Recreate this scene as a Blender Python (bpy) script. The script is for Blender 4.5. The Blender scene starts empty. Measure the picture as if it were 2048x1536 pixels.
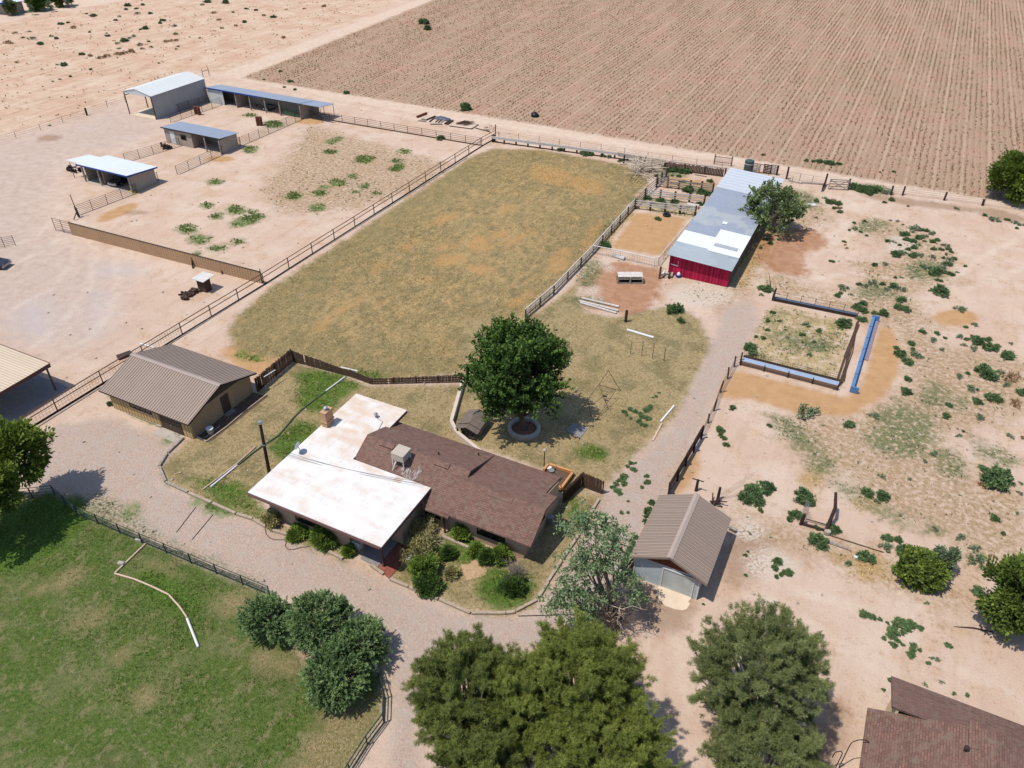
import bpy, math, random
import numpy as np
from mathutils import Vector, Matrix
random.seed(7); RNG = np.random.default_rng(7)
sc = bpy.context.scene
COL = sc.collection
PI = math.pi

# ---------------------------------------------------------------- camera geometry
# The yard is laid out on a metre grid: +X and +Y follow the fences, the camera hovers 47 m above the origin.
H, FPX = 47.0, 1541.96
_p, _r, _y = math.radians(36.3686), math.radians(0.2771), math.radians(26.35)
_F = np.array([0, math.cos(_p), -math.sin(_p)]); _u = np.array([0, math.sin(_p), math.cos(_p)]); _x = np.array([1., 0, 0])
_X = math.cos(_r)*_x + math.sin(_r)*_u; _U = -math.sin(_r)*_x + math.cos(_r)*_u
_R = np.array([[math.cos(_y), -math.sin(_y), 0], [math.sin(_y), math.cos(_y), 0], [0, 0, 1]])
CF, CX, CU = _R@_F, _R@_X, _R@_U
def g(u, v, z=0.0):
    """survey reading (sheet units 0-2048 x 0-1536) -> ground point at height z"""
    d = CF*FPX + CX*(u-1024) - CU*(v-768)
    t = (z-H)/d[2]
    return (float(d[0]*t), float(d[1]*t), float(z))
def gz(ox, oy, s):
    """readings taken on an enlarged sheet"""
    return lambda x, y, z=0.0: g(ox+x/s, oy+y/s, z)
def depth(p): return float((np.array(p)-np.array([0, 0, H]))@CF)
cam = bpy.data.cameras.new('camera'); camo = bpy.data.objects.new('camera', cam); COL.objects.link(camo)
M = Matrix([[CX[0], CU[0], -CF[0], 0], [CX[1], CU[1], -CF[1], 0], [CX[2], CU[2], -CF[2], H], [0, 0, 0, 1]])
camo.matrix_world = M
cam.sensor_fit = 'HORIZONTAL'; cam.sensor_width = 36; cam.lens = 36*FPX/2048
cam.clip_start = 0.5; cam.clip_end = 3000
sc.camera = camo

# ---------------------------------------------------------------- mesh building
ORI = {}
class MB:
    def __init__(s): s.v = []; s.f = []
    def add(s, vs, fs):
        o = len(s.v); s.v += [tuple(map(float, v)) for v in vs]; s.f += [tuple(i+o for i in f) for f in fs]; return s
    def box(s, x0, x1, y0, y1, z0, z1):
        return s.add([(x0,y0,z0),(x1,y0,z0),(x1,y1,z0),(x0,y1,z0),(x0,y0,z1),(x1,y0,z1),(x1,y1,z1),(x0,y1,z1)],
                     [(3,2,1,0),(4,5,6,7),(0,1,5,4),(1,2,6,5),(2,3,7,6),(3,0,4,7)])
    def rbox(s, c, sx, sy, sz, rz=0.0, tilt=0.0):
        m = Matrix.Translation(c) @ Matrix.Rotation(rz, 4, 'Z') @ Matrix.Rotation(tilt, 4, 'Y')
        P = [m@Vector((a*sx/2, b*sy/2, cc*sz/2)) for cc in (-1, 1) for a, b in ((-1,-1),(1,-1),(1,1),(-1,1))]
        return s.add(P, [(3,2,1,0),(4,5,6,7),(0,1,5,4),(1,2,6,5),(2,3,7,6),(3,0,4,7)])
    def beam(s, a, b, w, h):
        a, b = Vector(a), Vector(b); d = (b-a)
        if d.length < 1e-6: return s
        d.normalize(); up = Vector((0,0,1)) if abs(d.z) < .95 else Vector((0,1,0))
        sd = d.cross(up).normalized(); u2 = sd.cross(d)
        P = []
        for q in (a, b):
            for i, j in ((-1,-1),(1,-1),(1,1),(-1,1)): P.append(q+sd*(i*w/2)+u2*(j*h/2))
        return s.add(P, [(3,2,1,0),(4,5,6,7),(0,1,5,4),(1,2,6,5),(2,3,7,6),(3,0,4,7)])
    def tube(s, pts, r, n=6, cap=True):
        pts = [Vector(p) for p in pts]; N = len(pts)
        rs = r if isinstance(r, (list, tuple)) else [r]*N
        V = []; Fc = []
        for i, p in enumerate(pts):
            d = (pts[min(i+1, N-1)]-pts[max(i-1, 0)])
            d = d.normalized() if d.length > 1e-9 else Vector((0,0,1))
            up = Vector((0,0,1)) if abs(d.z) < .9 else Vector((1,0,0))
            a = d.cross(up).normalized(); b = a.cross(d)
            for k in range(n):
                t = 2*PI*k/n; V.append(p+(a*math.cos(t)+b*math.sin(t))*rs[i])
        for i in range(N-1):
            for k in range(n):
                Fc.append((i*n+k, i*n+(k+1)%n, (i+1)*n+(k+1)%n, (i+1)*n+k))
        if cap: Fc.append(tuple(range(n-1, -1, -1))); Fc.append(tuple(range((N-1)*n, N*n)))
        return s.add(V, Fc)
    def cyl(s, c, r, h, n=12, r2=None):
        x, y, z = c; return s.tube([(x,y,z),(x,y,z+h)], [r, r if r2 is None else r2], n)
    def prism(s, poly, z0, z1):
        n = len(poly)
        return s.add([(x,y,z0) for x,y in poly]+[(x,y,z1) for x,y in poly],
                     [tuple(range(n-1,-1,-1)), tuple(range(n,2*n))]+[(i,(i+1)%n,n+(i+1)%n,n+i) for i in range(n)])
    def slab(s, q, t):
        n = len(q)
        return s.add([tuple(p) for p in q]+[(p[0],p[1],p[2]-t) for p in q],
                     [tuple(range(n)), tuple(range(2*n-1,n-1,-1))]+[(i,n+i,n+(i+1)%n,(i+1)%n) for i in range(n)])
    def poly(s, P): return s.add(P, [tuple(range(len(P)))])
    def xprism(s, yz, x0, x1):
        n = len(yz)
        return s.add([(x0,y,z) for y,z in yz]+[(x1,y,z) for y,z in yz],
                     [tuple(range(n-1,-1,-1)), tuple(range(n,2*n))]+[(i,(i+1)%n,n+(i+1)%n,n+i) for i in range(n)])
    def yprism(s, xz, y0, y1):
        n = len(xz)
        return s.add([(x,y0,z) for x,z in xz]+[(x,y1,z) for x,z in xz],
                     [tuple(range(n)), tuple(range(2*n-1,n-1,-1))]+[(i,n+i,n+(i+1)%n,(i+1)%n) for i in range(n)])
def tag(o, label=None, cat=None, group=None, kind=None):
    if label: o['label'] = label
    if cat: o['category'] = cat
    if group: o['group'] = group
    if kind: o['kind'] = kind
    return o
def empty(name, loc, label, cat, group=None):
    o = bpy.data.objects.new(name, None); COL.objects.link(o); o.location = loc; o.empty_display_size = .3
    ORI[o.name] = Vector(loc)
    return tag(o, label, cat, group)
def fixn(me):
    import bmesh
    bm = bmesh.new(); bm.from_mesh(me); bmesh.ops.recalc_face_normals(bm, faces=bm.faces); bm.to_mesh(me); bm.free()
def obj(name, mb, mat, parent=None, label=None, cat=None, group=None, kind=None, smooth=False, loc=None):
    """mb is in world coordinates; becomes one mesh object (a child when parent is given)"""
    me = bpy.data.meshes.new(name)
    if parent is not None: o0 = ORI[parent.name]
    elif loc is not None: o0 = Vector(loc)
    else:
        a = np.array(mb.v); o0 = Vector((float(a[:,0].mean()), float(a[:,1].mean()), float(a[:,2].min())))
        if kind: o0 = Vector((0,0,0))
    me.from_pydata([(x-o0.x, y-o0.y, z-o0.z) for x,y,z in mb.v], [], mb.f)
    fixn(me)
    if smooth: me.shade_smooth()
    me.materials.append(mat)
    o = bpy.data.objects.new(name, me); COL.objects.link(o)
    if parent is not None: o.parent = parent; ORI[o.name] = o0
    else: o.location = o0; ORI[o.name] = o0
    return tag(o, label, cat, group, kind)
def copy_tree(o, parent=None):
    c = o.copy(); COL.objects.link(c)
    if parent is not None: c.parent = parent
    for ch in list(o.children): copy_tree(ch, c)
    return c

# ---------------------------------------------------------------- materials
def lin(c): return tuple((v/12.92 if v <= .04045 else ((v+.055)/1.055)**2.4) for v in c)
K = 1/1.78
def S(r, gg, b, k=None):
    """how bright a thing looks in the noon sun (0-255) -> its real albedo"""
    k = K if k is None else k
    return tuple(min(.85, v*k) for v in lin((r/255, gg/255, b/255)))+(1.0,)
class NT:
    def __init__(s, name):
        s.m = bpy.data.materials.new(name); s.m.use_nodes = True; s.t = s.m.node_tree
        s.b = s.t.nodes['Principled BSDF']; s.b.inputs['Roughness'].default_value = .9
        s.b.inputs['Specular IOR Level'].default_value = .25
    def n(s, typ, **kw):
        nd = s.t.nodes.new(typ)
        for k, v in kw.items(): setattr(nd, k, v)
        return nd
    def set(s, sock, v):
        if v is None: return
        if isinstance(v, bpy.types.NodeSocket): s.t.links.new(v, sock)
        elif isinstance(v, (tuple, list)) and sock.type == 'VECTOR': sock.default_value = v[:3]
        else: sock.default_value = v
    def pos(s): return s.n('ShaderNodeNewGeometry').outputs['Position']
    def oc(s): return s.n('ShaderNodeTexCoord').outputs['Object']
    def noise(s, vec, scale, detail=3.0, rough=.55, col=False):
        nd = s.n('ShaderNodeTexNoise'); s.set(nd.inputs['Vector'], vec)
        nd.inputs['Scale'].default_value = scale; nd.inputs['Detail'].default_value = detail; nd.inputs['Roughness'].default_value = rough
        return nd.outputs['Color' if col else 'Fac']
    def vor(s, vec, scale, out='Color', feature='F1'):
        nd = s.n('ShaderNodeTexVoronoi', feature=feature); s.set(nd.inputs['Vector'], vec); nd.inputs['Scale'].default_value = scale
        return nd.outputs[out]
    def mth(s, op, a, b=0.0, c=0.0, clamp=False):
        nd = s.n('ShaderNodeMath', operation=op, use_clamp=clamp)
        s.set(nd.inputs[0], a); s.set(nd.inputs[1], b); s.set(nd.inputs[2], c); return nd.outputs[0]
    def rng(s, v, a, b, c=0.0, d=1.0, smooth=True):
        nd = s.n('ShaderNodeMapRange', interpolation_type='SMOOTHSTEP' if smooth else 'LINEAR')
        s.set(nd.inputs[0], v); s.set(nd.inputs[1], a); s.set(nd.inputs[2], b); s.set(nd.inputs[3], c); s.set(nd.inputs[4], d); return nd.outputs[0]
    def mix(s, f, a, b, mode='MIX'):
        nd = s.n('ShaderNodeMix', data_type='RGBA', blend_type=mode)
        s.set(nd.inputs[0], f); s.set(nd.inputs[6], a); s.set(nd.inputs[7], b); return nd.outputs[2]
    def map(s, vec, sc_=(1,1,1), rot=(0,0,0), loc=(0,0,0)):
        nd = s.n('ShaderNodeMapping'); s.set(nd.inputs[0], vec); nd.inputs['Scale'].default_value = sc_; nd.inputs['Rotation'].default_value = rot; nd.inputs['Location'].default_value = loc
        return nd.outputs[0]
    def sep(s, v):
        nd = s.n('ShaderNodeSeparateXYZ'); s.set(nd.inputs[0], v); return nd.outputs
    def attr(s, name): return s.n('ShaderNodeAttribute', attribute_name=name).outputs['Fac']
    def bump(s, h, strength=.4, dist=.05):
        nd = s.n('ShaderNodeBump'); s.set(nd.inputs['Height'], h); nd.inputs['Strength'].default_value = strength; nd.inputs['Distance'].default_value = dist
        s.t.links.new(nd.outputs[0], s.b.inputs['Normal'])
    def base(s, c): s.set(s.b.inputs['Base Color'], c); return s
    def rough(s, v): s.set(s.b.inputs['Roughness'], v); return s
    def metal(s, v): s.set(s.b.inputs['Metallic'], v); return s
    def scale(s, c, f):  # c * f (f socket or float)
        nd = s.n('ShaderNodeVectorMath', operation='SCALE'); s.set(nd.inputs[0], c); s.set(nd.inputs['Scale'], f); return nd.outputs[0]
def plain(name, c, var=.18, scale=3.0, rough=.85, metal=0.0, bump=.15, c2=None, spec=None):
    t = NT(name); p = t.pos(); f = t.noise(p, scale, 4)
    f2 = t.noise(p, scale*9, 2)
    ff = t.mth('ADD', t.mth('MULTIPLY', f, .65), t.mth('MULTIPLY', f2, .35))
    ff = t.rng(ff, .3, .7)
    a = tuple(v*(1-var) for v in c[:3])+(1,); b = c2 if c2 else tuple(min(.9, v*(1+var)) for v in c[:3])+(1,)
    t.base(t.mix(ff, a, b)).rough(rough).metal(metal)
    if spec is not None: t.b.inputs['Specular IOR Level'].default_value = spec
    if bump: t.bump(f2, bump, .02)
    return t.m
def ribbed(name, c, axis, period, line=.16, dark=.55, rough=.55, metal=.0, var=.1, bump=.8, patch=None, wear=None, dist=.04):
    """sheet metal with standing ribs every `period` metres along `axis`"""
    t = NT(name); p = t.pos(); x = t.sep(p)['XYZ'.index(axis)]
    fr = t.mth('FRACT', t.mth('DIVIDE', x, period))
    tri = t.mth('ABSOLUTE', t.mth('SUBTRACT', fr, .5))
    ln = t.rng(tri, .5-line, .5-line*.35)
    cell = t.mth('FLOOR', t.mth('DIVIDE', x, period*3))
    wn = t.n('ShaderNodeTexWhiteNoise', noise_dimensions='1D'); t.set(wn.inputs['W'], cell)
    n = t.noise(p, .8, 4); n2 = t.noise(p, 6, 2)
    f = t.mth('ADD', t.mth('MULTIPLY', wn.outputs['Value'], .35), t.mth('ADD', t.mth('MULTIPLY', n, .45), t.mth('MULTIPLY', n2, .2)))
    col = t.mix(t.rng(f, .25, .75), tuple(v*(1-var) for v in c[:3])+(1,), tuple(min(.9, v*(1+var)) for v in c[:3])+(1,))
    if patch is not None:
        col = t.mix(t.rng(t.noise(p, .22, 3), .52, .6), col, patch)
    if wear is not None:
        col = t.mix(t.mth('MULTIPLY', t.rng(t.noise(t.map(p, (3,3,.6)), 1.5, 5), .55, .7), .7), col, wear)
    dk = tuple(v*dark for v in c[:3])+(1,)
    t.base(t.mix(ln, col, dk)).rough(rough).metal(metal); t.bump(t.mth('SUBTRACT', 1.0, ln), bump, dist)
    return t.m
def planks(name, c, axis, period=.15, var=.35, rough=.9, gap=.06, streak=True, c2=None):
    t = NT(name); p = t.pos(); x = t.sep(p)['XYZ'.index(axis)]
    q = t.mth('DIVIDE', x, period)
    wn = t.n('ShaderNodeTexWhiteNoise', noise_dimensions='1D'); t.set(wn.inputs['W'], t.mth('FLOOR', q))
    fr = t.mth('ABSOLUTE', t.mth('SUBTRACT', t.mth('FRACT', q), .5))
    ln = t.rng(fr, .5-gap, .5-gap*.3)
    st = t.noise(t.map(p, (9, 9, 1.2)), 1.0, 4)
    f = t.mth('ADD', t.mth('MULTIPLY', wn.outputs['Value'], .6), t.mth('MULTIPLY', st, .5))
    b = c2 if c2 else tuple(min(.9, v*(1+var)) for v in c[:3])+(1,)
    col = t.mix(t.rng(f, .2, .9), tuple(v*(1-var) for v in c[:3])+(1,), b)
    t.base(t.mix(ln, col, tuple(v*.3 for v in c[:3])+(1,))).rough(rough); t.bump(t.mth('ADD', t.mth('MULTIPLY', t.mth('SUBTRACT', 1.0, ln), 1.0), t.mth('MULTIPLY', st, .3)), .5, .03)
    return t.m
LG = 1.7
def leafmat(name, dark, light, trans=.25, third=None):
    t = NT(name); a = t.attr('tint'); dark = tuple(v*LG for v in dark[:3])+(1,); light = tuple(v*LG for v in light[:3])+(1,)
    col = t.mix(a, dark, light)
    if third is not None:
        p = t.pos(); col = t.mix(t.rng(t.noise(p, .9, 3), .52, .68), col, third)
    t.base(col).rough(.75); t.b.inputs['Specular IOR Level'].default_value = .2
    tr = t.n('ShaderNodeBsdfTranslucent'); t.set(tr.inputs['Color'], t.mix(.5, col, light))
    ms = t.n('ShaderNodeMixShader'); ms.inputs[0].default_value = trans
    t.t.links.new(t.b.outputs[0], ms.inputs[1]); t.t.links.new(tr.outputs[0], ms.inputs[2])
    t.t.links.new(ms.outputs[0], t.t.nodes['Material Output'].inputs['Surface'])
    return t.m
def shingles(name, a, b, c, w=.33, h=.145, ax='XY'):
    t = NT(name); p = t.pos()
    if ax == 'YX': p = t.map(p, (1,1,1), (0,0,PI/2))
    nd = t.n('ShaderNodeTexBrick'); t.set(nd.inputs['Vector'], p); nd.offset = .37
    nd.inputs['Color1'].default_value = a; nd.inputs['Color2'].default_value = b
    nd.inputs['Mortar'].default_value = tuple(v*.55 for v in a[:3])+(1,)
    nd.inputs['Scale'].default_value = 1.0; nd.inputs['Brick Width'].default_value = w; nd.inputs['Row Height'].default_value = h
    nd.inputs['Mortar Size'].default_value = .012; nd.inputs['Bias'].default_value = -.1
    n = t.noise(p, 2.2, 4); n2 = t.noise(p, .35, 3)
    col = t.mix(t.rng(n, .45, .7), nd.outputs['Color'], c)
    col = t.mix(t.mth('MULTIPLY', t.rng(n2, .35, .65), .35), col, tuple(v*.75 for v in b[:3])+(1,))
    t.base(col).rough(.95); t.bump(t.mth('ADD', nd.outputs['Fac'], t.noise(p, 30, 2)), .5, .015)
    return t.m

MT = {}
MT['stucco'] = plain('stucco', S(204,172,142), .07, 1.2, .95, bump=.2)
MT['stucco_cream'] = plain('stucco_cream', S(240,220,175), .05, 1.2, .95)
def white_roof():
    t = NT('white_roof_coating'); p = t.pos()
    n = t.noise(p, .55, 6, .62); n2 = t.noise(t.map(p, (.35,1.6,1)), .8, 5)
    yy = t.sep(p)[1]
    more = t.rng(yy, 35.0, 40.5, 0.0, .13)
    f = t.rng(t.mth('ADD', t.mth('ADD', t.mth('MULTIPLY', n, .6), t.mth('MULTIPLY', n2, .4)), more), .44, .74)
    col = t.mix(t.mth('MULTIPLY', f, .8), S(247,244,239), S(228,196,164))
    f3 = t.rng(t.noise(t.map(p, (1.6,.5,1), (0,0,.2)), 2.2, 6, .65), .55, .74)
    col = t.mix(t.mth('MULTIPLY', f3, .4), col, S(206,182,166))
    t.base(col).rough(.8); t.bump(t.noise(p, 5, 3), .1, .02); return t.m
MT['white_roof'] = white_roof()
MT['shingle'] = shingles('brown_shingle', S(124,94,82), S(154,116,102), S(136,114,100))
MT['shingle_side'] = shingles('brown_shingle_side', S(124,94,82), S(154,116,102), S(136,114,100), ax='YX')
MT['shingle_grey'] = shingles('grey_shingle', S(128,112,102), S(150,134,122), S(116,104,98))
MT['fascia'] = plain('fascia_brown', S(112,78,72), .12, 2)
MT['fascia_dark'] = plain('fascia_dark', S(70,52,48), .15, 2)
MT['glass'] = plain('window_glass', S(28,34,34), .3, 2, .08, bump=0, spec=.6)
MT['frame_dark'] = plain('window_frame_dark', S(52,46,42), .1, 4, .6)
MT['concrete'] = plain('concrete', S(196,184,170), .1, 1.5, .95)
MT['concrete_pale'] = plain('concrete_pale', S(236,214,186), .08, 1.2, .95)
MT['concrete_grey'] = plain('concrete_grey', S(150,144,142), .12, 1.5, .95)
MT['brick_tan'] = plain('chimney_stucco', S(214,166,128), .08, 2, .95)
MT['metal_grey'] = plain('galvanised', S(180,184,186), .15, 3, .45, .5)
MT['white_paint'] = plain('white_paint', S(240,240,236), .05, 3, .6)
MT['cooler'] = plain('cooler_housing', S(204,190,172), .06, 2, .7)
MT['rust_pipe'] = plain('rusty_pipe', S(118,86,70), .3, 2.5, .9)
MT['dark_pipe'] = plain('dark_pipe', S(74,62,56), .25, 2.5, .85)
MT['wire'] = plain('wire', S(92,82,74), .2, 2, .7)
MT['green_black'] = plain('dark_green_paint', S(44,62,56), .2, 3, .6)
MT['green_paint'] = plain('green_paint', S(70,140,70), .2, 3, .6)
MT['blue_paint'] = plain('blue_paint', S(96,140,186), .12, 1.5, .5)
MT['blue_dark'] = plain('blue_trim', S(34,70,150), .12, 2, .5)
MT['wood_grey'] = plain('weathered_wood', S(164,150,136), .3, 5, .95, c2=S(196,184,170))
MT['wood_white'] = plain('whitewashed_rail', S(214,202,190), .16, 5, .9, c2=S(240,232,222))
MT['wood_brown'] = plain('brown_wood', S(92,70,56), .35, 5, .95)
MT['wood_dark'] = plain('dark_wood', S(66,50,44), .35, 5, .95)
MT['timber'] = plain('landscape_timber', S(188,168,146), .25, 6, .95)
MT['cedar'] = plain('new_lumber', S(222,160,100), .14, 5, .8)
MT['bark'] = plain('bark', S(112,92,76), .3, 6, .95)
MT['bark_pale'] = plain('pale_bark', S(176,160,144), .25, 6, .95)
MT['dead_wood'] = plain('dead_branch', S(220,200,176), .25, 5, .95)
MT['twig_grey'] = plain('grey_twig', S(134,112,102), .25, 5, .95)
MT['rubber'] = plain('rubber', S(38,36,38), .2, 4, .8)
MT['black_plastic'] = plain('black_plastic', S(30,32,36), .2, 3, .5)
MT['pvc'] = plain('pvc', S(246,242,238), .04, 3, .5)
MT['pvc_aged'] = plain('pvc_aged', S(226,196,170), .12, 1.2, .6)
MT['tan_fence'] = ribbed('tan_fence_sheet', S(204,164,124), 'X', .42, .16, .52, .7, var=.08)
MT['brown_roof_y'] = ribbed('brown_metal_roof', S(176,155,138), 'X', .305, .13, .42, .5, var=.05)  # dark rib lines put the seam shadows into the colour
MT['brown_roof_x'] = ribbed('brown_metal_roof_garage', S(182,160,143), 'Y', .305, .11, .48, .5, var=.05)  # seam shadows drawn as dark rib lines here too
MT['tan_roof'] = ribbed('tan_metal_roof', S(234,210,180), 'Y', .3, .14, .66, .5, var=.05)
MT['siding'] = ribbed('tan_vertical_siding', S(206,174,122), 'X', .42, .17, .42, .9, var=.1, bump=.5)
MT['siding_y'] = ribbed('tan_side_siding', S(184,154,118), 'Y', .42, .06, .82, .9, var=.1, bump=.3)  # darker than the front siding: shade of the end wall in the colour
MT['galv'] = ribbed('galvanised_roof', S(196,202,206), 'X', .6, .1, .86, .55, .0, var=.06, bump=.3)
MT['galv_blue'] = ribbed('blue_grey_roof', S(160,170,186), 'X', .6, .1, .84, .6, .0, var=.06, bump=.3)
MT['white_sheet'] = ribbed('white_roof_sheet', S(238,242,246), 'X', .6, .1, .94, .5, .0, var=.03, bump=.2)
MT['barn_front'] = ribbed('barn_front_sheet', S(186,194,198), 'Y', .66, .1, .84, .5, .0, var=.09, bump=.4, patch=S(176,184,188))
MT['barn_white'] = ribbed('barn_white_sheet', S(248,250,252), 'Y', .66, .05, .97, .5, .0, var=.02, bump=.1)
MT['barn_mid'] = ribbed('barn_grey_sheet', S(164,172,186), 'Y', .66, .08, .9, .6, .0, var=.05, bump=.3, patch=S(186,190,192), wear=S(206,200,190))
MT['barn_far'] = ribbed('barn_pale_sheet', S(216,220,226), 'Y', 1.1, .2, .84, .55, .0, var=.05, bump=.4)
MT['barn_red'] = planks('red_barn_boards', S(176,24,62), 'X', .2, .3, .8, .05, c2=S(226,32,84))
MT['barn_wood'] = planks('barn_side_boards', S(108,84,70), 'Y', .22, .35)
MT['plank_fence_x'] = planks('fence_pickets', S(98,78,66), 'X', .14, .35)
MT['plank_fence_y'] = planks('fence_pickets_side', S(98,78,66), 'Y', .14, .35)
MT['block_wall'] = plain('block_wall', S(186,168,152), .1, 1.5, .95)
MT['metal_wall'] = ribbed('grey_sheet_wall', S(184,182,180), 'Y', .3, .12, .85, .6, .0, var=.06, bump=.3)
MT['white_wall'] = ribbed('white_sheet_wall', S(224,226,224), 'X', .3, .1, .85, .6, .0, var=.06, bump=.3)
MT['garage_siding'] = ribbed('pale_blue_lap_siding', S(206,216,220), 'Z', .17, .1, .7, .8, var=.06, bump=.4, dist=.02)
MT['garage_door'] = plain('garage_door_paint', S(204,204,196), .1, .9, .7, c2=S(216,222,222))
MT['red_brown'] = planks('gable_boards', S(126,70,44), 'X', .14, .3)
MT['olive_brown'] = planks('dark_gable_boards', S(92,80,64), 'Y', .3, .15)
MT['brown_door'] = plain('brown_door', S(84,66,56), .12, 3, .6)
MT['brick_red'] = shingles('red_pavers', S(150,84,66), S(182,108,88), S(166,112,96), .2, .1)
MT['soil'] = plain('soil', S(112,88,72), .25, 4, 1.0)
MT['stone'] = plain('stone', S(186,172,156), .2, 5, .95)
MT['tin'] = plain('old_tin', S(226,222,214), .12, 2, .5)
MT['rust'] = plain('rust', S(128,72,54), .3, 3, .9)
MT['car_dark'] = plain('dark_car_paint', S(44,48,58), .1, 2, .25, bump=0, spec=.5)
MT['chrome'] = plain('chrome', S(190,190,196), .1, 3, .25, .6, bump=0)
MT['hose'] = plain('green_hose', S(92,108,76), .15, 3, .7)
MT['hose_brown'] = plain('brown_hose', S(120,92,74), .15, 3, .7)
MT['trough_wood'] = planks('trough_side', S(132,106,88), 'Z', .16, .3)
MT['rust_red_bed'] = plain('mulch', S(150,106,84), .3, 6, 1.0)
# ---------------------------------------------------------------- ground
def P2(pts, z=0): return [g(u, v)[:2] for u, v in pts]
def sd_poly(X, Y, poly):
    """signed distance, positive inside"""
    px = np.array([p[0] for p in poly]); py = np.array([p[1] for p in poly])
    d = np.full(X.shape, 1e9); inside = np.zeros(X.shape, bool); n = len(poly)
    for i in range(n):
        x0, y0, x1, y1 = px[i], py[i], px[(i+1)%n], py[(i+1)%n]
        ex, ey = x1-x0, y1-y0; L = ex*ex+ey*ey+1e-12
        t = np.clip(((X-x0)*ex+(Y-y0)*ey)/L, 0, 1)
        d = np.minimum(d, (X-x0-ex*t)**2+(Y-y0-ey*t)**2)
        c = ((y0 > Y) != (y1 > Y)) & (X < (x1-x0)*(Y-y0)/(y1-y0+1e-12)+x0); inside ^= c
    d = np.sqrt(d); return np.where(inside, d, -d)
def sd_union(X, Y, polys, clampv=8.0):
    out = np.full(X.shape, -clampv)
    for poly in polys:
        a = np.array(poly); m = (X > a[:,0].min()-clampv)&(X < a[:,0].max()+clampv)&(Y > a[:,1].min()-clampv)&(Y < a[:,1].max()+clampv)
        if m.any(): out[m] = np.maximum(out[m], sd_poly(X[m], Y[m], poly))
    return np.clip(out, -clampv, clampv)
def ell(cx, cy, w, h, rot=0, n=14):
    """blob outline (survey readings): centre, full width/height, rotation"""
    c, s = math.cos(rot), math.sin(rot); out = []
    for k in range(n):
        t = 2*PI*k/n; a, b = w/2*math.cos(t), h/2*math.sin(t); out.append(g(cx+a*c-b*s, cy+a*s+b*c)[:2])
    return out
def ells(ox, oy, s, L): return [ell(ox+e[0]/s, oy+e[1]/s, e[2]/s, e[3]/s, e[4] if len(e) > 4 else 0) for e in L]

PLOW = [(-133, 132.6), (-100, 133.2), (-60, 133.6), (-20, 133.3), (20, 133.0), (90, 133.5), (120, 500), (-168, 500)]
PASTURE = P2([(962,306),(986,297),(1100,302),(1235,328),(1288,348),(1296,368),(1270,396),(1195,488),(1110,578),(1062,636),(960,760),(925,748),(830,757),(735,762),(690,745),(592,712),(540,716),(492,708),(468,690),(455,660),(478,628),(530,585),(620,525),(740,445),(850,375),(940,315)])
YARD = [P2([(1075,628),(1110,600),(1160,560),(1152,600),(1175,628),(1240,636),(1300,620),(1345,610),(1400,640),(1420,690),(1395,745),(1345,840),(1290,890),(1240,940),(1205,975),(1160,985),(1120,950),(990,905),(925,885),(900,855),(925,770),(928,640)]),
        P2([(375,882),(440,845),(510,792),(545,765),(590,725),(650,742),(735,772),(920,770),(905,850),(960,905),(800,850),(715,797),(505,985),(545,1050),(470,1030),(330,965),(322,935)]),
        P2([(785,1158),(800,1090),(880,1060),(1050,1115),(1110,1000),(1150,985),(1205,988),(1160,1080),(1095,1170),(1068,1212),(990,1228),(935,1222),(860,1190)]),
        P2([(545,1045),(620,1075),(700,1105),(690,1125),(600,1085),(530,1055)])]
PENGRASS = [P2([(1530,630),(1560,612),(1700,645),(1690,700),(1672,765),(1600,755),(1490,715),(1500,690)]), P2([(1290,402),(1405,420),(1390,436),(1275,418)])]
LAWN = P2([(-60,1010),(20,992),(105,984),(200,1035),(290,1080),(420,1140),(530,1188),(545,1230),(600,1310),(640,1380),(730,1345),(764,1375),(760,1440),(700,1530),(640,1640),(300,1900),(-500,1900),(-420,1100)])
LAWN_BARE = [P2([(610,1470),(690,1400),(762,1390),(758,1445),(700,1530),(640,1640),(560,1620)])]+[ell(470,1205,70,40), ell(560,1330,90,40,.3), ell(285,1395,60,30,-.7), ell(120,1160,120,24,-.4), ell(180,1240,90,20,-.5), ell(250,1300,60,18,-.6), ell(320,1140,60,14,.4)]
GRAVEL = [P2([(40,880),(120,850),(215,835),(370,884),(318,932),(326,970),(420,1010),(540,1058),(640,1108),(780,1165),(860,1200),(940,1232),(1068,1228),(1105,1172),(1170,1070),(1212,985),(1300,890),(1350,845),(1400,742),(1432,660),(1452,612),(1500,600),(1522,640),(1500,690),(1440,780),(1400,860),(1345,975),(1300,1060),(1262,1120),(1240,1200),(1180,1270),(1000,1330),(840,1420),(850,1600),(760,1600),(790,1440),(790,1330),(700,1230),(500,1180),(290,1078),(110,980),(0,970)])]
ORANGE = [P2([(1272,425),(1375,436),(1330,512),(1222,496)]), P2([(1330,352),(1438,366),(1420,384),(1325,374)]), P2([(1345,385),(1420,395),(1410,405),(1330,395)]),
          P2([(1445,740),(1480,742),(1590,770),(1690,795),(1722,775),(1745,700),(1758,655),(1785,655),(1800,700),(1796,750),(1760,800),(1700,832),(1600,828),(1500,798),(1430,796)]),
          ell(1912,636,90,34), P2([(1330,960),(1372,900),(1400,905),(1395,950),(1350,1000)]), ell(235,425,90,20,-.4), ell(440,318,60,12), ell(620,243,60,12),
          P2([(560,708),(470,690),(440,700),(470,735),(520,752),(560,740)])]
REDDIRT = [P2([(1165,560),(1200,530),(1232,520),(1330,540),(1325,575),(1290,628),(1250,632),(1175,608)]), ell(1560,515,120,60,.5), ell(1600,480,110,50)]
GREYLOT = [P2([(-80,300),(60,268),(230,215),(300,225),(330,262),(240,300),(140,315),(120,380),(100,420),(110,470),(225,540),(245,620),(215,690),(120,720),(0,690),(-120,640)])]
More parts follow.
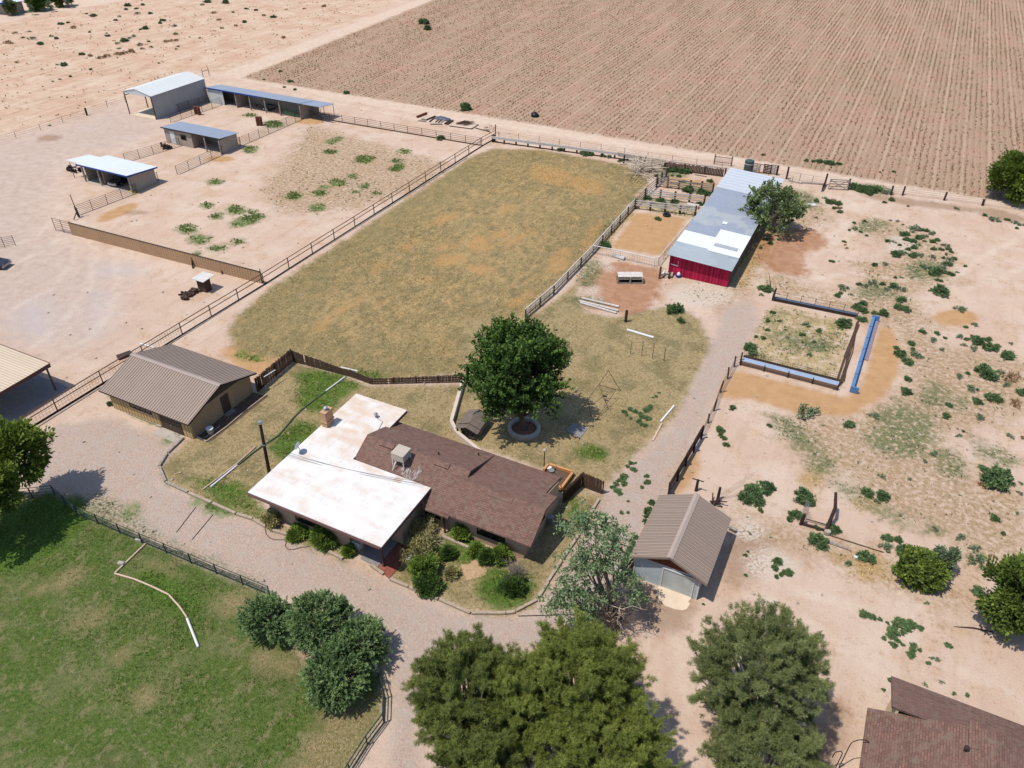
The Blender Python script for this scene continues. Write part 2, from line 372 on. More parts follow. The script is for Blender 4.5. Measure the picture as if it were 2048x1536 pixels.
PUDDLE = [ell(235,540,95,30), ell(198,625,30,90,.15), ell(70,640,90,80,-.5)]
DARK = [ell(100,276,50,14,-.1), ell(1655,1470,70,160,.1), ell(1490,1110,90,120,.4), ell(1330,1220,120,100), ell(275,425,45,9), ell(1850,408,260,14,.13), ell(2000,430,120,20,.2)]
CHALK = [ell(1400,588,130,50), ell(1190,598,36,16,.3), ell(1215,535,30,16,.6), ell(1185,582,30,20), ell(1617,668,56,36), ell(1500,1060,60,40), ell(1540,1130,110,60,.2), ell(1800,490,60,40)]
PALE = [P2([(430,150),(640,190),(860,232),(1000,255),(1320,305),(1600,345),(1960,400),(2200,430),(2200,405),(1980,382),(1600,325),(1310,292),(1050,245),(860,215),(500,152),(700,70),(900,-10),(860,-10)]), P2([(-20,40),(120,22),(350,-12),(250,-12),(-20,12)])]
WEEDY = [P2([(560*1+980,830),(1600,845),(1650,900),(1640,925),(1600,900),(1555,860)]), P2([(1760,820),(1800,800),(1870,835),(1875,880),(1840,920),(1760,905),(1720,880),(1750,850)]), ell(1742,452,66,22,-.15), ell(1605,680,120,24,.3), ell(1870,790,60,50), ell(1920,805,40,24),
  P2([(1655,960),(1700,965),(1740,1000),(1830,1045),(1800,1050),(1700,1000)]), P2([(1935,870),(1990,895),(2035,925),(2010,935),(1950,905)]), ell(1900,930,70,50,.6), ell(1640,930,60,40,.5), ell(1850,540,80,40), ell(1750,585,90,30), ell(1860,1060,40,18), ell(1345,455,12,60) if False else ell(1210,460,12,60,.7), ell(1180,545,40,60,.5), ell(1170,602,80,16,.1), ell(1380,365,1,1), ell(1345,347,60,14,.08), ell(1395,384,60,12,.1), ell(1310,404,120,14,.13), ell(1745,379,80,20,.05), ell(1610,400,60,30,.5), ell(1490,505,16,70,.45)]
MATS = ells(0,380,2.926,[(1210,90,75,36),(1380,118,115,58),(1270,150,80,44),(1480,128,60,28),(1450,178,220,60,-.25),(1095,228,120,60),(1165,288,140,60),(1390,303,90,30),(1270,340,110,38),(1155,372,50,24),(1720,35,95,48),(1855,105,90,50),(1870,20,90,36)]) \
  + ells(640,160,4.452,[(395,705,180,76,-.1),(690,780,130,70,-.3),(750,635,120,45),(680,720,100,40),(155,915,150,70),(45,955,90,38),(20,1000,80,50),(300,860,80,50),(395,945,90,50),(315,998,80,38),(90,640,120,38),(160,525,80,50),(100,555,80,38),(10,1120,50,40),(510,1005,80,36)]) \
  + ells(0,0,2.926,[(1600,727,130,44),(1460,675,75,22),(1465,875,90,48),(1260,1065,95,36),(1935,830,60,26),(1980,810,50,28),(1935,890,80,26)])
LUSH = [P2([(598,745),(650,740),(722,768),(690,795),(655,830),(598,818)]), P2([(425,955),(490,965),(505,990),(528,1040),(450,1010),(385,962)]), ell(590,880,110,60,-.6), ell(925,1095,90,70,.4), ell(1010,1175,120,90), ell(850,1110,70,90), ell(980,925,100,24,.3), ell(1185,905,60,30,.3), ell(60,1070,260,110,-.5), ell(335,1185,150,60,.5), ell(640,1075,100,30,.45), ell(400,1000,20,16), ell(435,1020,60,20,.3), ell(250,800,70,14,.45), ell(290,830,70,20,.45), ell(860,1165,70,20,.4), ell(265,1022,26,36,.5), ell(735,1345,60,40), ell(1150,1020,26,60,-.5), ell(355,870,60,14,-.5), ell(500,715,60,16,.2), ell(720,748,90,14,.1)]
VERGE = [P2([(150,1000),(200,985),(300,1060),(420,1120),(520,1165),(530,1190),(290,1085)])]
def sd_lines(X, Y, lines, clampv=8.0):
    out = np.full(X.shape, -clampv)
    for w, pts in lines:
        pts = [g(*p)[:2] for p in pts]
        for (x0,y0),(x1,y1) in zip(pts[:-1], pts[1:]):
            m = (X > min(x0,x1)-clampv)&(X < max(x0,x1)+clampv)&(Y > min(y0,y1)-clampv)&(Y < max(y0,y1)+clampv)
            ex, ey = x1-x0, y1-y0; t = np.clip(((X[m]-x0)*ex+(Y[m]-y0)*ey)/(ex*ex+ey*ey+1e-9), 0, 1)
            out[m] = np.maximum(out[m], w-np.hypot(X[m]-x0-ex*t, Y[m]-y0-ey*t))
    return out
TRACKS = [(.35,[(640,200),(860,243),(1000,262),(1320,312),(1600,350),(1960,402),(2200,440)]),(.35,[(640,190),(860,231),(1000,250),(1320,299),(1600,336),(1960,390),(2200,425)]),(.4,[(660,140),(760,80),(900,0)]),
 (.5,[(0,500),(60,480),(110,440),(130,380),(180,330),(260,290),(330,265)]),(.5,[(0,540),(90,500),(150,450),(170,400)]),(.5,[(60,700),(130,640),(180,570),(190,500),(160,440)]),(.5,[(140,710),(210,640),(240,560),(225,500)]),(.4,[(0,420),(80,400),(120,360),(110,320)]),(.4,[(20,620),(100,580),(150,520),(150,470)]),
 (.4,[(1480,560),(1560,520),(1660,470),(1720,430),(1700,400)]),(.4,[(1500,575),(1590,530),(1690,478),(1760,430)]),(.5,[(1620,560),(1700,545),(1800,560),(1900,560),(1990,500),(2060,470)]),(.4,[(1600,590),(1750,590),(1860,600),(1960,570),(2060,530)]),
 (.35,[(1330,1240),(1360,1300),(1370,1400),(1350,1536)]),(.35,[(1290,1230),(1310,1330),(1320,1450),(1300,1560)]),(.5,[(1480,1200),(1600,1180),(1750,1230),(1900,1330),(2060,1420)]),(.4,[(1460,1080),(1500,1180),(1640,1260),(1800,1370),(2000,1480)]),
 (.5,[(400,1000),(560,1110),(700,1190),(830,1260),(800,1400),(780,1536)]),(.5,[(340,1020),(500,1130),(640,1180),(760,1250)]),(.4,[(100,900),(200,890),(300,930),(400,1000)])]
LITTER = [P2([(1500,560),(1560,545),(1700,600),(1740,560),(1850,600),(1870,680),(2060,730),(2060,830),(1960,850),(1880,900),(1960,960),(2060,1000),(2060,1120),(1960,1130),(1880,1060),(1760,1010),(1690,950),(1600,900),(1550,840),(1640,830),(1760,830),(1800,760),(1790,660),(1720,640)]),
 P2([(1470,1020),(1560,1040),(1640,1080),(1760,1110),(1900,1160),(1960,1240),(1900,1220),(1760,1160),(1600,1110),(1480,1090)]), P2([(1700,440),(1800,450),(1880,480),(1920,560),(1840,590),(1740,570),(1690,520),(1800,520)]), P2([(1560,440),(1640,410),(1660,440),(1600,470)]), P2([(1330,570),(1460,560),(1530,470),(1560,480),(1500,590),(1440,620)]), P2([(620,250),(760,290),(900,330),(860,370),(700,420),(560,430),(520,380)])]
STRAWY = [P2([(1462,560),(1480,520),(1530,440),(1560,420),(1570,440),(1520,520),(1490,575)]), P2([(1660,1110),(1760,1110),(1790,1160),(1720,1160)]), P2([(1190,488),(1270,398),(1290,380),(1300,392),(1240,460),(1200,505)]), P2([(1700,1000),(1740,985),(1760,1010),(1730,1030)]), P2([(1590,945),(1640,930),(1650,965),(1610,985)])]
HOT = [ell(*e) for e in ((905,520,70,22,-.2),(955,488,50,30,.3),(890,495,40,14),(820,490,50,14,-.4),(1000,470,40,16,-.3),(760,535,40,10,-.4),(885,440,50,14,-.3),(1030,480,60,14,-.4),(960,540,50,14,.1),(1120,520,30,60,.6),(1190,470,30,70,.6),(1100,350,90,34,.2),(1170,370,80,30,.3),(1040,600,60,16,-.4),(700,610,60,10,-.5),(640,650,50,10,-.5),(1010,420,40,12,-.4),(850,560,40,12))]
GREEN_EDGE = [P2([(940,315),(850,375),(620,525),(480,628),(455,665),(490,705),(592,712),(735,762),(925,745),(880,700),(720,690),(600,640),(700,540),(850,420),(960,350)])]
WILD = [P2([(-60,60),(140,20),(380,-20),(850,-20),(640,70),(430,150),(400,140),(250,185),(170,228),(-60,285)])]
def axis(segs):
    out = []
    for a, b, s in segs: out += list(np.arange(a, b, s))
    return np.array(out+[segs[-1][1]])
gx = axis([(-1400,-500,150),(-500,-290,30),(-290,-150,3),(-150,-105,1.4),(-105,26,.62),(26,60,2),(60,120,6),(120,1400,160)])
gy = axis([(-400,0,60),(0,16,3),(16,132,.62),(132,150,1.2),(150,330,3.2),(330,420,15),(420,2000,160)])
XX, YY = np.meshgrid(gx, gy, indexing='ij'); nx, ny = XX.shape
fx, fy = XX.ravel(), YY.ravel()
MASK = {'plow': sd_union(fx, fy, [PLOW]), 'pasture': sd_union(fx, fy, [PASTURE]), 'yard': sd_union(fx, fy, YARD), 'pengrass': sd_union(fx, fy, PENGRASS),
        'lawn': sd_union(fx, fy, [LAWN]), 'bare': sd_union(fx, fy, LAWN_BARE), 'gravel': sd_union(fx, fy, GRAVEL), 'orange': sd_union(fx, fy, ORANGE),
        'red': sd_union(fx, fy, REDDIRT), 'grey': sd_union(fx, fy, GREYLOT), 'puddle': sd_union(fx, fy, PUDDLE), 'dark': sd_union(fx, fy, DARK),
        'chalk': sd_union(fx, fy, CHALK), 'pale': sd_union(fx, fy, PALE), 'weedy': sd_union(fx, fy, WEEDY), 'mats': sd_union(fx, fy, MATS), 'lush': sd_union(fx, fy, LUSH), 'verge': sd_union(fx, fy, VERGE), 'track': sd_lines(fx, fy, TRACKS), 'litter': sd_union(fx, fy, LITTER), 'strawy': sd_union(fx, fy, STRAWY), 'hot': sd_union(fx, fy, HOT), 'green_edge': sd_union(fx, fy, GREEN_EDGE), 'wild': sd_union(fx, fy, WILD)}

def ground_mat():
    t = NT('ground_surface'); p = t.pos(); xs = t.sep(p)
    n0 = t.noise(p, .035, 4); n1 = t.noise(p, .16, 5); n2 = t.noise(p, .9, 5, .6); n3 = t.noise(p, 4.5, 4, .6); n4 = t.noise(p, 16, 3, .6); n5 = t.noise(p, 46, 2)
    nb = t.noise(t.map(p, (1,1,1), loc=(31,17,0)), 2.1, 5, .62); nc = t.noise(t.map(p, (1,1,1), loc=(-31,57,0)), .33, 5, .6)
    e = t.mth('ADD', t.mth('MULTIPLY', t.mth('SUBTRACT', n2, .5), 1.0), t.mth('MULTIPLY', t.mth('SUBTRACT', n3, .5), .6))
    cache = {}
    def fac(name, amp=1.2, w=.5, big=0.0, off=0.0):
        v = t.mth('ADD', t.attr(name), t.mth('MULTIPLY', e, amp))
        if big: v = t.mth('ADD', v, t.mth('MULTIPLY', t.mth('SUBTRACT', nc, .5), big))
        return t.rng(v, -w+off, w+off)
    mul = lambda a, b: t.mth('MULTIPLY', a, b)
    # bare desert soil
    streak = t.noise(t.map(p, (.9,.12,1), (0,0,.5)), 1.1, 5)
    c = t.mix(t.rng(n1, .32, .68), S(235,209,187), S(226,194,170))
    c = t.mix(mul(t.rng(nc, .48, .7), .6), c, S(222,184,150))
    c = t.mix(mul(t.rng(streak, .5, .72), .4), c, S(208,176,148))
    c = t.mix(mul(t.rng(n2, .52, .75), .45), c, S(204,172,146))
    c = t.mix(mul(t.rng(n4, .56, .72), .55), c, S(178,146,122)); c = t.mix(mul(t.rng(n3, .58, .72), .35), c, S(196,160,130)); c = t.mix(mul(t.rng(n5, .56, .7), .4), c, S(170,138,116)); c = t.mix(mul(mul(t.rng(nc, .5, .62), t.rng(nb, .5, .66)), .6), c, S(186,156,120))
    c = t.mix(mul(t.rng(n4, .26, .42), mul(.35, 1.0)), S(246,226,204), c) if False else c
    c = t.mix(mul(mul(t.rng(t.noise(p, 3.6, 4, .7), .56, .68), t.rng(nc, .4, .55)), .6), c, S(176,146,116))
    c = t.mix(mul(fac('pale', .8, .8), .7), c, t.mix(t.rng(n2, .35, .65), S(242,216,192), S(228,200,176)))
    c = t.mix(mul(fac('litter', 4, 2.2, 5), t.rng(nb, .3, .62)), c, t.mix(t.rng(n3, .35, .65), S(196,164,128), S(170,144,110)))
    c = t.mix(mul(fac('strawy', 2.0, .8, 2), .8), c, t.mix(t.rng(n3, .35, .65), S(208,172,116), S(180,148,100)))
    wl = t.noise(t.map(p, (.9,.06,1), (0,0,-.12)), 1.2, 5, .6); wl2 = t.noise(p, .5, 6, .7)
    wc = t.mix(mul(t.rng(wl, .46, .66), .6), t.mix(t.rng(n1, .35, .65), S(234,206,178), S(222,184,156)), S(196,160,130)); wc = t.mix(mul(t.rng(wl2, .52, .66), .7), wc, S(188,152,120)); wc = t.mix(mul(t.rng(t.noise(p, 1.6, 4, .7), .58, .68), .5), wc, S(158,128,98))
    c = t.mix(mul(fac('wild', 3, 2, 3), .9), c, wc)
    trk = t.noise(t.map(p, (1,1,1), loc=(3,9,0)), .5, 3)
    c = t.mix(mul(fac('grey', 6, 5, 10), .8), c, t.mix(t.rng(n2, .3, .7), S(220,198,182), S(204,180,164)))
    c = t.mix(mul(fac('puddle', 3, 2.5, 4), .45), c, S(206,200,200))
    c = t.mix(mul(fac('track', .8, .45, .6), mul(t.rng(trk, .35, .6), .36)), c, S(246,228,206))
    c = t.mix(mul(fac('red', 1.8, .8, 3), .85), c, t.mix(t.rng(n2, .35, .65), S(196,146,110), S(176,124,90)))
    c = t.mix(mul(fac('orange', .9, .5), .9), c, t.mix(t.rng(n2, .3, .7), S(214,168,116), S(200,154,106)))
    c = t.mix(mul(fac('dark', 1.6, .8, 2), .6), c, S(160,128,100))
    gr = t.vor(p, 11, 'Color'); grs = t.sep(gr)
    gcol = t.mix(t.rng(n1, .35, .65), S(206,182,162), S(212,184,160))
    gcol = t.mix(mul(t.rng(n4, .45, .65), .5), gcol, S(182,156,144)); gcol = t.mix(mul(t.rng(grs[0], .5, .95), .65), gcol, S(170,150,144)); gcol = t.mix(mul(t.rng(grs[1], .7, 1.0), .45), gcol, S(236,220,206))
    gcol = t.mix(mul(t.rng(n2, .48, .6), .6), gcol, S(200,186,172)); gcol = t.mix(mul(t.rng(n5, .52, .64), .6), gcol, S(166,140,132)); gcol = t.mix(mul(t.rng(n5, .3, .44, 1.0, 0.0), .5), gcol, S(240,222,208))
    c = t.mix(mul(fac('gravel', 1.2, .9, 1.5), .92), c, gcol)
    c = t.mix(mul(fac('chalk', 2.0, .8, 2), t.rng(n3, .38, .55)), c, S(228,212,194))
    # ploughed field: ridges every 1.016 m along Y
    fr = t.mth('FRACT', t.mth('DIVIDE', t.mth('ADD', xs[0], mul(t.mth('SUBTRACT', n2, .5), .25)), 1.016))
    ridge = t.mth('ABSOLUTE', t.mth('SUBTRACT', fr, .5)); 
    wn = t.n('ShaderNodeTexWhiteNoise', noise_dimensions='1D'); t.set(wn.inputs['W'], t.mth('FLOOR', t.mth('DIVIDE', t.mth('ADD', xs[0], 500.0), 4.064)))
    clod = t.noise(t.map(p, (1,.55,1)), 3.4, 4, .7)
    pc = t.mix(t.rng(n1, .35, .65), S(206,176,148), S(202,166,140))
    pc = t.mix(mul(t.rng(n0, .42, .62), .6), pc, S(192,166,136))
    pc = t.mix(mul(t.rng(t.noise(t.map(p, (1,1,1), loc=(2,8,0)), .12, 4), .5, .64), .5), pc, S(214,164,142)); pc = t.mix(mul(t.rng(clod, .48, .64), .7), pc, S(158,126,102)); pc = t.mix(mul(t.rng(ridge, .30, .44), mul(t.rng(n2, .3, .6), .5)), pc, S(178,140,116))
    fr4 = t.mth('ABSOLUTE', t.mth('SUBTRACT', t.mth('FRACT', t.mth('DIVIDE', t.mth('ADD', xs[0], 500.35), 8.128)), .5))
    pc = t.mix(mul(t.rng(n4, .52, .66), .5), pc, S(158,124,102)); pc = t.mix(mul(t.rng(fr4, .47, .49), mul(t.rng(n2, .4, .6), .45)), pc, S(236,208,180))
    pc = t.mix(mul(t.rng(fr4, .04, .015), .3), pc, S(232,204,176))
    c = t.mix(fac('plow', 1.4, .9, 2), c, pc)
    # dry grass
    def grass(straw, straw2, olive, bare, gnoise, fine, k_ol, k_ba):
        q = t.mix(t.rng(n3, .3, .7), straw, straw2)
        q = t.mix(mul(gnoise, k_ol), q, olive)
        q = t.mix(mul(t.rng(nb, .6, .74), k_ba), q, bare)
        q = t.mix(mul(fine, .55), q, tuple(v*.36 for v in olive[:3])+(1,))
        q = t.mix(mul(t.rng(n5, .52, .66), .35), q, tuple(v*.45 for v in straw[:3])+(1,))
        return q
    blades = t.rng(t.noise(t.map(p, (1,1,1), loc=(7,3,0)), 11, 4, .75), .5, .66)
    edge = t.rng(t.attr('pasture'), 9.0, 1.0)
    pa = grass(S(200,174,122), S(208,176,120), S(170,152,106), S(216,178,124), t.rng(t.mth('ADD', nc, mul(edge, .14)), .40, .62), blades, .85, .55)
    drystripe = t.rng(t.noise(t.map(p, (.5,.09,1), (0,0,-.25)), 1.0, 4), .56, .68)
    pa = t.mix(mul(drystripe, .5), pa, S(222,184,124)); pa = t.mix(mul(mul(t.rng(n1, .5, .62), t.rng(n2, .45, .6)), .55), pa, S(220,170,110)); pa = t.mix(mul(t.rng(n2, .55, .7), .3), pa, S(150,138,96))
    np_ = t.noise(t.map(p, (1,.55,1), (0,0,.4), (5,5,0)), 1.15, 6, .72); nq = t.noise(t.map(p, (1,1,1), loc=(9,2,0)), 3.3, 4, .75)
    pa = t.mix(mul(t.rng(np_, .5, .6), .8), pa, S(134,124,82)); pa = t.mix(mul(t.rng(np_, .36, .46, 1.0, 0.0), .75), pa, S(226,188,130))
    pa = t.mix(mul(t.rng(nq, .52, .62), .75), pa, S(104,98,62)); pa = t.mix(mul(t.rng(nq, .32, .44, 1.0, 0.0), .45), pa, S(226,198,146))
    pa = t.mix(mul(fac('hot', 2.6, 1.0, 3), t.rng(nq, .36, .56)), pa, S(222,168,104)); pa = t.mix(mul(fac('green_edge', 5, 3, 5), .32), pa, t.mix(t.rng(nq, .4, .6), S(166,154,104), S(126,124,76)))
    pa = t.mix(.16, pa, S(236,200,150))
    c = t.mix(fac('pasture', 1.8, .7, 1.5), c, pa)
    ya = grass(S(216,192,146), S(202,174,124), S(150,140,98), S(228,194,152), t.rng(nc, .48, .62), blades, .7, .8); ya = t.mix(mul(t.rng(n2, .56, .7), .35), ya, S(150,136,98))
    ya = t.mix(mul(t.rng(np_, .5, .63), .5), ya, S(158,142,100)); ya = t.mix(mul(t.rng(nq, .52, .64), .6), ya, S(128,112,78)); ya = t.mix(mul(t.rng(nq, .32, .45, 1.0, 0.0), .6), ya, S(238,212,168))
    c = t.mix(fac('yard', 1.0, .45), c, ya)
    c = t.mix(mul(fac('pengrass', 1.6, .8, 1), t.rng(n2, .3, .55)), c, ya)
    # lawn
    lw = t.mix(t.rng(n3, .3, .7), S(90,116,48), S(124,142,72))
    lw = t.mix(mul(t.rng(nc, .46, .62), .75), lw, S(142,144,92)); lw = t.mix(mul(t.rng(nb, .55, .7), .7), lw, S(182,166,128))
    lw = t.mix(mul(t.rng(n1, .54, .68), .5), lw, S(88,106,52))
    lw = t.mix(mul(t.rng(n2, .55, .7), .4), lw, S(84,104,50)); lw = t.mix(mul(blades, .65), lw, S(56,66,30)); lw = t.mix(mul(t.rng(t.noise(p, 7, 3), .58, .72), .5), lw, S(176,164,120))
    lw = t.mix(mul(t.rng(np_, .52, .64), .55), lw, S(178,160,120)); lw = t.mix(mul(t.rng(nq, .52, .64), .6), lw, S(66,88,38)); lw = t.mix(mul(t.rng(nq, .3, .44, 1.0, 0.0), .5), lw, S(158,158,100))
    vg = mul(fac('verge', 2.2, .9, 2), t.rng(n3, .4, .55)); c = t.mix(mul(vg, .8), c, S(128,128,82))
    c = t.mix(fac('lawn', 1.1, .6), c, lw)
    c = t.mix(mul(fac('bare', 2.2, 1.0, 2), .8), c, t.mix(t.rng(n3, .4, .6), S(200,174,132), S(160,146,98)))
    # greener patches
    gcl = t.mix(t.rng(n3, .35, .65), S(92,126,48), S(122,148,66)); gcl = t.mix(mul(blades, .55), gcl, S(46,66,26))
    c = t.mix(mul(fac('lush', 1.8, .8, 1.5), t.rng(nb, .22, .46)), c, gcl)
    wd = t.mix(t.rng(n3, .35, .65), S(118,126,84), S(146,140,100)); wd = t.mix(mul(blades, .5), wd, S(70,84,50))
    c = t.mix(mul(fac('weedy', 2.8, 1.2, 2), t.rng(nb, .3, .56)), c, wd)
    mt = t.mix(t.rng(n3, .35, .65), S(92,116,60), S(126,138,84)); mt = t.mix(mul(blades, .5), mt, S(58,78,38))
    c = t.mix(mul(fac('mats', 2.4, .7), t.rng(nb, .28, .5)), c, mt)
    t.base(c).rough(1.0); t.b.inputs['Specular IOR Level'].default_value = .05
    pl = fac('plow', 1.4, .9)
    h = t.mth('ADD', mul(n3, .5), t.mth('ADD', mul(n4, .35), mul(n5, .12)))
    h = t.mth('ADD', h, mul(pl, t.mth('ADD', mul(t.mth('SUBTRACT', .5, ridge), 1.4), mul(clod, 1.3))))
    gz_ = t.mth('MAXIMUM', fac('pasture', 1, 1), t.mth('MAXIMUM', fac('yard', 1, 1), fac('lawn', 1, 1)))
    h = t.mth('ADD', h, mul(gz_, t.mth('ADD', mul(t.noise(p, 8, 3, .7), 1.2), mul(t.noise(p, 1.4, 3), 1.0))))
    t.bump(h, .9, .16)
    return t.m
MT['ground'] = ground_mat()
qi = np.arange(nx*ny).reshape(nx, ny)
quads = np.stack([qi[:-1,:-1].ravel(), qi[1:,:-1].ravel(), qi[1:,1:].ravel(), qi[:-1,1:].ravel()], 1)
qm = {k: v[quads].mean(1) for k, v in MASK.items()}
reg = np.zeros(len(quads), int)
for i, k in enumerate(['pale', 'gravel', 'lawn', 'yard', 'pasture', 'plow']): reg[qm[k] > 0] = i+1
Z = np.zeros(nx*ny)
for i, nm in enumerate(['ground', 'dirt_road', 'driveway', 'lawn', 'yard', 'pasture', 'plowed_field']):
    q = quads[reg == i]
    ids, inv = np.unique(q, return_inverse=True)
    me = bpy.data.meshes.new(nm); me.vertices.add(len(ids)); me.loops.add(q.size); me.polygons.add(len(q))
    me.vertices.foreach_set('co', np.stack([fx[ids], fy[ids], Z[ids]], 1).ravel().astype(np.float32))
    me.loops.foreach_set('vertex_index', inv.ravel().astype(np.int32))
    me.polygons.foreach_set('loop_start', np.arange(0, q.size, 4, dtype=np.int32)); me.update(calc_edges=True); me.validate()
    for k, v in MASK.items():
        a = me.attributes.new(k, 'FLOAT', 'POINT'); a.data.foreach_set('value', v[ids].astype(np.float32))
    me.materials.append(MT['ground'])
    o = bpy.data.objects.new(nm, me); COL.objects.link(o); tag(o, kind='structure')
# ---------------------------------------------------------------- buildings
def window_x(par, y, x0, x1, z0, z1, out=-1, n=2, name='window'):
    """window in a wall facing -Y (out=-1) or +Y at plane y"""
    f = MB(); a, b = (y-.05, y+.02) if out < 0 else (y-.02, y+.05); w = .07
    f.box(x0, x1, a, b, z0, z0+w); f.box(x0, x1, a, b, z1-w, z1)
    for k in range(n+1):
        xx = x0+(x1-x0-w)*k/n; f.box(xx, xx+w, a+.003, b-.003, z0+w, z1-w)
    o = obj(name, f, MT['frame_dark'], par)
    p = MB(); 
    for k in range(n):
        xa = x0+(x1-x0-w)*k/n+w; xb = x0+(x1-x0-w)*(k+1)/n
        p.box(xa, xb, y-.022 if out < 0 else y-.01, y+.01 if out < 0 else y+.022, z0+w, z1-w)
    obj('pane', p, MT['glass'], o); return o
def window_y(par, x, y0, y1, z0, z1, n=2, name='window'):
    f = MB(); a, b = x-.02, x+.05; w = .07
    f.box(a, b, y0, y1, z0, z0+w); f.box(a, b, y0, y1, z1-w, z1)
    for k in range(n+1):
        yy = y0+(y1-y0-w)*k/n; f.box(a+.003, b-.003, yy, yy+w, z0+w, z1-w)
    o = obj(name, f, MT['frame_dark'], par); p = MB()
    for k in range(n): p.box(x-.01, x+.022, y0+(y1-y0-w)*k/n+w, y0+(y1-y0-w)*(k+1)/n, z0+w, z1-w)
    obj('pane', p, MT['glass'], o); return o

# --- main house -------------------------------------------------------------
hs = empty('ranch_house', (-27, 37, 0), 'sprawling tan stucco ranch house with joined white flat roof and brown shingle roof', 'house')
obj('wall', MB().prism([(-37.9,31.6),(-29.85,31.6),(-29.85,33.85),(-26.4,33.85),(-26.4,37.2),(-33.7,37.2),(-33.7,44.6),(-37.9,44.6)], 0, 3.12), MT['stucco'], hs)
wb = MB().prism([(-33.65,37.25),(-26.35,37.25),(-26.35,36.75),(-24.0,36.75),(-24.0,36.85),(-17.15,36.85),(-17.15,43.5),(-33.65,43.5)], 0, 2.35)
wb.xprism([(36.85,2.35),(43.5,2.35),(43.5,2.66),(38.8,3.97),(36.85,2.85)], -17.3, -17.152)
obj('wall', wb, MT['stucco'], hs)
fr = MB().prism([(-38.6,30.45),(-25.8,30.45),(-25.8,37.45),(-33.45,37.45),(-33.45,42.3),(-33.0,42.3),(-33.0,45.1),(-38.6,45.1)], 3.36, 3.44)
frr = obj('flat_roof', fr, MT['white_roof'], hs)
fc = MB(); T = .05
for (a, b) in (((-38.6,30.45),(-25.8,30.45)),((-25.8,30.45),(-25.8,37.45)),((-33.0,42.3),(-33.0,45.1)),((-33.0,45.1),(-38.6,45.1)),((-38.6,45.1),(-38.6,30.45))):
    fc.beam((a[0],a[1],3.24), (b[0],b[1],3.24), .05, .236)
obj('fascia', fc, MT['fascia'], frr)
gt = MB(); gt.beam((-38.55,30.36,3.27), (-25.9,30.36,3.27), .12, .11); obj('gutter', gt, MT['fascia'], frr)
so = MB().prism([(-38.55,30.5),(-25.85,30.5),(-25.85,37.2),(-33.5,37.2),(-33.5,45.05),(-38.55,45.05)], 3.125, 3.2); obj('soffit', so, MT['fascia'], frr)
L = lambda y: 4.35-.388*(y-39.8) if y > 39.8 else 4.35-.5*(39.8-y)
R = lambda y: 4.15-.281*(y-38.8) if y > 38.8 else 4.15-.585*(38.8-y)
sr = MB(); t_ = .16
sr.slab([(-33.5,39.8,L(39.8)),(-23.4,39.8,L(39.8)),(-23.4,44.1,L(44.1)),(-33.5,44.1,L(44.1))][::1], t_)
sr.slab([(-33.5,37.45,L(37.45)),(-25.78,37.45,L(37.45)),(-25.78,39.8,L(39.8)),(-33.5,39.8,L(39.8))], t_)
sr.slab([(-25.775,36.0,L(36.0)),(-23.4,36.0,L(36.0)),(-23.4,39.8,L(39.8)),(-25.775,39.8,L(39.8))], t_)
sh1 = obj('shingle_roof', sr, MT['shingle'], hs)
sr = MB()
sr.slab([(-24.2,36.15,R(36.15)),(-16.25,36.15,R(36.15)),(-16.25,38.8,R(38.8)),(-24.2,38.8,R(38.8))], t_)
sr.slab([(-24.2,38.8,R(38.8)),(-16.25,38.8,R(38.8)),(-16.25,41.0,R(41.0)),(-24.2,41.0,R(41.0))], t_)
sr.slab([(-24.2,41.0,R(41.0)),(-17.25,41.0,R(41.0)),(-17.25,44.1,R(44.1)),(-24.2,44.1,R(44.1))], t_)
sh2 = obj('shingle_roof', sr, MT['shingle'], hs)
ge = MB().xprism([(36.05,L(36.05)-.17),(39.8,L(39.8)-.17),(44.05,L(44.05)-.17),(44.05,2.4),(36.05,2.2)], -23.55, -23.42)
obj('gable_end', ge, MT['fascia_dark'], hs)
obj('gable_end', MB().xprism([(37.46,3.0),(39.8,L(39.8)-.17),(43.5,L(43.5)-.17),(43.5,2.9)], -33.48, -33.36), MT['stucco'], hs)
for x, y, l in ((-32.0,39.55,1.4),(-26.6,39.55,1.35)):
    rv = MB(); rv.slab([(x,y-.25,L(y-.25)+.1),(x+l,y-.25,L(y-.25)+.1),(x+l,y+.2,L(y+.2)+.07),(x,y+.2,L(y+.2)+.07)], .09); obj('ridge_vent', rv, MT['shingle'], hs)
x, y, l = -21.4, 38.55, 2.4; rv = MB(); rv.slab([(x,y-.2,R(y-.2)+.07),(x+l,y-.2,R(y-.2)+.07),(x+l,y+.2,R(y+.2)+.07),(x,y+.2,R(y+.2)+.07)], .09)
obj('ridge_vent', rv, MT['shingle'], hs)
for x, y in ((-26.9,40.6),(-24.4,42.9)): obj('vent_pipe', MB().cyl((x,y,L(y)-.1), .06, .4, 8), MT['fascia_dark'], hs)
window_x(hs, 31.6, -35.2, -32.6, .8, 2.2, n=3)
window_x(hs, 36.75, -26.1, -24.6, 1.0, 2.0, n=2)
window_x(hs, 36.85, -21.3, -18.8, .9, 2.1, n=2)
window_y(hs, -17.15, 39.6, 40.7, 1.1, 2.1, n=1)
dr = MB().box(-29.2, -28.25, 33.79, 33.84, .05, 2.1); d_ = obj('door', dr, MT['brown_door'], hs); obj('handle', MB().rbox((-28.4,33.7,1.0), .04, .07, .12), MT['chrome'], d_)
obj('porch_post', MB().box(-26.6, -26.45, 31.2, 31.35, 0, 3.12), MT['fascia'], hs)
pp = MB().box(-24.15, -24.03, 36.4, 36.52, 0, 2.35); obj('porch_post', pp, MT['fascia_dark'], hs)
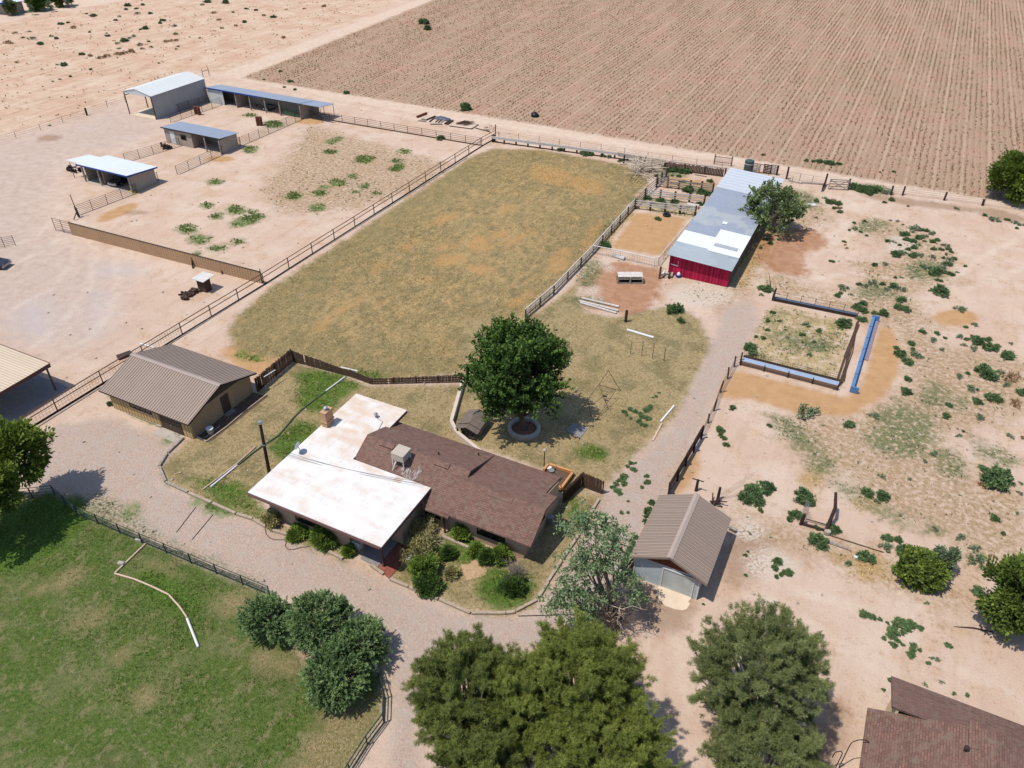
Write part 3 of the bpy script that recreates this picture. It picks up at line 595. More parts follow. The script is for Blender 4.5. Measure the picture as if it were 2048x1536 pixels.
ch = MB().box(-38.4, -37.85, 39.75, 40.75, 0, 5.0); ch.box(-38.46, -37.79, 39.69, 40.81, 3.95, 4.05); ch.box(-38.44,-37.81,39.71,40.79,5.0,5.06)
cho = obj('chimney', ch, MT['brick_tan'], hs)
cc = MB().cyl((-38.1,40.25,5.06), .22, .05, 10); cc.cyl((-38.1,40.25,5.11), .1, .3, 10); cc.cyl((-38.1,40.25,5.38), .2, .12, 10, .05)
obj('chimney_cap', cc, MT['metal_grey'], cho)
vt = MB().cyl((-34.9,43.0,3.44), .12, .35, 10); vt.cyl((-34.9,43.0,3.79), .2, .16, 10, .06); vt.tube([(-34.8,42.9,3.48),(-34.0,42.7,3.48),(-33.7,41.6,3.48)], .025, 6)
obj('vent_pipe', vt, MT['metal_grey'], hs)
sk = MB(); sk.slab([(-29.3,37.9,L(37.9)+.012),(-27.6,37.46,L(37.46)+.012),(-27.3,38.4,L(38.4)+.012),(-27.4,38.95,L(38.95)+.012),(-27.9,38.8,L(38.8)+.012),(-28.0,38.2,L(38.2)+.012),(-28.6,38.45,L(38.45)+.012),(-29.1,38.3,L(38.3)+.012)], .008)
def drip():
    t = NT('sealant_drips'); p = t.pos(); n = t.noise(t.map(p, (5,1.5,1)), 1.5, 4)
    t.base(t.mix(t.rng(n, .42, .62), S(128,102,92), S(186,178,172))).rough(.9); return t.m
obj('sealant_patch', sk, drip(), sh1)
obj('roof_patch', MB().box(-29.0, -28.3, 36.75, 37.35, 3.442, 3.455), plain('patch_sheet', S(222,200,186), .06, 3), frr)
# cooler on the roof
cl = empty('evaporative_cooler', (-29.2, 39.3, 4.5), 'boxy beige evaporative cooler on white legs on brown shingle roof', 'cooler')
cb = MB().box(-29.9, -28.75, 38.1, 39.3, 4.35, 5.0); cb.box(-29.93, -28.72, 38.07, 39.33, 5.0, 5.04); obj('housing', cb, MT['cooler'], cl)
lv = MB()
for k in range(6): lv.box(-28.748, -28.73, 38.2, 39.2, 4.42+k*.09, 4.46+k*.09); lv.box(-29.8, -28.85, 38.08, 38.098, 4.42+k*.09, 4.46+k*.09)
obj('louvre', lv, MT['cooler'], cl)
for x, y in ((-29.85,38.15),(-28.8,38.15),(-29.85,39.25),(-28.8,39.25)):
    obj('leg', MB().box(x-.03, x+.03, y-.03, y+.03, L(y)-.1, 4.35), MT['white_paint'], cl)
dk = MB().tube([(-29.5,38.3,4.4),(-29.6,38.0,3.9),(-29.7,37.8,L(37.8)+.05)], .05, 6); obj('water_pipe', dk, MT['white_paint'], cl)
# dish
dz = g(600, 905, 3.44)
ds = empty('satellite_dish', (dz[0]+.15, dz[1]-.1, 3.44), 'small grey satellite dish at the left edge of white flat roof', 'dish')
o0 = Vector((dz[0]+.15, dz[1]-.1, 3.44)); b = MB().tube([o0, o0+Vector((0,0,.5)), o0+Vector((-.15,0,.75))], .035, 6); obj('mast', b, MT['metal_grey'], ds)
dd = MB(); cen = o0+Vector((-.2,0,.85)); nrm = Vector((-.55,-.45,.7)).normalized(); a1 = nrm.cross(Vector((0,0,1))).normalized(); a2 = nrm.cross(a1); V = [cen-nrm*.08]; Fc = []
for rr in (1, 2):
    for k in range(14):
        q = 2*PI*k/14; V.append(cen+(a1*math.cos(q)*.42+a2*math.sin(q)*.36)*rr/2+nrm*(.08*rr*rr/4-.08))
for k in range(14): Fc.append((0, 1+k, 1+(k+1)%14)); Fc.append((1+k, 15+k, 15+(k+1)%14, 1+(k+1)%14))
dd.add(V, Fc); obj('reflector', dd, MT['metal_grey'], ds); obj('arm', MB().tube([cen-nrm*.05, cen+nrm*.55+Vector((0,0,-.2))], .02, 5), MT['metal_grey'], ds)
# entry slab, pavers, planter
tag(obj('entry_slab', MB().prism([(-28.6,31.1),(-26.9,30.95),(-26.9,33.8),(-29.3,33.8)], 0, .09), MT['concrete_grey']), 'grey concrete entry slab under the corner of white roof', 'slab')
tag(obj('brick_patio', MB().prism([(-26.86,30.9),(-25.5,30.45),(-25.4,31.5),(-25.7,33.8),(-26.86,33.8)], 0, .07), MT['brick_red']), 'red brick patio beside the grey entry slab', 'patio')
pl = empty('porch_planter', (-29.4,32.0,0), 'white box planter at the porch next to entry slab', 'planter')
pbx = MB().box(-29.75,-29.1,31.7,32.25,0,.85); obj('box', pbx, MT['white_paint'], pl); obj('lid', MB().box(-29.78,-29.07,31.67,32.28,.85,.9), MT['cooler'], pl)

# --- brown metal-roofed outbuilding ------------------------------------------
ob = empty('outbuilding', (-56, 40, 0), 'tan outbuilding with a big brown ribbed metal roof beside the lawn', 'outbuilding')
x0, x1, y0, y1, ez, rz_ = -61.4, -51.0, 35.95, 44.1, 2.28, 3.8; ym = 40.05
obj('wall', MB().box(x0, x1, y0, y0+.2, 0, ez+.12), MT['siding'], ob)
obj('wall', MB().box(x1-.2, x1, y0+.201, y1, 0, 2.5).box(x0, x0+.2, y0+.201, y1, 0, 2.5).box(x0+.2, x1-.2, y1-.2, y1, 0, 2.4), MT['siding_y'], ob)
for xa, xb in ((x0+.03, x0+.17), (x1-.17, x1+.03)): obj('gable_end', MB().xprism([(y0+.05,2.46),(y1-.05,2.46),(ym,3.72)], xa, xb), MT['olive_brown'], ob)
mr = MB(); sl = (rz_-2.3)/(ym-35.5); rf = lambda y: rz_-sl*abs(y-ym)
mr.slab([(-62.05,35.5,rf(35.5)),(-50.5,35.5,rf(35.5)),(-50.5,ym,rz_),(-62.05,ym,rz_)], .07)
mr.slab([(-62.05,ym,rz_),(-50.5,ym,rz_),(-50.5,44.6,rf(44.6)),(-62.05,44.6,rf(44.6))], .07)
rr_ = obj('metal_roof', mr, MT['brown_roof_y'], ob)
rb = MB(); x = -61.9
while x < -50.5:
    rb.beam((x,35.5,rf(35.5)+.02),(x,ym-.2,rf(ym-.2)+.02), .035, .05); rb.beam((x,44.6,rf(44.6)+.02),(x,ym+.2,rf(ym+.2)+.02), .035, .05); x += .305
obj('roof_rib', rb, plain('brown_rib', S(150,132,121), .05, 2, .5), rr_)
rc = MB(); rc.slab([(-62.1,ym-.24,rf(ym-.24)+.06),(-50.45,ym-.24,rf(ym-.24)+.06),(-50.45,ym,rz_+.07),(-62.1,ym,rz_+.07)], .025); rc.slab([(-62.1,ym,rz_+.07),(-50.45,ym,rz_+.07),(-50.45,ym+.24,rf(ym+.24)+.06),(-62.1,ym+.24,rf(ym+.24)+.06)], .025)
obj('ridge_cap', rc, plain('brown_cap', S(178,160,148), .04, 2, .5), rr_)
tr = MB()
for yy in ((35.5,ym),(44.6,ym)): tr.beam((-50.47,yy[0],rf(yy[0])-.09),(-50.47,yy[1],rz_-.09), .03, .16)
tr.beam((-62.05,35.48,rf(35.5)-.09),(-50.5,35.48,rf(35.5)-.09), .03, .13); obj('fascia', tr, MT['fascia_dark'], rr_)
w_ = window_x(ob, y0, -58.7, -55.9, 1.2, 1.95, n=4)
obj('sill', MB().box(-58.8,-55.8,y0-.1,y0-.051,1.1,1.195), plain('sill_tan', S(226,196,150), .05, 2), w_)
gd = MB().box(-54.9, -52.1, y0-.02, y0-.003, .06, 1.95)
for k in range(4): gd.box(-54.85, -52.15, y0-.035, y0-.0205, .12+k*.46, .48+k*.46)
g_ = obj('garage_door', gd, MT['brown_door'], ob); obj('handle', MB().rbox((-53.5,y0-.06,.8), .14, .04, .05), MT['chrome'], g_)
dr = MB().box(x1+.003, x1+.04, 40.0, 41.0, .15, 2.1); d_ = obj('door', dr, MT['brown_door'], ob); obj('handle', MB().rbox((x1+.07,40.12,1.05), .06, .05, .1), MT['chrome'], d_)
obj('step', MB().box(x1+.01, x1+.55, 39.95, 41.05, 0, .14), MT['concrete_grey'], ob)
obj('apron', MB().box(-55.0, -51.9, 34.8, 35.9, 0, .05), MT['concrete'], ob)
obj('sill_board', MB().beam((-59.6,35.88,.14),(-55.4,35.88,.14), .05, .08), MT['timber'], ob)

# --- garage --------------------------------------------------------------------
ga = empty('garage', (-6.4, 42.5, 0), 'small garage with taupe ribbed gable roof and pale lap siding', 'garage')
x0, x1, y0, y1 = -8.95, -3.95, 39.1, 45.7; xm = -6.35; rz_ = 3.85; ez = 2.45; sl = (rz_-ez)/(xm+9.3); rf = lambda x: rz_-sl*abs(x-xm)
obj('wall', MB().box(x0, -6.75, y0, y0+.15, 0, 2.4).box(-4.35, x1, y0, y0+.15, 0, 2.4).box(-6.75,-4.35,y0+.02,y0+.15,2.12,2.4), MT['garage_siding'], ga)
obj('wall', MB().box(x0, x0+.15, y0+.151, y1, 0, 2.52).box(x1-.15, x1, y0+.151, y1, 0, 2.52).box(x0+.15, x1-.15, y1-.15, y1, 0, 2.4), plain('garage_side_paint', S(188,182,172), .08, 2), ga)
for ya, yb in ((y0+.01, y0+.14), (y1-.14, y1-.01)): obj('gable_end', MB().yprism([(x0+.03,2.41),(x1-.03,2.41),(xm,rz_-.12)], ya, yb), MT['red_brown'], ga)
mr = MB(); mr.slab([(-9.3,38.7,ez),(xm,38.7,rz_),(xm,46.0,rz_),(-9.3,46.0,ez)], .07); mr.slab([(xm,38.7,rz_),(-3.4,38.7,rf(-3.4)),(-3.4,46.0,rf(-3.4)),(xm,46.0,rz_)], .07)
rr_ = obj('metal_roof', mr, MT['brown_roof_x'], ga); rb = MB(); y = 38.85
while y < 46.0:
    rb.beam((-9.3,y,ez+.02),(xm-.2,y,rf(xm-.2)+.02), .035, .05); rb.beam((-3.4,y,rf(-3.4)+.02),(xm+.2,y,rf(xm+.2)+.02), .035, .05); y += .305
obj('roof_rib', rb, plain('taupe_rib', S(156,138,127), .05, 2, .5), rr_)
rc = MB(); rc.slab([(xm-.24,38.66,rf(xm-.24)+.06),(xm,38.66,rz_+.07),(xm,46.04,rz_+.07),(xm-.24,46.04,rf(xm-.24)+.06)], .025); rc.slab([(xm,38.66,rz_+.07),(xm+.24,38.66,rf(xm+.24)+.06),(xm+.24,46.04,rf(xm+.24)+.06),(xm,46.04,rz_+.07)], .025)
obj('ridge_cap', rc, plain('taupe_cap', S(190,170,156), .04, 2, .5), rr_)
tr = MB()
for xa in (-9.3, -3.4): tr.beam((xa,38.68,rf(xa)-.1),(xm,38.68,rz_-.1), .03, .14)
obj('fascia', tr, plain('taupe_fascia', S(150,132,122), .05, 2), rr_)
gd = MB().box(-6.7, -4.4, y0-.01, y0+.06, .03, 2.1); g_ = obj('garage_door', gd, MT['garage_door'], ga)
dt = MB().box(-6.78,-6.7,y0-.06,y0-.002,0,2.2).box(-4.4,-4.32,y0-.06,y0-.002,0,2.2).box(-6.7,-4.4,y0-.06,y0-.012,2.1,2.2); obj('door_frame', dt, MT['white_paint'], g_)
for xa in (x0-.01, x1-.08): obj('corner_trim', MB().box(xa,xa+.09,y0-.04,y0-.002,0,2.4), MT['white_paint'], ga)
z4 = gz(1240,960,5.908)
apr = [z4(x,y)[:2] for x,y in ((470,1232),(850,1392),(830,1420),(806,1440),(828,1470),(790,1530),(740,1548),(640,1530),(530,1490),(480,1430),(430,1360),(436,1290))]
obj('apron', MB().prism(apr, 0, .06), MT['concrete_pale'], ga)

# --- red barn ------------------------------------------------------------------
ba = empty('livestock_barn', (-17.3, 103, 0), 'long red fronted barn with patched galvanised sheet roof', 'barn')
bx0, bx1 = -21.3, -13.35; bz = lambda x: 3.0-.4*(x-bx0)/(bx1-bx0)
obj('front_wall', MB().add([(bx0+.15,87.35,0),(bx1-.15,87.35,0),(bx1-.15,87.35,bz(bx1)-.1),(bx0+.15,87.35,bz(bx0)-.1),(bx0+.15,87.5,0),(bx1-.15,87.5,0),(bx1-.15,87.5,bz(bx1)-.1),(bx0+.15,87.5,bz(bx0)-.1)],[(0,1,2,3),(7,6,5,4),(0,4,5,1),(1,5,6,2),(2,6,7,3),(3,7,4,0)]), MT['barn_red'], ba)
obj('side_wall', MB().box(bx1-.3, bx1-.15, 87.51, 119.3, 0, 2.45).box(bx0+.15, bx0+.3, 87.51, 95, 0, 2.85), MT['barn_wood'], ba)
obj('back_wall', MB().box(bx0+.31, bx1-.31, 119.1, 119.3, 0, 2.5), MT['barn_wood'], ba)
ys = [86.85, 90.0, 95.0, 109.2, 119.7]
def bpan(xa, xb, ya, yb, dz, mat, t=.04): return obj('roof_sheet', MB().slab([(xa,ya,bz(xa)+dz),(xb,ya,bz(xb)+dz),(xb,yb,bz(xb)+dz),(xa,yb,bz(xa)+dz)], t), MT[mat], ba)
zz4 = gz(1000,220,2.926)
yA = zz4(1005,762,2.95)[1]; yB = zz4(1080,705,2.95)[1]; yC = zz4(1270,455,2.95)[1]; yE = zz4(1268,718,2.8)[1]
bpan(bx0-.2, bx1+.12, 86.75, yA, 0.0, 'barn_front')
xM = -17.3
bpan(bx0-.15, xM, yA-.1, yB, .05, 'barn_white'); bpan(xM, bx1+.1, yA-.5, yE+1.2, .06, 'barn_white')
bpan(bx0-.12, xM, yB-.2, yC+.2, .012, 'barn_mid'); bpan(xM, bx1+.08, yE+1.0, yC+.2, .014, 'barn_mid')
bpan(bx0-.2, bx1+.15, yC, 119.75, .06, 'barn_far')
bpan(-16.9, -13.9, yA+1.1, yA+2.0, .1, 'barn_mid', .01); bpan(-17.6, -17.0, yE+3.0, yE+3.8, .07, 'barn_white', .01)
bpan(-14.6, -13.4, yA-.9, yA-.5, .04, 'barn_mid', .01)
for k in range(9): obj('post', MB().box(bx0+.15, bx0+.3, 87.6+k*3.95, 87.75+k*3.95, 0, 2.8), MT['wood_dark'], ba)
obj('beam', MB().beam((bx0+.22,87.6,2.84),(bx0+.22,119.5,2.84), .14, .1), MT['wood_dark'], ba)
ppb = MB(); zb = gz(1320,480,12.8)
a = Vector((-20.9,87.28,1.55)); ppb.tube([a, a+Vector((.9,0,-.1)), a+Vector((.9,0,.55))], .05, 6); obj('pipe', ppb, MT['pvc'], ba)

# --- far-left sheds --------------------------------------------------------------
wsd = empty('machine_shed', (-108, 78, 0), 'open fronted machine shed with bright white roof and blue trim', 'shed')
def slr(x0, x1, y0, y1, za, zb, mat, par, name='roof', t=.07): return obj(name, MB().slab([(x0,y0,za),(x1,y0,za),(x1,y1,zb),(x0,y1,zb)], t), MT[mat], par)
slr(-113.2, -102.1, 74.6, 80.4, 3.05, 2.55, 'white_sheet', wsd); slr(-116.2, -113.25, 75.2, 79.4, 2.95, 2.5, 'white_sheet', wsd)
obj('fascia', MB().box(-113.2,-102.1,74.56,74.6,2.82,3.06).beam((-102.08,74.6,2.9),(-102.08,80.4,2.42), .03, .2), MT['blue_dark'], wsd)
obj('wall', MB().box(-102.7,-102.5,75.4,80.0,0,2.5).box(-113,-102.71,79.8,80.0,0,2.4).box(-113.0,-112.8,75.6,79.79,0,2.5).box(-109.4,-109.2,75.8,79.79,0,2.5), MT['block_wall'], wsd)
for x in (-112.9,-109.3,-102.6): obj('post', MB().box(x-.12,x+.12,75.1,75.3,0,2.85), MT['block_wall'], wsd)
for x, y in ((-115.9,75.5),(-115.9,79.0)): obj('post', MB().cyl((x,y,0), .05, 2.55, 6), MT['dark_pipe'], wsd)
obj('slab', MB().box(-113.3,-102.3,74.9,75.35,0,.04).box(-113.0,-102.7,75.36,79.8,0,.03), MT['concrete'], wsd)
gsd = empty('tack_shed', (-109, 96, 0), 'grey roofed shed with white door and one open stall', 'shed')
slr(-115.7, -102.1, 94.0, 98.6, 2.85, 2.5, 'galv_blue', gsd)
obj('fascia', MB().box(-115.7,-102.1,93.96,94.0,2.66,2.86), MT['frame_dark'], gsd)
obj('wall', MB().box(-115.4,-109.0,94.3,94.5,0,2.72).box(-115.4,-115.2,94.51,98.3,0,2.45).box(-115.2,-102.4,98.1,98.3,0,2.42).box(-102.6,-102.4,94.3,98.09,0,2.45).box(-109.2,-109.0,94.51,98.09,0,2.45), MT['block_wall'], gsd)
d_ = obj('door', MB().box(-114.1,-113.0,94.25,94.297,.05,2.25), MT['white_paint'], gsd); obj('handle', MB().rbox((-113.15,94.22,1.1), .05, .05, .1), MT['chrome'], d_)
window_x(gsd, 94.3, -111.6, -110.3, 1.2, 2.1, n=1)
for x in (-105.8,-102.5): obj('post', MB().box(x-.09,x+.09,94.05,94.23,0,2.7), MT['wood_grey'], gsd)
lsd = empty('long_stable', (-112, 117, 0), 'very long low stable with blue grey roof and open bays', 'stable')
slr(-126.2, -102.35, 115.4, 119.7, 3.05, 2.55, 'galv_blue', lsd); slr(-102.3, -97.7, 115.7, 119.9, 2.95, 2.5, 'galv_blue', lsd)
obj('fascia', MB().box(-126.2,-112.0,115.35,115.4,2.84,3.08), MT['blue_dark'], lsd); obj('fascia', MB().box(-111.99,-102.35,115.36,115.4,2.88,3.06), MT['green_black'], lsd)
obj('wall', MB().box(-126,-102.4,119.2,119.4,0,2.5).box(-118.7,-118.5,115.7,119.19,0,2.6).box(-102.75,-102.5,115.7,119.19,0,2.6).box(-126,-125.8,115.7,119.19,0,2.6).box(-102.4,-100.9,118.9,119.1,0,2.4), MT['block_wall'], lsd)
obj('door', MB().box(-125.8,-121.9,115.6,115.7,0,2.75), MT['white_wall'], lsd)
for x in (-118.6,-115.0,-111.2,-107.6,-102.6): obj('post', MB().box(x-.09,x+.09,115.5,115.68,0,2.85), MT['wood_grey'], lsd)
for x, y in ((-97.9,115.9),(-97.9,119.7),(-100.2,119.6)): obj('post', MB().cyl((x,y,0), .05, 2.5, 6), MT['dark_pipe'], lsd)
obj('slab', MB().box(-121.8,-118.8,115.6,119.1,0,.03), MT['concrete'], lsd)
msd = empty('hay_barn', (-131, 109, 0), 'tall metal barn with white gable roof and open end', 'barn')
x0, x1, y0, y1 = -134.4, -127.0, 102.8, 116.6; xm = -130.9; ez = 4.45; rz_ = 5.25
mr = MB(); mr.slab([(x0-.2,y0-.1,ez-.05),(xm,y0-.1,rz_),(xm,y1,rz_),(x0-.2,y1,ez-.05)], .06); mr.slab([(xm,y0-.1,rz_),(x1+.2,y0-.1,ez-.05),(x1+.2,y1,ez-.05),(xm,y1,rz_)], .06)
obj('roof', mr, plain('white_metal_roof', S(226,228,224), .04, 1.5, .9), msd)
obj('wall', MB().box(x1-.1,x1,y0,y1-.1,0,ez-.06), MT['metal_wall'], msd)
obj('gable_end', MB().yprism([(x0,ez-.1),(x0,ez-.35),(x1-.11,ez-.35),(x1-.11,ez-.1),(xm,rz_-.1)], y0, y0+.08), MT['white_wall'], msd)
for y in (y0+.1,107.4,112.0,y1-.2): obj('post', MB().box(x0,x0+.15,y,y+.15,0,ez-.2), MT['dark_pipe'], msd)
obj('post', MB().box(x1-.16,x1+.01,y0-.06,y0+.06,0,ez-.1), MT['dark_pipe'], msd)
obj('beam', MB().beam((x0+.07,y0+.2,3.6),(x0+.07,y1-.2,3.6), .1, .12), MT['dark_pipe'], msd)
obj('slab', MB().box(x0+.2,x1-.11,y0-.05,y1-.2,0,.05), MT['concrete_pale'], msd)
cp = empty('carport', (-75,31,0), 'tan ribbed metal carport cut by the left edge', 'carport')
cps = MB(); cps.slab([(-86,26.5,3.05),(-68.8,26.5,3.05),(-68.8,35.7,3.25),(-86,35.7,3.25)], .06); obj('roof', cps, MT['tan_roof'], cp)
obj('fascia', MB().box(-68.8,-68.74,26.5,35.7,2.82,3.2).box(-86,-68.81,35.7,35.76,2.95,3.28), MT['fascia'], cp)
for x, y in ((-69.1,35.4),(-69.1,27.0),(-77,35.4)): obj('post', MB().box(x-.07,x+.07,y-.07,y+.07,0,2.95), MT['fascia'], cp)
obj('slab', MB().box(-86,-68.3,26,36.3,0,.06), MT['concrete_grey'], cp)
# neighbour house (only a corner is in view)
nb = empty('neighbour_house', (15,30,0), 'cream neighbour house with dark brown shingle roof at the right bottom corner', 'house')
obj('wall', MB().prism([(9.55,36.1),(30,36.1),(30,15),(8.5,15),(8.5,33.1),(9.55,33.1)], 0, 2.6), MT['stucco_cream'], nb)
zr = lambda y: 2.75+.36*(36.6-y); zw = lambda x: 2.75+.36*(x-8.0)
obj('gable_end', MB().xprism([(36.1,2.6),(36.1,2.76),(33.55,zr(33.55)-.17),(33.55,2.6)], 9.4, 9.549), MT['stucco_cream'], nb)
obj('shingle_roof', MB().slab([(9.1,36.6,zr(36.6)),(9.1,33.5,zr(33.5)),(11.1,33.5,zr(33.5)),(14.3,30.3,zr(30.3)),(31,30.3,zr(30.3)),(31,36.6,zr(36.6))], .16), MT['shingle'], nb)
obj('shingle_roof', MB().slab([(8.0,33.6,zw(8)),(8.0,14,zw(8)),(14.3,14,zw(14.3)),(14.3,33.6,zw(14.3))], .16).slab([(14.305,33.6,zw(14.3)),(14.305,14,zw(14.3)),(20.6,14,2.75),(20.6,33.6,2.75)], .16), MT['shingle_side'], nb)
vp = g(1918, 1520, 3.5); vv = MB().cyl((vp[0],vp[1],zw(vp[0])-.1), .1, .4, 10); vv.cyl((vp[0],vp[1],zw(vp[0])+.3), .16, .1, 10, .12); obj('vent_pipe', vv, MT['fascia_dark'], nb)
vq = g(1935, 1490, 3.6); obj('ridge_vent', MB().slab([(vq[0]-.25,vq[1]-.9,zw(vq[0]-.25)+.06),(vq[0]+.25,vq[1]-.9,zw(vq[0]+.25)+.06),(vq[0]+.25,vq[1]+.9,zw(vq[0]+.25)+.06),(vq[0]-.25,vq[1]+.9,zw(vq[0]-.25)+.06)], .08), MT['shingle_side'], nb)
# far building beyond the road
fb = empty('far_shed', (-268,163,0), 'low far shed with a blue edged white roof at the upper left corner', 'shed')
q = g(0, 6, 3); obj('roof', MB().slab([(q[0]-18,q[1]-4,3.4),(q[0]+4,q[1]-1,3.4),(q[0]+3,q[1]+6,3.0),(q[0]-19,q[1]+3,3.0)], .15), MT['white_sheet'], fb)
obj('wall', MB().prism([(q[0]-17,q[1]-2),(q[0]+3,q[1]+.4),(q[0]+2.4,q[1]+5),(q[0]-18,q[1]+2.6)], 0, 2.8), MT['block_wall'], fb); obj('fascia', MB().beam((q[0]-18,q[1]-4.1,3.3),(q[0]+4,q[1]-1.1,3.3), .08, .4), MT['blue_dark'], fb)
# ---------------------------------------------------------------- fences
def V3(p, z=0): return Vector((p[0], p[1], z))
def along(pts, step):
    """points every `step` metres on a polyline (corners kept)"""
    out = []
    for i in range(len(pts)-1):
        a, b = V3(pts[i]), V3(pts[i+1]); n = max(1, round((b-a).length/step))
        out += [a+(b-a)*k/n for k in range(n)]
    return out+[V3(pts[-1])]
def fence(name, label, cat, pts, h, step, rails, rmat, pmat, pr=.05, rr=.03, square=False, rsquare=None, group=None, wire=False, jitter=0.0, wiggle=0.0, railname='rail'):
    pts = [p[:2] for p in pts]
    e = empty(name, (pts[0][0], pts[0][1], 0), label, cat, group)
    P = along(pts, step)
    for p in P:
        hh = h*(1+random.uniform(-jitter, jitter)); lean = Vector((random.uniform(-1,1), random.uniform(-1,1), 0))*wiggle
        mb = MB()
        if square: mb.beam(p, p+lean+Vector((0,0,hh)), pr*2, pr*2)
        else: mb.tube([p, p+lean+Vector((0,0,hh))], pr, 6)
        obj('post', mb, pmat, e)
    for z in rails:
        mb = MB()
        for i in range(len(P)-1):
            dz0 = random.uniform(-.06,.06)*(wiggle > 0); dz1 = random.uniform(-.06,.06)*(wiggle > 0)
            if rsquare: mb.beam(P[i]+Vector((0,0,z+dz0)), P[i+1]+Vector((0,0,z+dz1)), rsquare[0], rsquare[1])
            else: mb.tube([P[i]+Vector((0,0,z)), P[i+1]+Vector((0,0,z))], rr, 5)
        obj(railname, mb, rmat, e)
    if wire:
        mb = MB()
        for i in range(len(P)-1):
            a, b = P[i], P[i+1]; n = max(2, int((b-a).length/.3))
            for k in range(1, n): q = a+(b-a)*k/n; mb.tube([q+Vector((0,0,.05)), q+Vector((0,0,h*.95))], .008, 3, False)
            for z in np.arange(.1, h, .25): mb.tube([a+Vector((0,0,z)), b+Vector((0,0,z))], .008, 3, False)
        obj('mesh', mb, MT['wire'], e)
    return e
RP, DP = MT['rust_pipe'], MT['dark_pipe']
z3 = gz(640,160,4.452); z4b = gz(1000,220,2.926); z7 = gz(1220,290,7.877); z8 = gz(1420,280,5.689); z5 = gz(1500,260,3.3395); z1 = gz(0,0,2.926); z0 = gz(0,380,2.926); zy = gz(180,660,3.531)
c0 = g(526,567); c1 = g(957,290)
f = fence('pipe_fence', 'long two rail rusty pipe fence running diagonally past the dry pasture', 'fence', [(-66.3,28.0),(-65.7,49.0),(-65.3,62.1),(-65.1,100),(-64.95,118.6),(-64.6,123.2)], 1.4, 4.75, [1.4,.85], RP, RP, .065, .055)
kb = MB()
for a, b in (((-66.0,28.0),(-65.4,49.0)),((-65.4,49.0),(-65.0,62.1)),((-65.0,62.1),(-64.65,118.6)),((-64.65,118.6),(-64.4,122.6))): kb.beam((a[0],a[1],.09),(b[0],b[1],.09), .08, .18)
obj('kick_board', kb, MT['wood_dark'], f)
kb = MB(); kb.beam((-65.55,28.0,.04),(-64.25,112,.04), .12, .08); obj('ground_timber', kb, MT['wood_grey'], f)
msh = MB()
for k in range(60):
    y = 28+k*.35; msh.tube([(-66.3+(y-28)*.029,y,.1),(-66.3+(y-28)*.029,y,1.35)], .012, 3, False)
for z in (.3,.6,1.1): msh.tube([(-66.3,28,z),(-65.7,49,z)], .012, 3, False)
obj('mesh', msh, RP, f)
f = fence('pipe_fence', 'four rail pipe fence across the top of the bare corral', 'fence', [(-101.2,116.9),(-97.4,117.6),(-80,117.95),(-65.1,118.4)], 1.4, 3.0, [1.38,1.05,.72,.4], RP, RP, .05, .035)
obj('kick_board', MB().beam((-97,117.5,.1),(-65.2,118.3,.1), .1, .2), MT['wood_brown'], f)
# tan sheet fence
tf = empty('sheet_fence', (-84,61,0), 'tall tan ribbed sheet metal fence between the two dirt lots', 'fence')
a, b = Vector((-101.5,60.8,0)), Vector((-65.5,62.0,0)); d = (b-a).normalized(); nrm = Vector((-d.y, d.x, 0))
mb = MB(); a2 = a+d*3.3
mb.add([a2,b,b+Vector((0,0,1.65)),a2+Vector((0,0,1.85)),a2+nrm*.05,b+nrm*.05,b+nrm*.05+Vector((0,0,1.65)),a2+nrm*.05+Vector((0,0,1.85))],[(0,1,2,3),(7,6,5,4),(0,4,5,1),(1,5,6,2),(2,6,7,3),(3,7,4,0)])
sp = obj('panel', mb, MT['tan_fence'], tf)
rbm = MB(); L_ = (b-a2).length; k = 0
while k*.42 < L_:
    q = a2+d*(k*.42)-nrm*.02; zt = 1.85-.2*k*.42/L_; rbm.beam(q+Vector((0,0,.02)), q+Vector((0,0,zt)), .09, .05); k += 1
obj('rib', rbm, plain('tan_rib', S(222,184,146), .06, 2), sp)
obj('cap', MB().beam(a2+Vector((0,0,1.88)), b+Vector((0,0,1.68)), .12, .06), MT['fascia_dark'], tf)
gt = MB()
for z in (.25,.6,.95,1.3,1.65,1.9): gt.tube([a+Vector((0,0,z)), a2+Vector((0,0,z))], .03, 5)
for q in (a, a+d*1.6, a2-d*.1): gt.tube([q, q+Vector((0,0,1.95))], .04, 5)
obj('gate', gt, RP, tf)
for q in (.0, 1.0):
    p = a2.lerp(b, q); obj('post', MB().tube([p+nrm*.1, p+nrm*.1+Vector((0,0,2.0))], .06, 6), DP, tf)
# white rail fence at the back of the pasture
WR = [(-64.0,120.9),(-37.2,123.6)]
f = fence('rail_fence', 'white two rail wooden fence with dark stub posts behind the pasture', 'fence', WR, 1.1, 2.32, [], MT['wood_white'], MT['wood_dark'], .11, .05, True)
for z, o in ((1.05,.16),(.82,-.16)):
    mb = MB(); P = along(WR, 4.64)
    for i in range(len(P)-1): mb.beam(P[i]+Vector((0,-.14,z)), P[i+1]+Vector((0,-.14,z-.02)), .13, .2)
    obj('rail', mb, MT['wood_white'], f)
obj('kick_board', MB().beam((-63.8,121.0,.1),(-37.4,123.6,.1), .08, .2), MT['wood_brown'], f)
obj('post', MB().beam((-63.9,121.2,0),(-63.9,121.2,1.25), .5, .5), MT['wood_dark'], f)
for i, (p, q) in enumerate((((190,175,.9),(450,285,.15)),((150,292,.15),(440,318,.1)))):
    A = z7(*p); B = z7(*q); tag(obj('fallen_rail', MB().beam(A, B, .18, .07), MT['wood_white']), ['white rail hanging from the last post down to the brush pile','short white rail lying flat on the ground left of the brush pile'][i], 'board', 'fallen rails by the brush pile')
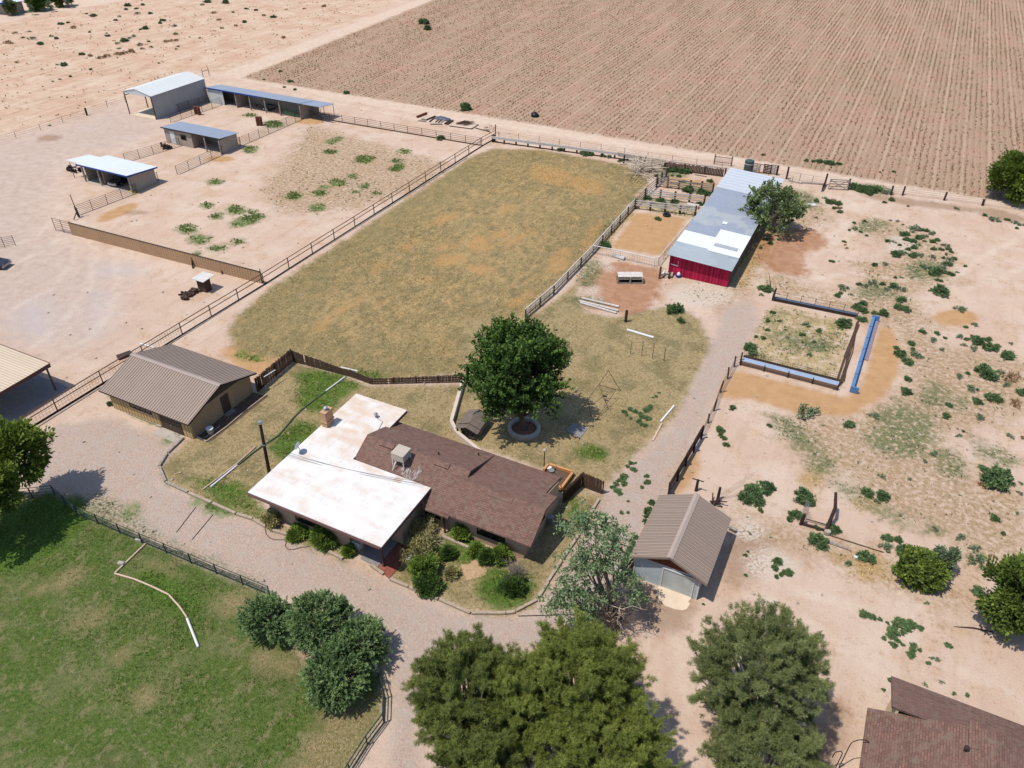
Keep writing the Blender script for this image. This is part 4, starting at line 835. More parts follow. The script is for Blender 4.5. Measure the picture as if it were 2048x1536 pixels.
# pasture right hand fence
PR = [z4b(150,1220)[:2], z4b(315,1080)[:2], z4b(545,840)[:2], z4b(748,612)[:2], z4b(790,568)[:2]]
f = fence('rail_fence', 'whitewashed rail fence with dark posts along the right side of the pasture', 'fence', PR, 1.25, 3.6, [], MT['wood_white'], MT['wood_brown'], .065, .05, True, jitter=.06)
for z, w in ((1.2,.1),(.75,.1),(.35,.12)):
    mb = MB(); P = along(PR, 3.6)
    for i in range(len(P)-1): mb.beam(P[i]+Vector((-.08,0,z)), P[i+1]+Vector((-.08,0,z+random.uniform(-.05,.05))), .11, w*1.3)
    obj('rail', mb, MT['wood_white'] if z > .5 else MT['wood_grey'], f)
mb = MB(); P = along(PR, 1.2)
for i in range(len(P)-1):
    for z in (.2,.5,.95): mb.tube([P[i]+Vector((0,0,z)), P[i+1]+Vector((0,0,z))], .012, 3, False)
    mb.tube([P[i], P[i]+Vector((0,0,1.1))], .014, 3, False)
obj('mesh', mb, MT['wire'], f)
f = fence('corral_fence', 'dark rail fence stub with tall posts between pasture and corral lanes', 'fence', [z7(395,1000)[:2], z7(550,825)[:2], z7(730,665)[:2], z7(880,500)[:2]], 1.6, 3.2, [1.5,1.1,.7,.35], MT['wood_grey'], MT['wood_dark'], .12, .05, True, (.05,.13), jitter=.12)
# corral lanes of boards
def lane(label, pa, pb, h, rails, mat, n, ph=.13, sag=.08):
    A, B = V3(pa), V3(pb); e = empty('board_fence', tuple(A), label, 'fence', 'board fences of the corral lanes')
    for k in range(n+1):
        p = A.lerp(B, k/n); obj('post', MB().beam(p, p+Vector((0,0,h+.08+random.uniform(-.1,.15))), ph*2, ph*2), MT['wood_dark'], e)
    for z in rails:
        mb = MB()
        for k in range(n):
            for off in (-.12,): mb.beam(A.lerp(B, k/n)+Vector((0,off,z+random.uniform(-sag,sag))), A.lerp(B, (k+1)/n)+Vector((0,off,z+random.uniform(-sag,sag))), .08, .17)
        obj('rail', mb, mat, e)
    return e
lane('bright whitewashed board fence behind the sandy pen, nearest of the lanes', z7(400,1008), z7(1335,1112), 1.45, [1.4,1.05,.7], MT['wood_white'], 4, sag=.02)
lane('pale board fence between two weedy lanes of the corral', z7(560,838), z7(1475,940), 1.4, [1.35,1.0,.65], MT['wood_white'], 4, sag=.06)
lane('sagging grey board fence, third of the corral lanes', z7(730,655), z7(1610,760), 1.5, [1.45,1.15,.8,.45], MT['wood_grey'], 5, sag=.1)
lw = empty('plank_wall', z7(850,382), 'weathered plank wall with grey coping at the back of corral', 'fence')
A, B = V3(z7(850,385)), V3(z7(1800,505)); mb = MB(); d = (B-A).normalized(); n = int((B-A).length/.25)
for k in range(n):
    p = A+d*(k*.25); mb.beam(p, p+Vector((0,0,1.3+random.uniform(-.12,.05))), .22, .05)
obj('planking', mb, MT['wood_brown'], lw)
mb = MB(); mb.beam(A+Vector((-8.5,.6,1.25)), A+Vector((0,.12,1.42)), .3, .1); mb.beam(A+Vector((0,.12,1.42)), A.lerp(B,.5)+Vector((0,.12,1.4)), .3, .1); mb.beam(A.lerp(B,.5)+Vector((0,.12,1.4)), B+Vector((0,.12,1.42)), .3, .1)
mb.beam(A+Vector((-8.2,.1,.95)), A+Vector((0,-.12,1.15)), .12, .2)
obj('coping', mb, MT['wood_grey'], lw)
for q in (-.7,-.35,0,.33,.66,1): p = A.lerp(B, q)+Vector((0,.25,0)); obj('post', MB().beam(p, p+Vector((0,0,1.45)), .22, .22), MT['wood_dark'], lw)
# sandy pen pipe fence
pf = [z4b(545,842)[:2], z4b(700,872)[:2], z4b(900,918)[:2], z4b(925,912)[:2], z4b(985,835)[:2], z4b(1120,680)[:2]]
fence('pen_fence', 'white pipe and wire pen fence around the orange sandy pen', 'fence', pf, 1.25, 2.6, [1.22], MT['white_paint'], MT['white_paint'], .045, .05, wire=True)
# ranch wire fence along the back lane
for i, (P_, lab) in enumerate((([(-64,123.4),(-45,125.4),(-24,126.0),(-12.6,125.6)], 'wire fence of thin posts along the dirt lane behind the pasture'),
                 ([z8(875,442)[:2], z8(1300,512)[:2]], 'wire mesh fence between two dark posts right of the barn'),
                 ([z8(1575,562)[:2], z5(940,432)[:2], z5(1020,432)[:2], z5(1300,468)[:2], z5(1560,502)[:2], z5(1830,548)[:2]], 'wire fence along the dirt lane at the right, above the dirt bank'))):
    fence('wire_fence', lab, 'fence', P_, 1.25, 4.2 if i != 1 else 2.0, [1.15,.85,.55,.25], MT['wire'], MT['dark_pipe'], .035, .012, jitter=.1, wiggle=.05)
for k, (p, h) in enumerate(((z8(868,445),2.0),(z8(1303,515),1.9),(z8(1565,568),1.8),(z5(940,435),1.5),(z5(1018,435),1.4),(z5(1295,470),1.3),(z5(1550,505),1.0),(z1(510,675),1.4),(z4b(735,1240),1.55),(z8(757,400),1.6))):
    tag(obj('fence_post', MB().beam(p, (p[0]+random.uniform(-.05,.05),p[1],h), .26, .26), MT['wood_dark']), ['thick dark wooden post where the wire mesh starts, right of the barn','thick dark post at the hinged end of the grey gate gap','thick dark post holding the leaning wooden gate','dark post at the end of the green hedge by the lane','second dark post of the lane fence, right of hedge','short dark post midway along the right lane fence','short post near the tree at right edge','lone dark post in the wire fence beyond the gravel lot','lone dark brown post standing in dry grass below the log poles','dark post at the end of the pallets behind the barn'][k], 'post')
f = fence('wire_fence', 'thin wire fence crossing the desert beyond the gravel lot', 'fence', [z1(-60,850)[:2], z1(95,808)[:2], z1(240,764)[:2], z1(370,718)[:2], z1(510,676)[:2], z1(630,628)[:2], z1(735,600)[:2]], 1.2, 11, [1.1,.7,.35], MT['wire'], DP, .04, .014)
# corral panels of the left yard
def panel_fence(lab, pts, h=1.5, rails=(1.45,1.2,.95,.7,.45,.2), mat=DP, step=2.6, group='pipe corral panels of the far left yard'):
    return fence('panel_fence', lab, 'fence', pts, h, step, rails, mat, mat, .04, .026, group=group)
panel_fence('pipe panels from the tilted post to the white roof shed', [z1(452,1262)[:2], z1(800,1128)[:2]])
panel_fence('pipe panels between white roof shed and grey tack shed', [z1(735,950)[:2], z1(1055,855)[:2]])
panel_fence('pipe panels in front of the open stall of the tack shed', [z1(1038,1022)[:2], z1(1305,903)[:2]])
panel_fence('pipe panels from the tack shed to the long stable', [z1(1405,855)[:2], z1(1780,692)[:2]])
panel_fence('pipe panels beside the tall metal barn wall', [z1(1000,718)[:2], z1(1300,612)[:2]])
panel_fence('second row of panels close against the tall metal barn wall', [z1(930,690)[:2], z1(1225,600)[:2]])
panel_fence('rails fixed along the block end of the white roof shed', [z1(805,1120)[:2], z1(930,1060)[:2]])
panel_fence('rails fixed along the end wall of the tack shed', [z1(1310,900)[:2], z1(1410,850)[:2]])
panel_fence('rails under the lean-to roof at the end of the long stable', [z1(1815,690)[:2], z1(1945,720)[:2]])
panel_fence('short pipe panel cut by the left edge of the gravel lot', [z0(-60,350)[:2], z0(30,336)[:2], z0(92,325)[:2]])
gq = [z1(1660,675)[:2], z1(1770,692)[:2]]
panel_fence('bright green gate panel under the long stable', gq, 1.4, (1.35,1.05,.75,.45,.2), MT['green_paint'], 2.0)
p_ = z1(1650,675); fb_ = MB().tube([p_, (p_[0],p_[1],2.3)], .04, 5).tube([(p_[0],p_[1],2.3),(p_[0]-1.2,p_[1],2.3)], .04, 5).tube([(p_[0]-1.2,p_[1],2.3),(p_[0]-1.2,p_[1],0)], .04, 5)
for z in (.4,.8,1.2): fb_.tube([(p_[0],p_[1],z),(p_[0]-1.2,p_[1],z)], .03, 5)
tag(obj('walk_gate', fb_, MT['rust']), 'narrow rusty walk gate with an arch beside the green gate', 'gate')
tp = z1(465,1272); tag(obj('gate_post', MB().tube([tp,(tp[0]-.2,tp[1],1.4)], .16, 7).tube([(tp[0]-.2,tp[1],1.4),(tp[0]-.35,tp[1],3.4)], .06, 6).beam((tp[0]+.4,tp[1]-1.2,.2),(tp[0],tp[1],1.1), .1, .1), DP), 'tall dark tilted gate post at the entrance of left yard', 'post')
hp = z1(1190,452); hq = z1(1225,440); tag(obj('hitch_frame', MB().tube([hp,(hp[0],hp[1],1.7)], .06, 5).tube([hq,(hq[0],hq[1],1.7)], .06, 5).tube([(hp[0],hp[1],1.2),(hq[0],hq[1],1.2)], .05, 5), DP), 'dark pipe H frame behind the tall metal barn', 'frame')
# lawn fence
LF = [g(-40,1003)[:2], g(20,1000)[:2], g(110,990)[:2], g(155,1030)[:2], g(285,1086)[:2], g(540,1192)[:2]]
fence('horse_fence', 'dark green four rail fence along the top of the green lawn', 'fence', LF, 1.15, 2.35, [1.1,.8,.5,.2], MT['green_black'], MT['green_black'], .055, .028)
LF2 = [g(757,1352)[:2], g(770,1398)[:2], g(768,1446)[:2], g(735,1490)[:2], g(700,1545)[:2], g(668,1600)[:2]]
fence('horse_fence', 'dark two rail fence turning beside the lowest juniper', 'fence', LF2, 1.1, 1.9, [1.08,.55,.1], MT['green_black'], MT['green_black'], .045, .04)
# plank fences
def planks_fence(label, A, B, ha, hb, mat, group=None, w=.145):
    A, B = V3(A), V3(B); d = (B-A); L_ = d.length; d.normalize(); nr = Vector((-d.y,d.x,0)); e = empty('plank_fence', tuple(A), label, 'fence', group)
    mb = MB(); n = int(L_/w)
    for k in range(n):
        if random.random() < .02: continue
        p = A+d*(k*w+w/2); h = ha+(hb-ha)*k/n+random.uniform(-.06,.04); q = p+nr*random.uniform(-.012,.012)
        mb.beam(q+Vector((0,0,.03)), q+Vector((random.uniform(-.02,.02),0,h)), w*.93, .022)
    obj('pickets', mb, mat, e); mb = MB()
    for z in (.3, min(ha,hb)*.8): mb.beam(A+nr*.05+Vector((0,0,z)), B+nr*.05+Vector((0,0,z)), .05, .09)
    obj('rail', mb, MT['wood_brown'], e)
    n = max(1, round(L_/2.4))
    for k in range(n+1): p = A.lerp(B, k/n)+nr*.09; obj('post', MB().beam(p, p+Vector((0,0,(ha+(hb-ha)*k/n)*.95)), .1, .1), MT['wood_brown'], e)
planks_fence('tall dark plank fence between outbuilding and pasture corner', (-50.6,44.4), (-50.9,50.2), 1.75, 1.75, MT['wood_brown'])
planks_fence('low picket fence from the tall corner down along the pasture', (-50.9,50.2), g(701,754), 1.5, .8, MT['wood_brown'])
planks_fence('low picket fence, bent middle stretch under the white pipe', g(701,754), g(742,769), .95, .8, MT['wood_brown'])
planks_fence('low picket fence running to the elm tree', g(742,769), g(924,765), .75, 1.0, MT['wood_brown'])
planks_fence('plank fence side beside the orange sandbox', g(1128,1006), g(1162,974), 1.65, 1.65, MT['wood_brown'])
planks_fence('brown plank fence facing the camera at the driveway edge', g(1163,973), g(1204,989), 1.7, 1.6, MT['wood_brown'])
def tilt_boards(lab, A, B, h, seed):
    r = random.Random(seed); A, B = V3(A), V3(B); e = empty('board_fence', tuple(A), lab, 'fence'); d = B-A; n = max(1, round(d.length/2.4))
    for k in range(n+1):
        p = A.lerp(B,k/n); obj('post', MB().beam(p, p+Vector((r.uniform(-.1,.1),0,h*1.05)), .16, .16), MT['wood_dark'], e)
    for z in (.3,.65,1.0,1.3):
        if z > h: continue
        mb = MB()
        for k in range(n): mb.beam(A.lerp(B,k/n)+Vector((-.1,0,z+r.uniform(-.12,.1))), A.lerp(B,(k+1)/n)+Vector((-.1,0,z+r.uniform(-.12,.1))), .05, .26)
        obj('rail', mb, MT['wood_brown'], e)
tilt_boards('dark tilted board fence right of the driveway above the garage', g(1337,992), g(1402,878), 1.5, 3)
tilt_boards('dark board fence stub at the left garage wall', g(1246,1165), g(1272,1130), 1.4, 4)
f = fence('wire_fence', 'brown post and wire fence between driveway and sandy lane', 'fence', [g(1404,872)[:2], g(1427,822)[:2], g(1440,785)[:2], g(1455,758)[:2], g(1468,734)[:2], g(1480,728)[:2]], 1.3, 2.3, [1.1,.7,.3], MT['wire'], MT['wood_brown'], .09, .02, jitter=.15, wiggle=.12)

# ---------------------------------------------------------------- feed bunks and pens on the right
def bunk(label, A, B, w, mat_top, mat_side, h=.55, roofed=False):
    A, B = V3(A), V3(B); d = (B-A).normalized(); nr = Vector((-d.y,d.x,0)); e = empty('feed_bunk', tuple(A), label, 'trough')
    def bx(q0, q1, z0, z1):
        return [A+nr*q0+Vector((0,0,z0)), B+nr*q0+Vector((0,0,z0)), B+nr*q1+Vector((0,0,z0)), A+nr*q1+Vector((0,0,z0)), A+nr*q0+Vector((0,0,z1)), B+nr*q0+Vector((0,0,z1)), B+nr*q1+Vector((0,0,z1)), A+nr*q1+Vector((0,0,z1))]
    FF = [(3,2,1,0),(4,5,6,7),(0,1,5,4),(1,2,6,5),(2,3,7,6),(3,0,4,7)]
    return e, bx, FF, d, nr, A, B
e, bx, FF, d, nr, A, B = bunk('long feed bunk with pale blue liner and brown board front', g(1481,730), g(1674,780), .7, None, None)
obj('liner', MB().add(bx(.05,.85,.42,.5), FF), plain('blue_grey_liner', S(170,186,208), .08, 2, .5), e)
obj('front_board', MB().add(bx(-.06,-.002,.08,.56), FF), MT['trough_wood'], e); obj('back_board', MB().add(bx(.9,.96,.08,.75), FF), MT['wood_brown'], e)
for k in range(5):
    p = A.lerp(B,k/4); obj('post', MB().beam(p+nr*-.1, p+nr*-.1+Vector((0,0,.8)), .1, .1), MT['wood_dark'], e)
mm = MB()
for z in (.9,1.15): mm.tube([A+nr*1.0+Vector((0,0,z)), B+nr*1.0+Vector((0,0,z))], .02, 4)
for k in range(40): p = A.lerp(B,k/39)+nr*1.0; mm.tube([p, p+Vector((0,0,1.15))], .012, 3, False)
obj('mesh', mm, MT['wire'], e)
e, bx, FF, d, nr, A, B = bunk('long narrow bright blue metal feed bunk lying beside the pen', g(1705,784), g(1748,641), .8, None, None)
sec = [(-.38,.15),(-.05,.72),(.05,.72),(.38,.15),(.3,.1),(0,.55),(-.3,.1)]
def bar(sec, a, b):
    V = []; n = len(sec)
    for q in (a, b): V += [q+nr*s_[0]+Vector((0,0,s_[1])) for s_ in sec]
    return V, [tuple(range(n-1,-1,-1)), tuple(range(n,2*n))]+[(i,(i+1)%n,n+(i+1)%n,n+i) for i in range(n)]
mb = MB(); mb.add(*bar([(.3,.2),(.3,.5),(-.02,.64),(-.02,.2)], A, B)); obj('hopper', mb, MT['blue_paint'], e)
mb = MB(); mb.add(*bar([(-.025,.12),(-.025,.56),(-.07,.56),(-.07,.12)], A, B)); obj('back_panel', mb, MT['blue_dark'], e)
mb = MB(); mb.add(*bar([(-.1,.05),(-.1,.12),(-.55,.1),(-.55,.05)], A.lerp(B,.42), B)); obj('drip_board', mb, plain('grey_board', S(150,140,150), .1, 2), e)
for q in (A, B): obj('end_cap', MB().beam(q-d*.1-nr*.1+Vector((0,0,.05)), q-d*.1-nr*.1+Vector((0,0,.72)), .8, .18), MT['blue_paint'], e)
sm = MB()
for k in range(1,6): q = A.lerp(B,k/6.); sm.add(*bar([(.31,.19),(.31,.52),(-.025,.66),(-.025,.655)], q-d*.03, q+d*.03))
obj('seam', sm, MT['blue_dark'], e)
e, bx, FF, d, nr, A, B = bunk('dark feed bunk with wire above it at the back of the small pen', g(1543,601), g(1714,636), .7, None, None)
obj('front_board', MB().add(bx(-.06,0,.05,.4), FF), MT['wood_dark'], e); obj('liner', MB().add(bx(.05,.6,.25,.33), FF), plain('dark_liner', S(92,104,124), .1, 2, .5), e)
for k in range(7): p = A.lerp(B,k/6); obj('post', MB().tube([p+nr*.3, p+nr*.3+Vector((0,0,1.3))], .03, 5), DP, e)
mm = MB()
for z in (.6,.85,1.2): mm.tube([A+nr*.3+Vector((0,0,z)), B+nr*.3+Vector((0,0,z))], .015, 4)
obj('rail', mm, MT['wire'], e)
q = g(1545,601); tag(obj('gate_post', MB().beam(q,(q[0]+.1,q[1],1.7), .2, .2).beam((q[0],q[1],1.0),(q[0]+.7,q[1]+.1,1.0), .06,.06), MT['wood_dark']), 'dark post at the upper left corner of the small pen', 'post')
q = g(1541,575); wp = MB()
for k in range(6): wp.tube([(q[0]-.1*k*.3,q[1]+.15*k,.05),(q[0]-.6,q[1]+.2*k,2.0-.15*k)], .015, 4)
for z in (.4,.9,1.4): wp.tube([(q[0]-.1-.25*z,q[1],z),(q[0]-.2-.25*z,q[1]+1.0,z*.8)], .012, 4)
tag(obj('bent_mesh', wp, MT['wire']), 'bent wire panel standing at the corner of the small pen', 'panel')
tf_ = MB()
for k in range(5):
    a = g(1718-k*1.5,640+2*k); b = g(1676+k*3,776-3*k); m_ = random.uniform(.2,.8); tf_.tube([(a[0],a[1],.15),(a[0]*.5+b[0]*.5+random.uniform(-.3,.3),a[1]*.5+b[1]*.5,.08),(b[0],b[1],.15)], .05, 5)
tf_.beam((g(1716,650)[0],g(1716,650)[1],.1), (g(1690,715)[0],g(1690,715)[1],.08), .35, .06); tf_.beam((g(1692,708)[0],g(1692,708)[1],.1), (g(1668,780)[0],g(1668,780)[1],.08), .22, .06)
tag(obj('collapsed_fence', tf_, MT['wood_brown']), 'collapsed wooden fence on the right side of the small pen', 'fence')
# A-frame trough
q = g(1233,562); at = empty('hay_feeder', q, 'roofed double wooden hay feeder in the brown dirt', 'feeder')
x0, x1, y0 = -25.45+(q[0]+25.45)*0, 0, 0
A = V3(g(1235,568)); B = V3(g(1285,568)); d = (B-A).normalized(); nr = Vector((-d.y,d.x,0))
rf_ = MB(); rf_.add(*bar([(.12,.86),(.12,.94),(1.12,1.12),(1.12,1.04)], A, B)); obj('roof', rf_, MT['wood_white'], at)
rf_ = MB(); rf_.add(*bar([(.0,.62),(.0,.70),(.1,.70),(.1,.62)], A, B)); rf_.add(*bar([(0,0),(0,.16),(.06,.16),(.06,0)], A, B)); obj('frame', rf_, MT['wood_grey'], at)
rf_ = MB(); rf_.add(*bar([(1.04,0),(1.04,1.0),(1.1,1.0),(1.1,0)], A, B)); rf_.add(*bar([(.15,0),(.15,.12),(1.09,.12),(1.09,0)], A, B)); obj('box', rf_, MT['wood_dark'], at)
for k in (0,.5,1):
    p = A.lerp(B,k); obj('divider', MB().beam(p+nr*.05, p+nr*.05+Vector((0,0,.84)), .16, .1), MT['wood_grey'], at)
# ---------------------------------------------------------------- garden edging
TI = [(zy,(540,1082),(692,1150)),(zy,(700,1157),(860,1226)),(zy,(868,1230),(1030,1302)),(zy,(1038,1306),(1150,1340)),(zy,(1155,1345),(1245,1395))]
ze = gz(480,960,4.876); TI += [(ze,(300,490),(470,545)),(ze,(870,710),(1005,775)),(ze,(1280,840),(1400,925))]
zf = gz(780,1020,6.0235); TI += [(zf,(2,842),(222,934)),(zf,(232,938),(372,1002)),(zf,(385,1004),(578,1084)),(zf,(598,1088),(965,1250)),(zf,(982,1252),(1390,1252)),(zf,(1400,1250),(1505,1240)),(zf,(1520,1225),(1765,1095)),(zf,(1775,1070),(1886,905)),(zf,(1892,880),(2030,680)),(zf,(625,325),(945,465))]
zg = gz(1080,1000,4.8); TI += [(zg,(0,920),(75,800)),(zg,(82,780),(205,590)),(zg,(215,575),(375,335)),(zg,(385,320),(480,150)),(zg,(486,130),(565,2))]
zk = zy; TI += [(zk,(660,768),(552,872)),(zk,(545,880),(492,965)),(zk,(492,972),(535,1075))]
tlab = 'weathered landscape timber laid end to end as lawn edging by the driveway'
for zf_, a, b in TI:
    A, B = V3(zf_(*a)), V3(zf_(*b)); off = Vector((0,0,.11)); mb = MB(); mb.beam(A+off, B+off+Vector((0,0,random.uniform(-.02,.02))), .22, .21)
    tag(obj('landscape_timber', mb, MT['timber'] if zf_ is not zk or a[0] > 600 and a[1] > 1000 else MT['wood_grey']), tlab, 'timber', 'landscape timbers edging the yard')
for k, (a, b) in enumerate((((1250,462),(1100,575)),((1100,575),(965,690)),((965,690),(825,792)),((825,792),(742,752)))):
    A, B = V3(zy(*a)), V3(zy(*b)); tag(obj('edging_board', MB().beam(A+Vector((0,0,.08)), B+Vector((0,0,.08)), .1, .16), MT['timber']), 'thin edging board round the soil strip beside the outbuilding', 'board', 'edging boards of the soil strip')
tag(obj('soil_strip', MB().prism([(-50.98,36.4),(-49.3,36.6),(-49.25,44.2),(-50.98,44.1)], -.02, .03), MT['soil']), kind='structure')
gw = MB(); pts = [g(926,768), g(903,850), g(914,872), g(978,925)]
for i in range(3): gw.beam((pts[i][0],pts[i][1],.3),(pts[i+1][0],pts[i+1][1],.3), .32, .6)
tag(obj('garden_wall', gw, plain('pale_stucco', S(226,208,188), .06, 1.5)), 'low pale stucco garden wall with one bend beside the kennel', 'wall')
# ring round the elm
ec = g(1048,860); rg = MB(); n = 40; V = []; Fc = []
for k in range(n):
    t = 2*PI*k/n; c_, s_ = math.cos(t), math.sin(t)
    for rr, z in ((1.22,0),(1.22,.38),(1.28,.46),(1.48,.46),(1.56,.38),(1.56,0)): V.append((ec[0]+c_*rr, ec[1]+s_*rr, z))
for k in range(n):
    for j in range(6): a = k*6+j; b = k*6+(j+1)%6; c2 = ((k+1)%n)*6+(j+1)%6; d2 = ((k+1)%n)*6+j; Fc.append((a,b,c2,d2))
rg.add(V, Fc); tag(obj('tree_ring', rg, MT['concrete'], smooth=False), 'round grey concrete planter ring at the foot of big elm', 'planter')
tag(obj('mulch', MB().prism([(ec[0]+1.24*math.cos(2*PI*k/20), ec[1]+1.24*math.sin(2*PI*k/20)) for k in range(20)], 0, .12), MT['rust_red_bed']), kind='structure')
A = [g(1131,862)[:2], g(1148,846)[:2], g(1175,858)[:2], g(1160,877)[:2]]
tag(obj('concrete_slab', MB().prism(A, 0, .06), MT['concrete_grey']), 'grey concrete slab in the dry grass right of the elm', 'slab')
# kennel
q = g(946,857); kn = empty('kennel', q, 'small dog kennel with grey shingle gable roof by the garden wall', 'kennel')
zh = gz(900,780,6.4); kx0, kx1 = zh(160,540)[0], zh(340,590)[0]; ky0 = zh(160,545)[1]
cx, cy = zh(250,575)[:2]; w_, l_ = 1.0, 2.1
def krot(dx, dy, z): c_, s_ = math.cos(.05), math.sin(.05); return (cx+dx*c_-dy*s_, cy+dx*s_+dy*c_, z)
kb = MB(); 
for (x0,x1,y0,y1,za_,zb1) in ((-w_,w_,.1,l_,.12,.95),):
    kb.add([krot(x,y,z) for z in (za_,zb1) for x,y in ((x0,y0),(x1,y0),(x1,y1),(x0,y1))], [(3,2,1,0),(4,5,6,7),(0,1,5,4),(1,2,6,5),(2,3,7,6),(3,0,4,7)])
obj('wall', kb, plain('kennel_boards', S(150,132,118), .15, 3), kn)
for (ya, yb, dz) in ((-.05,2.2,.12),(-.65,.15,0.0)):
    m = MB(); m.slab([krot(-1.15,ya,.95+dz),krot(0,ya,1.4+dz),krot(0,yb,1.4+dz),krot(-1.15,yb,.95+dz)], .06); m.slab([krot(0,ya,1.4+dz),krot(1.15,ya,.95+dz),krot(1.15,yb,.95+dz),krot(0,yb,1.4+dz)], .06)
    obj('roof', m, MT['shingle_grey'], kn)
m = MB()
for x in (-1.0,0,1.0): m.beam(krot(x,-.55,0), krot(x,-.55,1.25 if x == 0 else .95), .09, .09)
m.beam(krot(-1,-.55,.2), krot(1,-.55,.2), .09,.09); obj('porch_frame', m, MT['wood_dark'], kn)
# sandbox
q = g(1120,955); sb = empty('sandbox', q, 'new orange lumber sandbox frame behind the house gable', 'sandbox')
zb = gz(900,880,6.4); pts = [zb(1200,385,.4), zb(1262,312,.4), zb(1575,415,.4), zb(1425,620,.4), zb(1290,570,.4)]
m = MB()
for i in range(4): m.beam(pts[i], pts[i+1], .2, .3)
obj('frame', m, MT['cedar'], sb); m = MB()
for i in range(4): m.beam((pts[i][0],pts[i][1],.13), (pts[i+1][0],pts[i+1][1],.13), .16, .26)
obj('base_board', m, MT['wood_brown'], sb)
m = MB().poly([(p[0],p[1],.2) for p in pts]); obj('soil_fill', m, MT['soil'], sb)
for k, (u, v, mt, nm, lb) in enumerate(((1265,368,'white_paint','tub','white plastic tub lying in the orange sandbox'),(1340,365,'rust','toy','reddish toy in the orange sandbox'),(1300,405,'metal_grey','pan','grey metal pan in the orange sandbox'))):
    p = zb(u,v,.2); mm = MB().cyl((p[0],p[1],.22), .22, .16, 10, .26); tag(obj(nm, mm, MT[mt]), lb, nm)
pl_ = zb(1380,560,0); tag(obj('leaning_rod', MB().tube([(pl_[0],pl_[1],.2),(pl_[0]-.3,pl_[1]+.2,1.9)], .03, 5).tube([(pl_[0]+.1,pl_[1]-.2,.2),(pl_[0]-.3,pl_[1]+.2,1.9)], .03, 5), MT['metal_grey']), 'grey metal rods leaning in the corner of the sandbox', 'rod')
q = g(1088,937); lp = empty('yard_lamp', q, 'black yard lamp post with round pale globe by the sandbox', 'lamp post')
obj('post', MB().cyl((q[0],q[1],0), .045, 2.0, 8), MT['black_plastic'], lp); obj('base', MB().cyl((q[0],q[1],0), .16, .2, 10, .08), MT['concrete'], lp)
hd = MB(); hd.tube([(q[0],q[1],2.0),(q[0],q[1],2.06),(q[0],q[1],2.16),(q[0],q[1],2.28),(q[0],q[1],2.34)], [.05,.13,.18,.13,.03], 10); obj('lamp_shade', hd, MT['cooler'], lp, smooth=True)
# swing set frame
sw = empty('swing_frame', g(1200,790), 'skeletal rusty swing set frame lying open in the yard', 'swing set')
zs = gz(860,560,3.657); apA, apB = zs(1305,662,2.6), zs(1235,765,2.3); 
m = MB(); RR = .03
for a, b in ((zs(1305,662,2.6),zs(1085,975,0)),(zs(1305,662,2.6),zs(1395,812,0)),(zs(1232,765,2.05),zs(1305,950,0)),(zs(1232,765,2.05),zs(1360,803,1.2)),(zs(1360,803,1.2),zs(1210,1030,0)),(zs(1155,875,1.0),zs(1178,1000,0)),(zs(1140,898,.8),zs(1210,905,.6))): m.tube([a,b], RR, 5)
obj('frame', m, MT['rust_pipe'], sw); s0 = zs(1278,850,.6); obj('swing_seat', MB().rbox(s0, .45, .2, .05), MT['black_plastic'], sw)
m = MB(); m.tube([zs(1278,850,.6), zs(1240,768,2.0)], .012, 4); obj('chain', m, MT['wire'], sw)
# clothes-line / rack of four posts
rk = empty('drying_rack', g(1290,705), 'four thin posts joined by wire in the dry yard', 'rack')
pp_ = [zs(1465,540),zs(1547,555),zs(1625,575),zs(1710,592)]
hs_ = [1.5,1.9,2.0,1.6]
for p, h in zip(pp_, hs_): obj('post', MB().tube([p,(p[0],p[1],h)], .03, 5), DP, rk)
m = MB()
for i in range(3): m.tube([(pp_[i][0],pp_[i][1],hs_[i]-.1),(pp_[i+1][0],pp_[i+1][1],hs_[i+1]-.1)], .012, 4); m.tube([(pp_[i][0],pp_[i][1],.7),(pp_[i+1][0],pp_[i+1][1],.7)], .012, 4)
obj('line', m, MT['wire'], rk)
for k, (a, b, w_, mt, lb, ct) in enumerate(((zs(1440,366),zs(1635,424),.3,'pvc','white plank lying in the dry yard above the four posts','plank'),(zs(1685,1040),zs(1785,922),.16,'pvc','white edging pipe beside the driveway, upper piece','pipe'),(zs(1628,1178),zs(1695,1050),.16,'pvc_aged','cream edging pipe beside the driveway, lower piece','pipe'))):
    tag(obj('plank' if k == 0 else 'edging_pipe', MB().beam((a[0],a[1],.08),(b[0],b[1],.08), w_, .08), MT[mt]), lb, ct)
zl = gz(1140,480,8.533)
for k, (a, b, lb) in enumerate((((200,1005),(835,1155),'grey log pole, upper of three lying below the hay feeder'),((150,1052),(825,1222),'grey log pole, middle of three lying below the hay feeder'),((175,1085),(790,1260),'grey log pole, lowest of three lying below the hay feeder'))):
    A, B = zl(*a), zl(*b); tag(obj('log_pole', MB().tube([(A[0],A[1],.14),(B[0],B[1],.14)], [.12,.14], 8), MT['wood_white']), lb, 'pole')
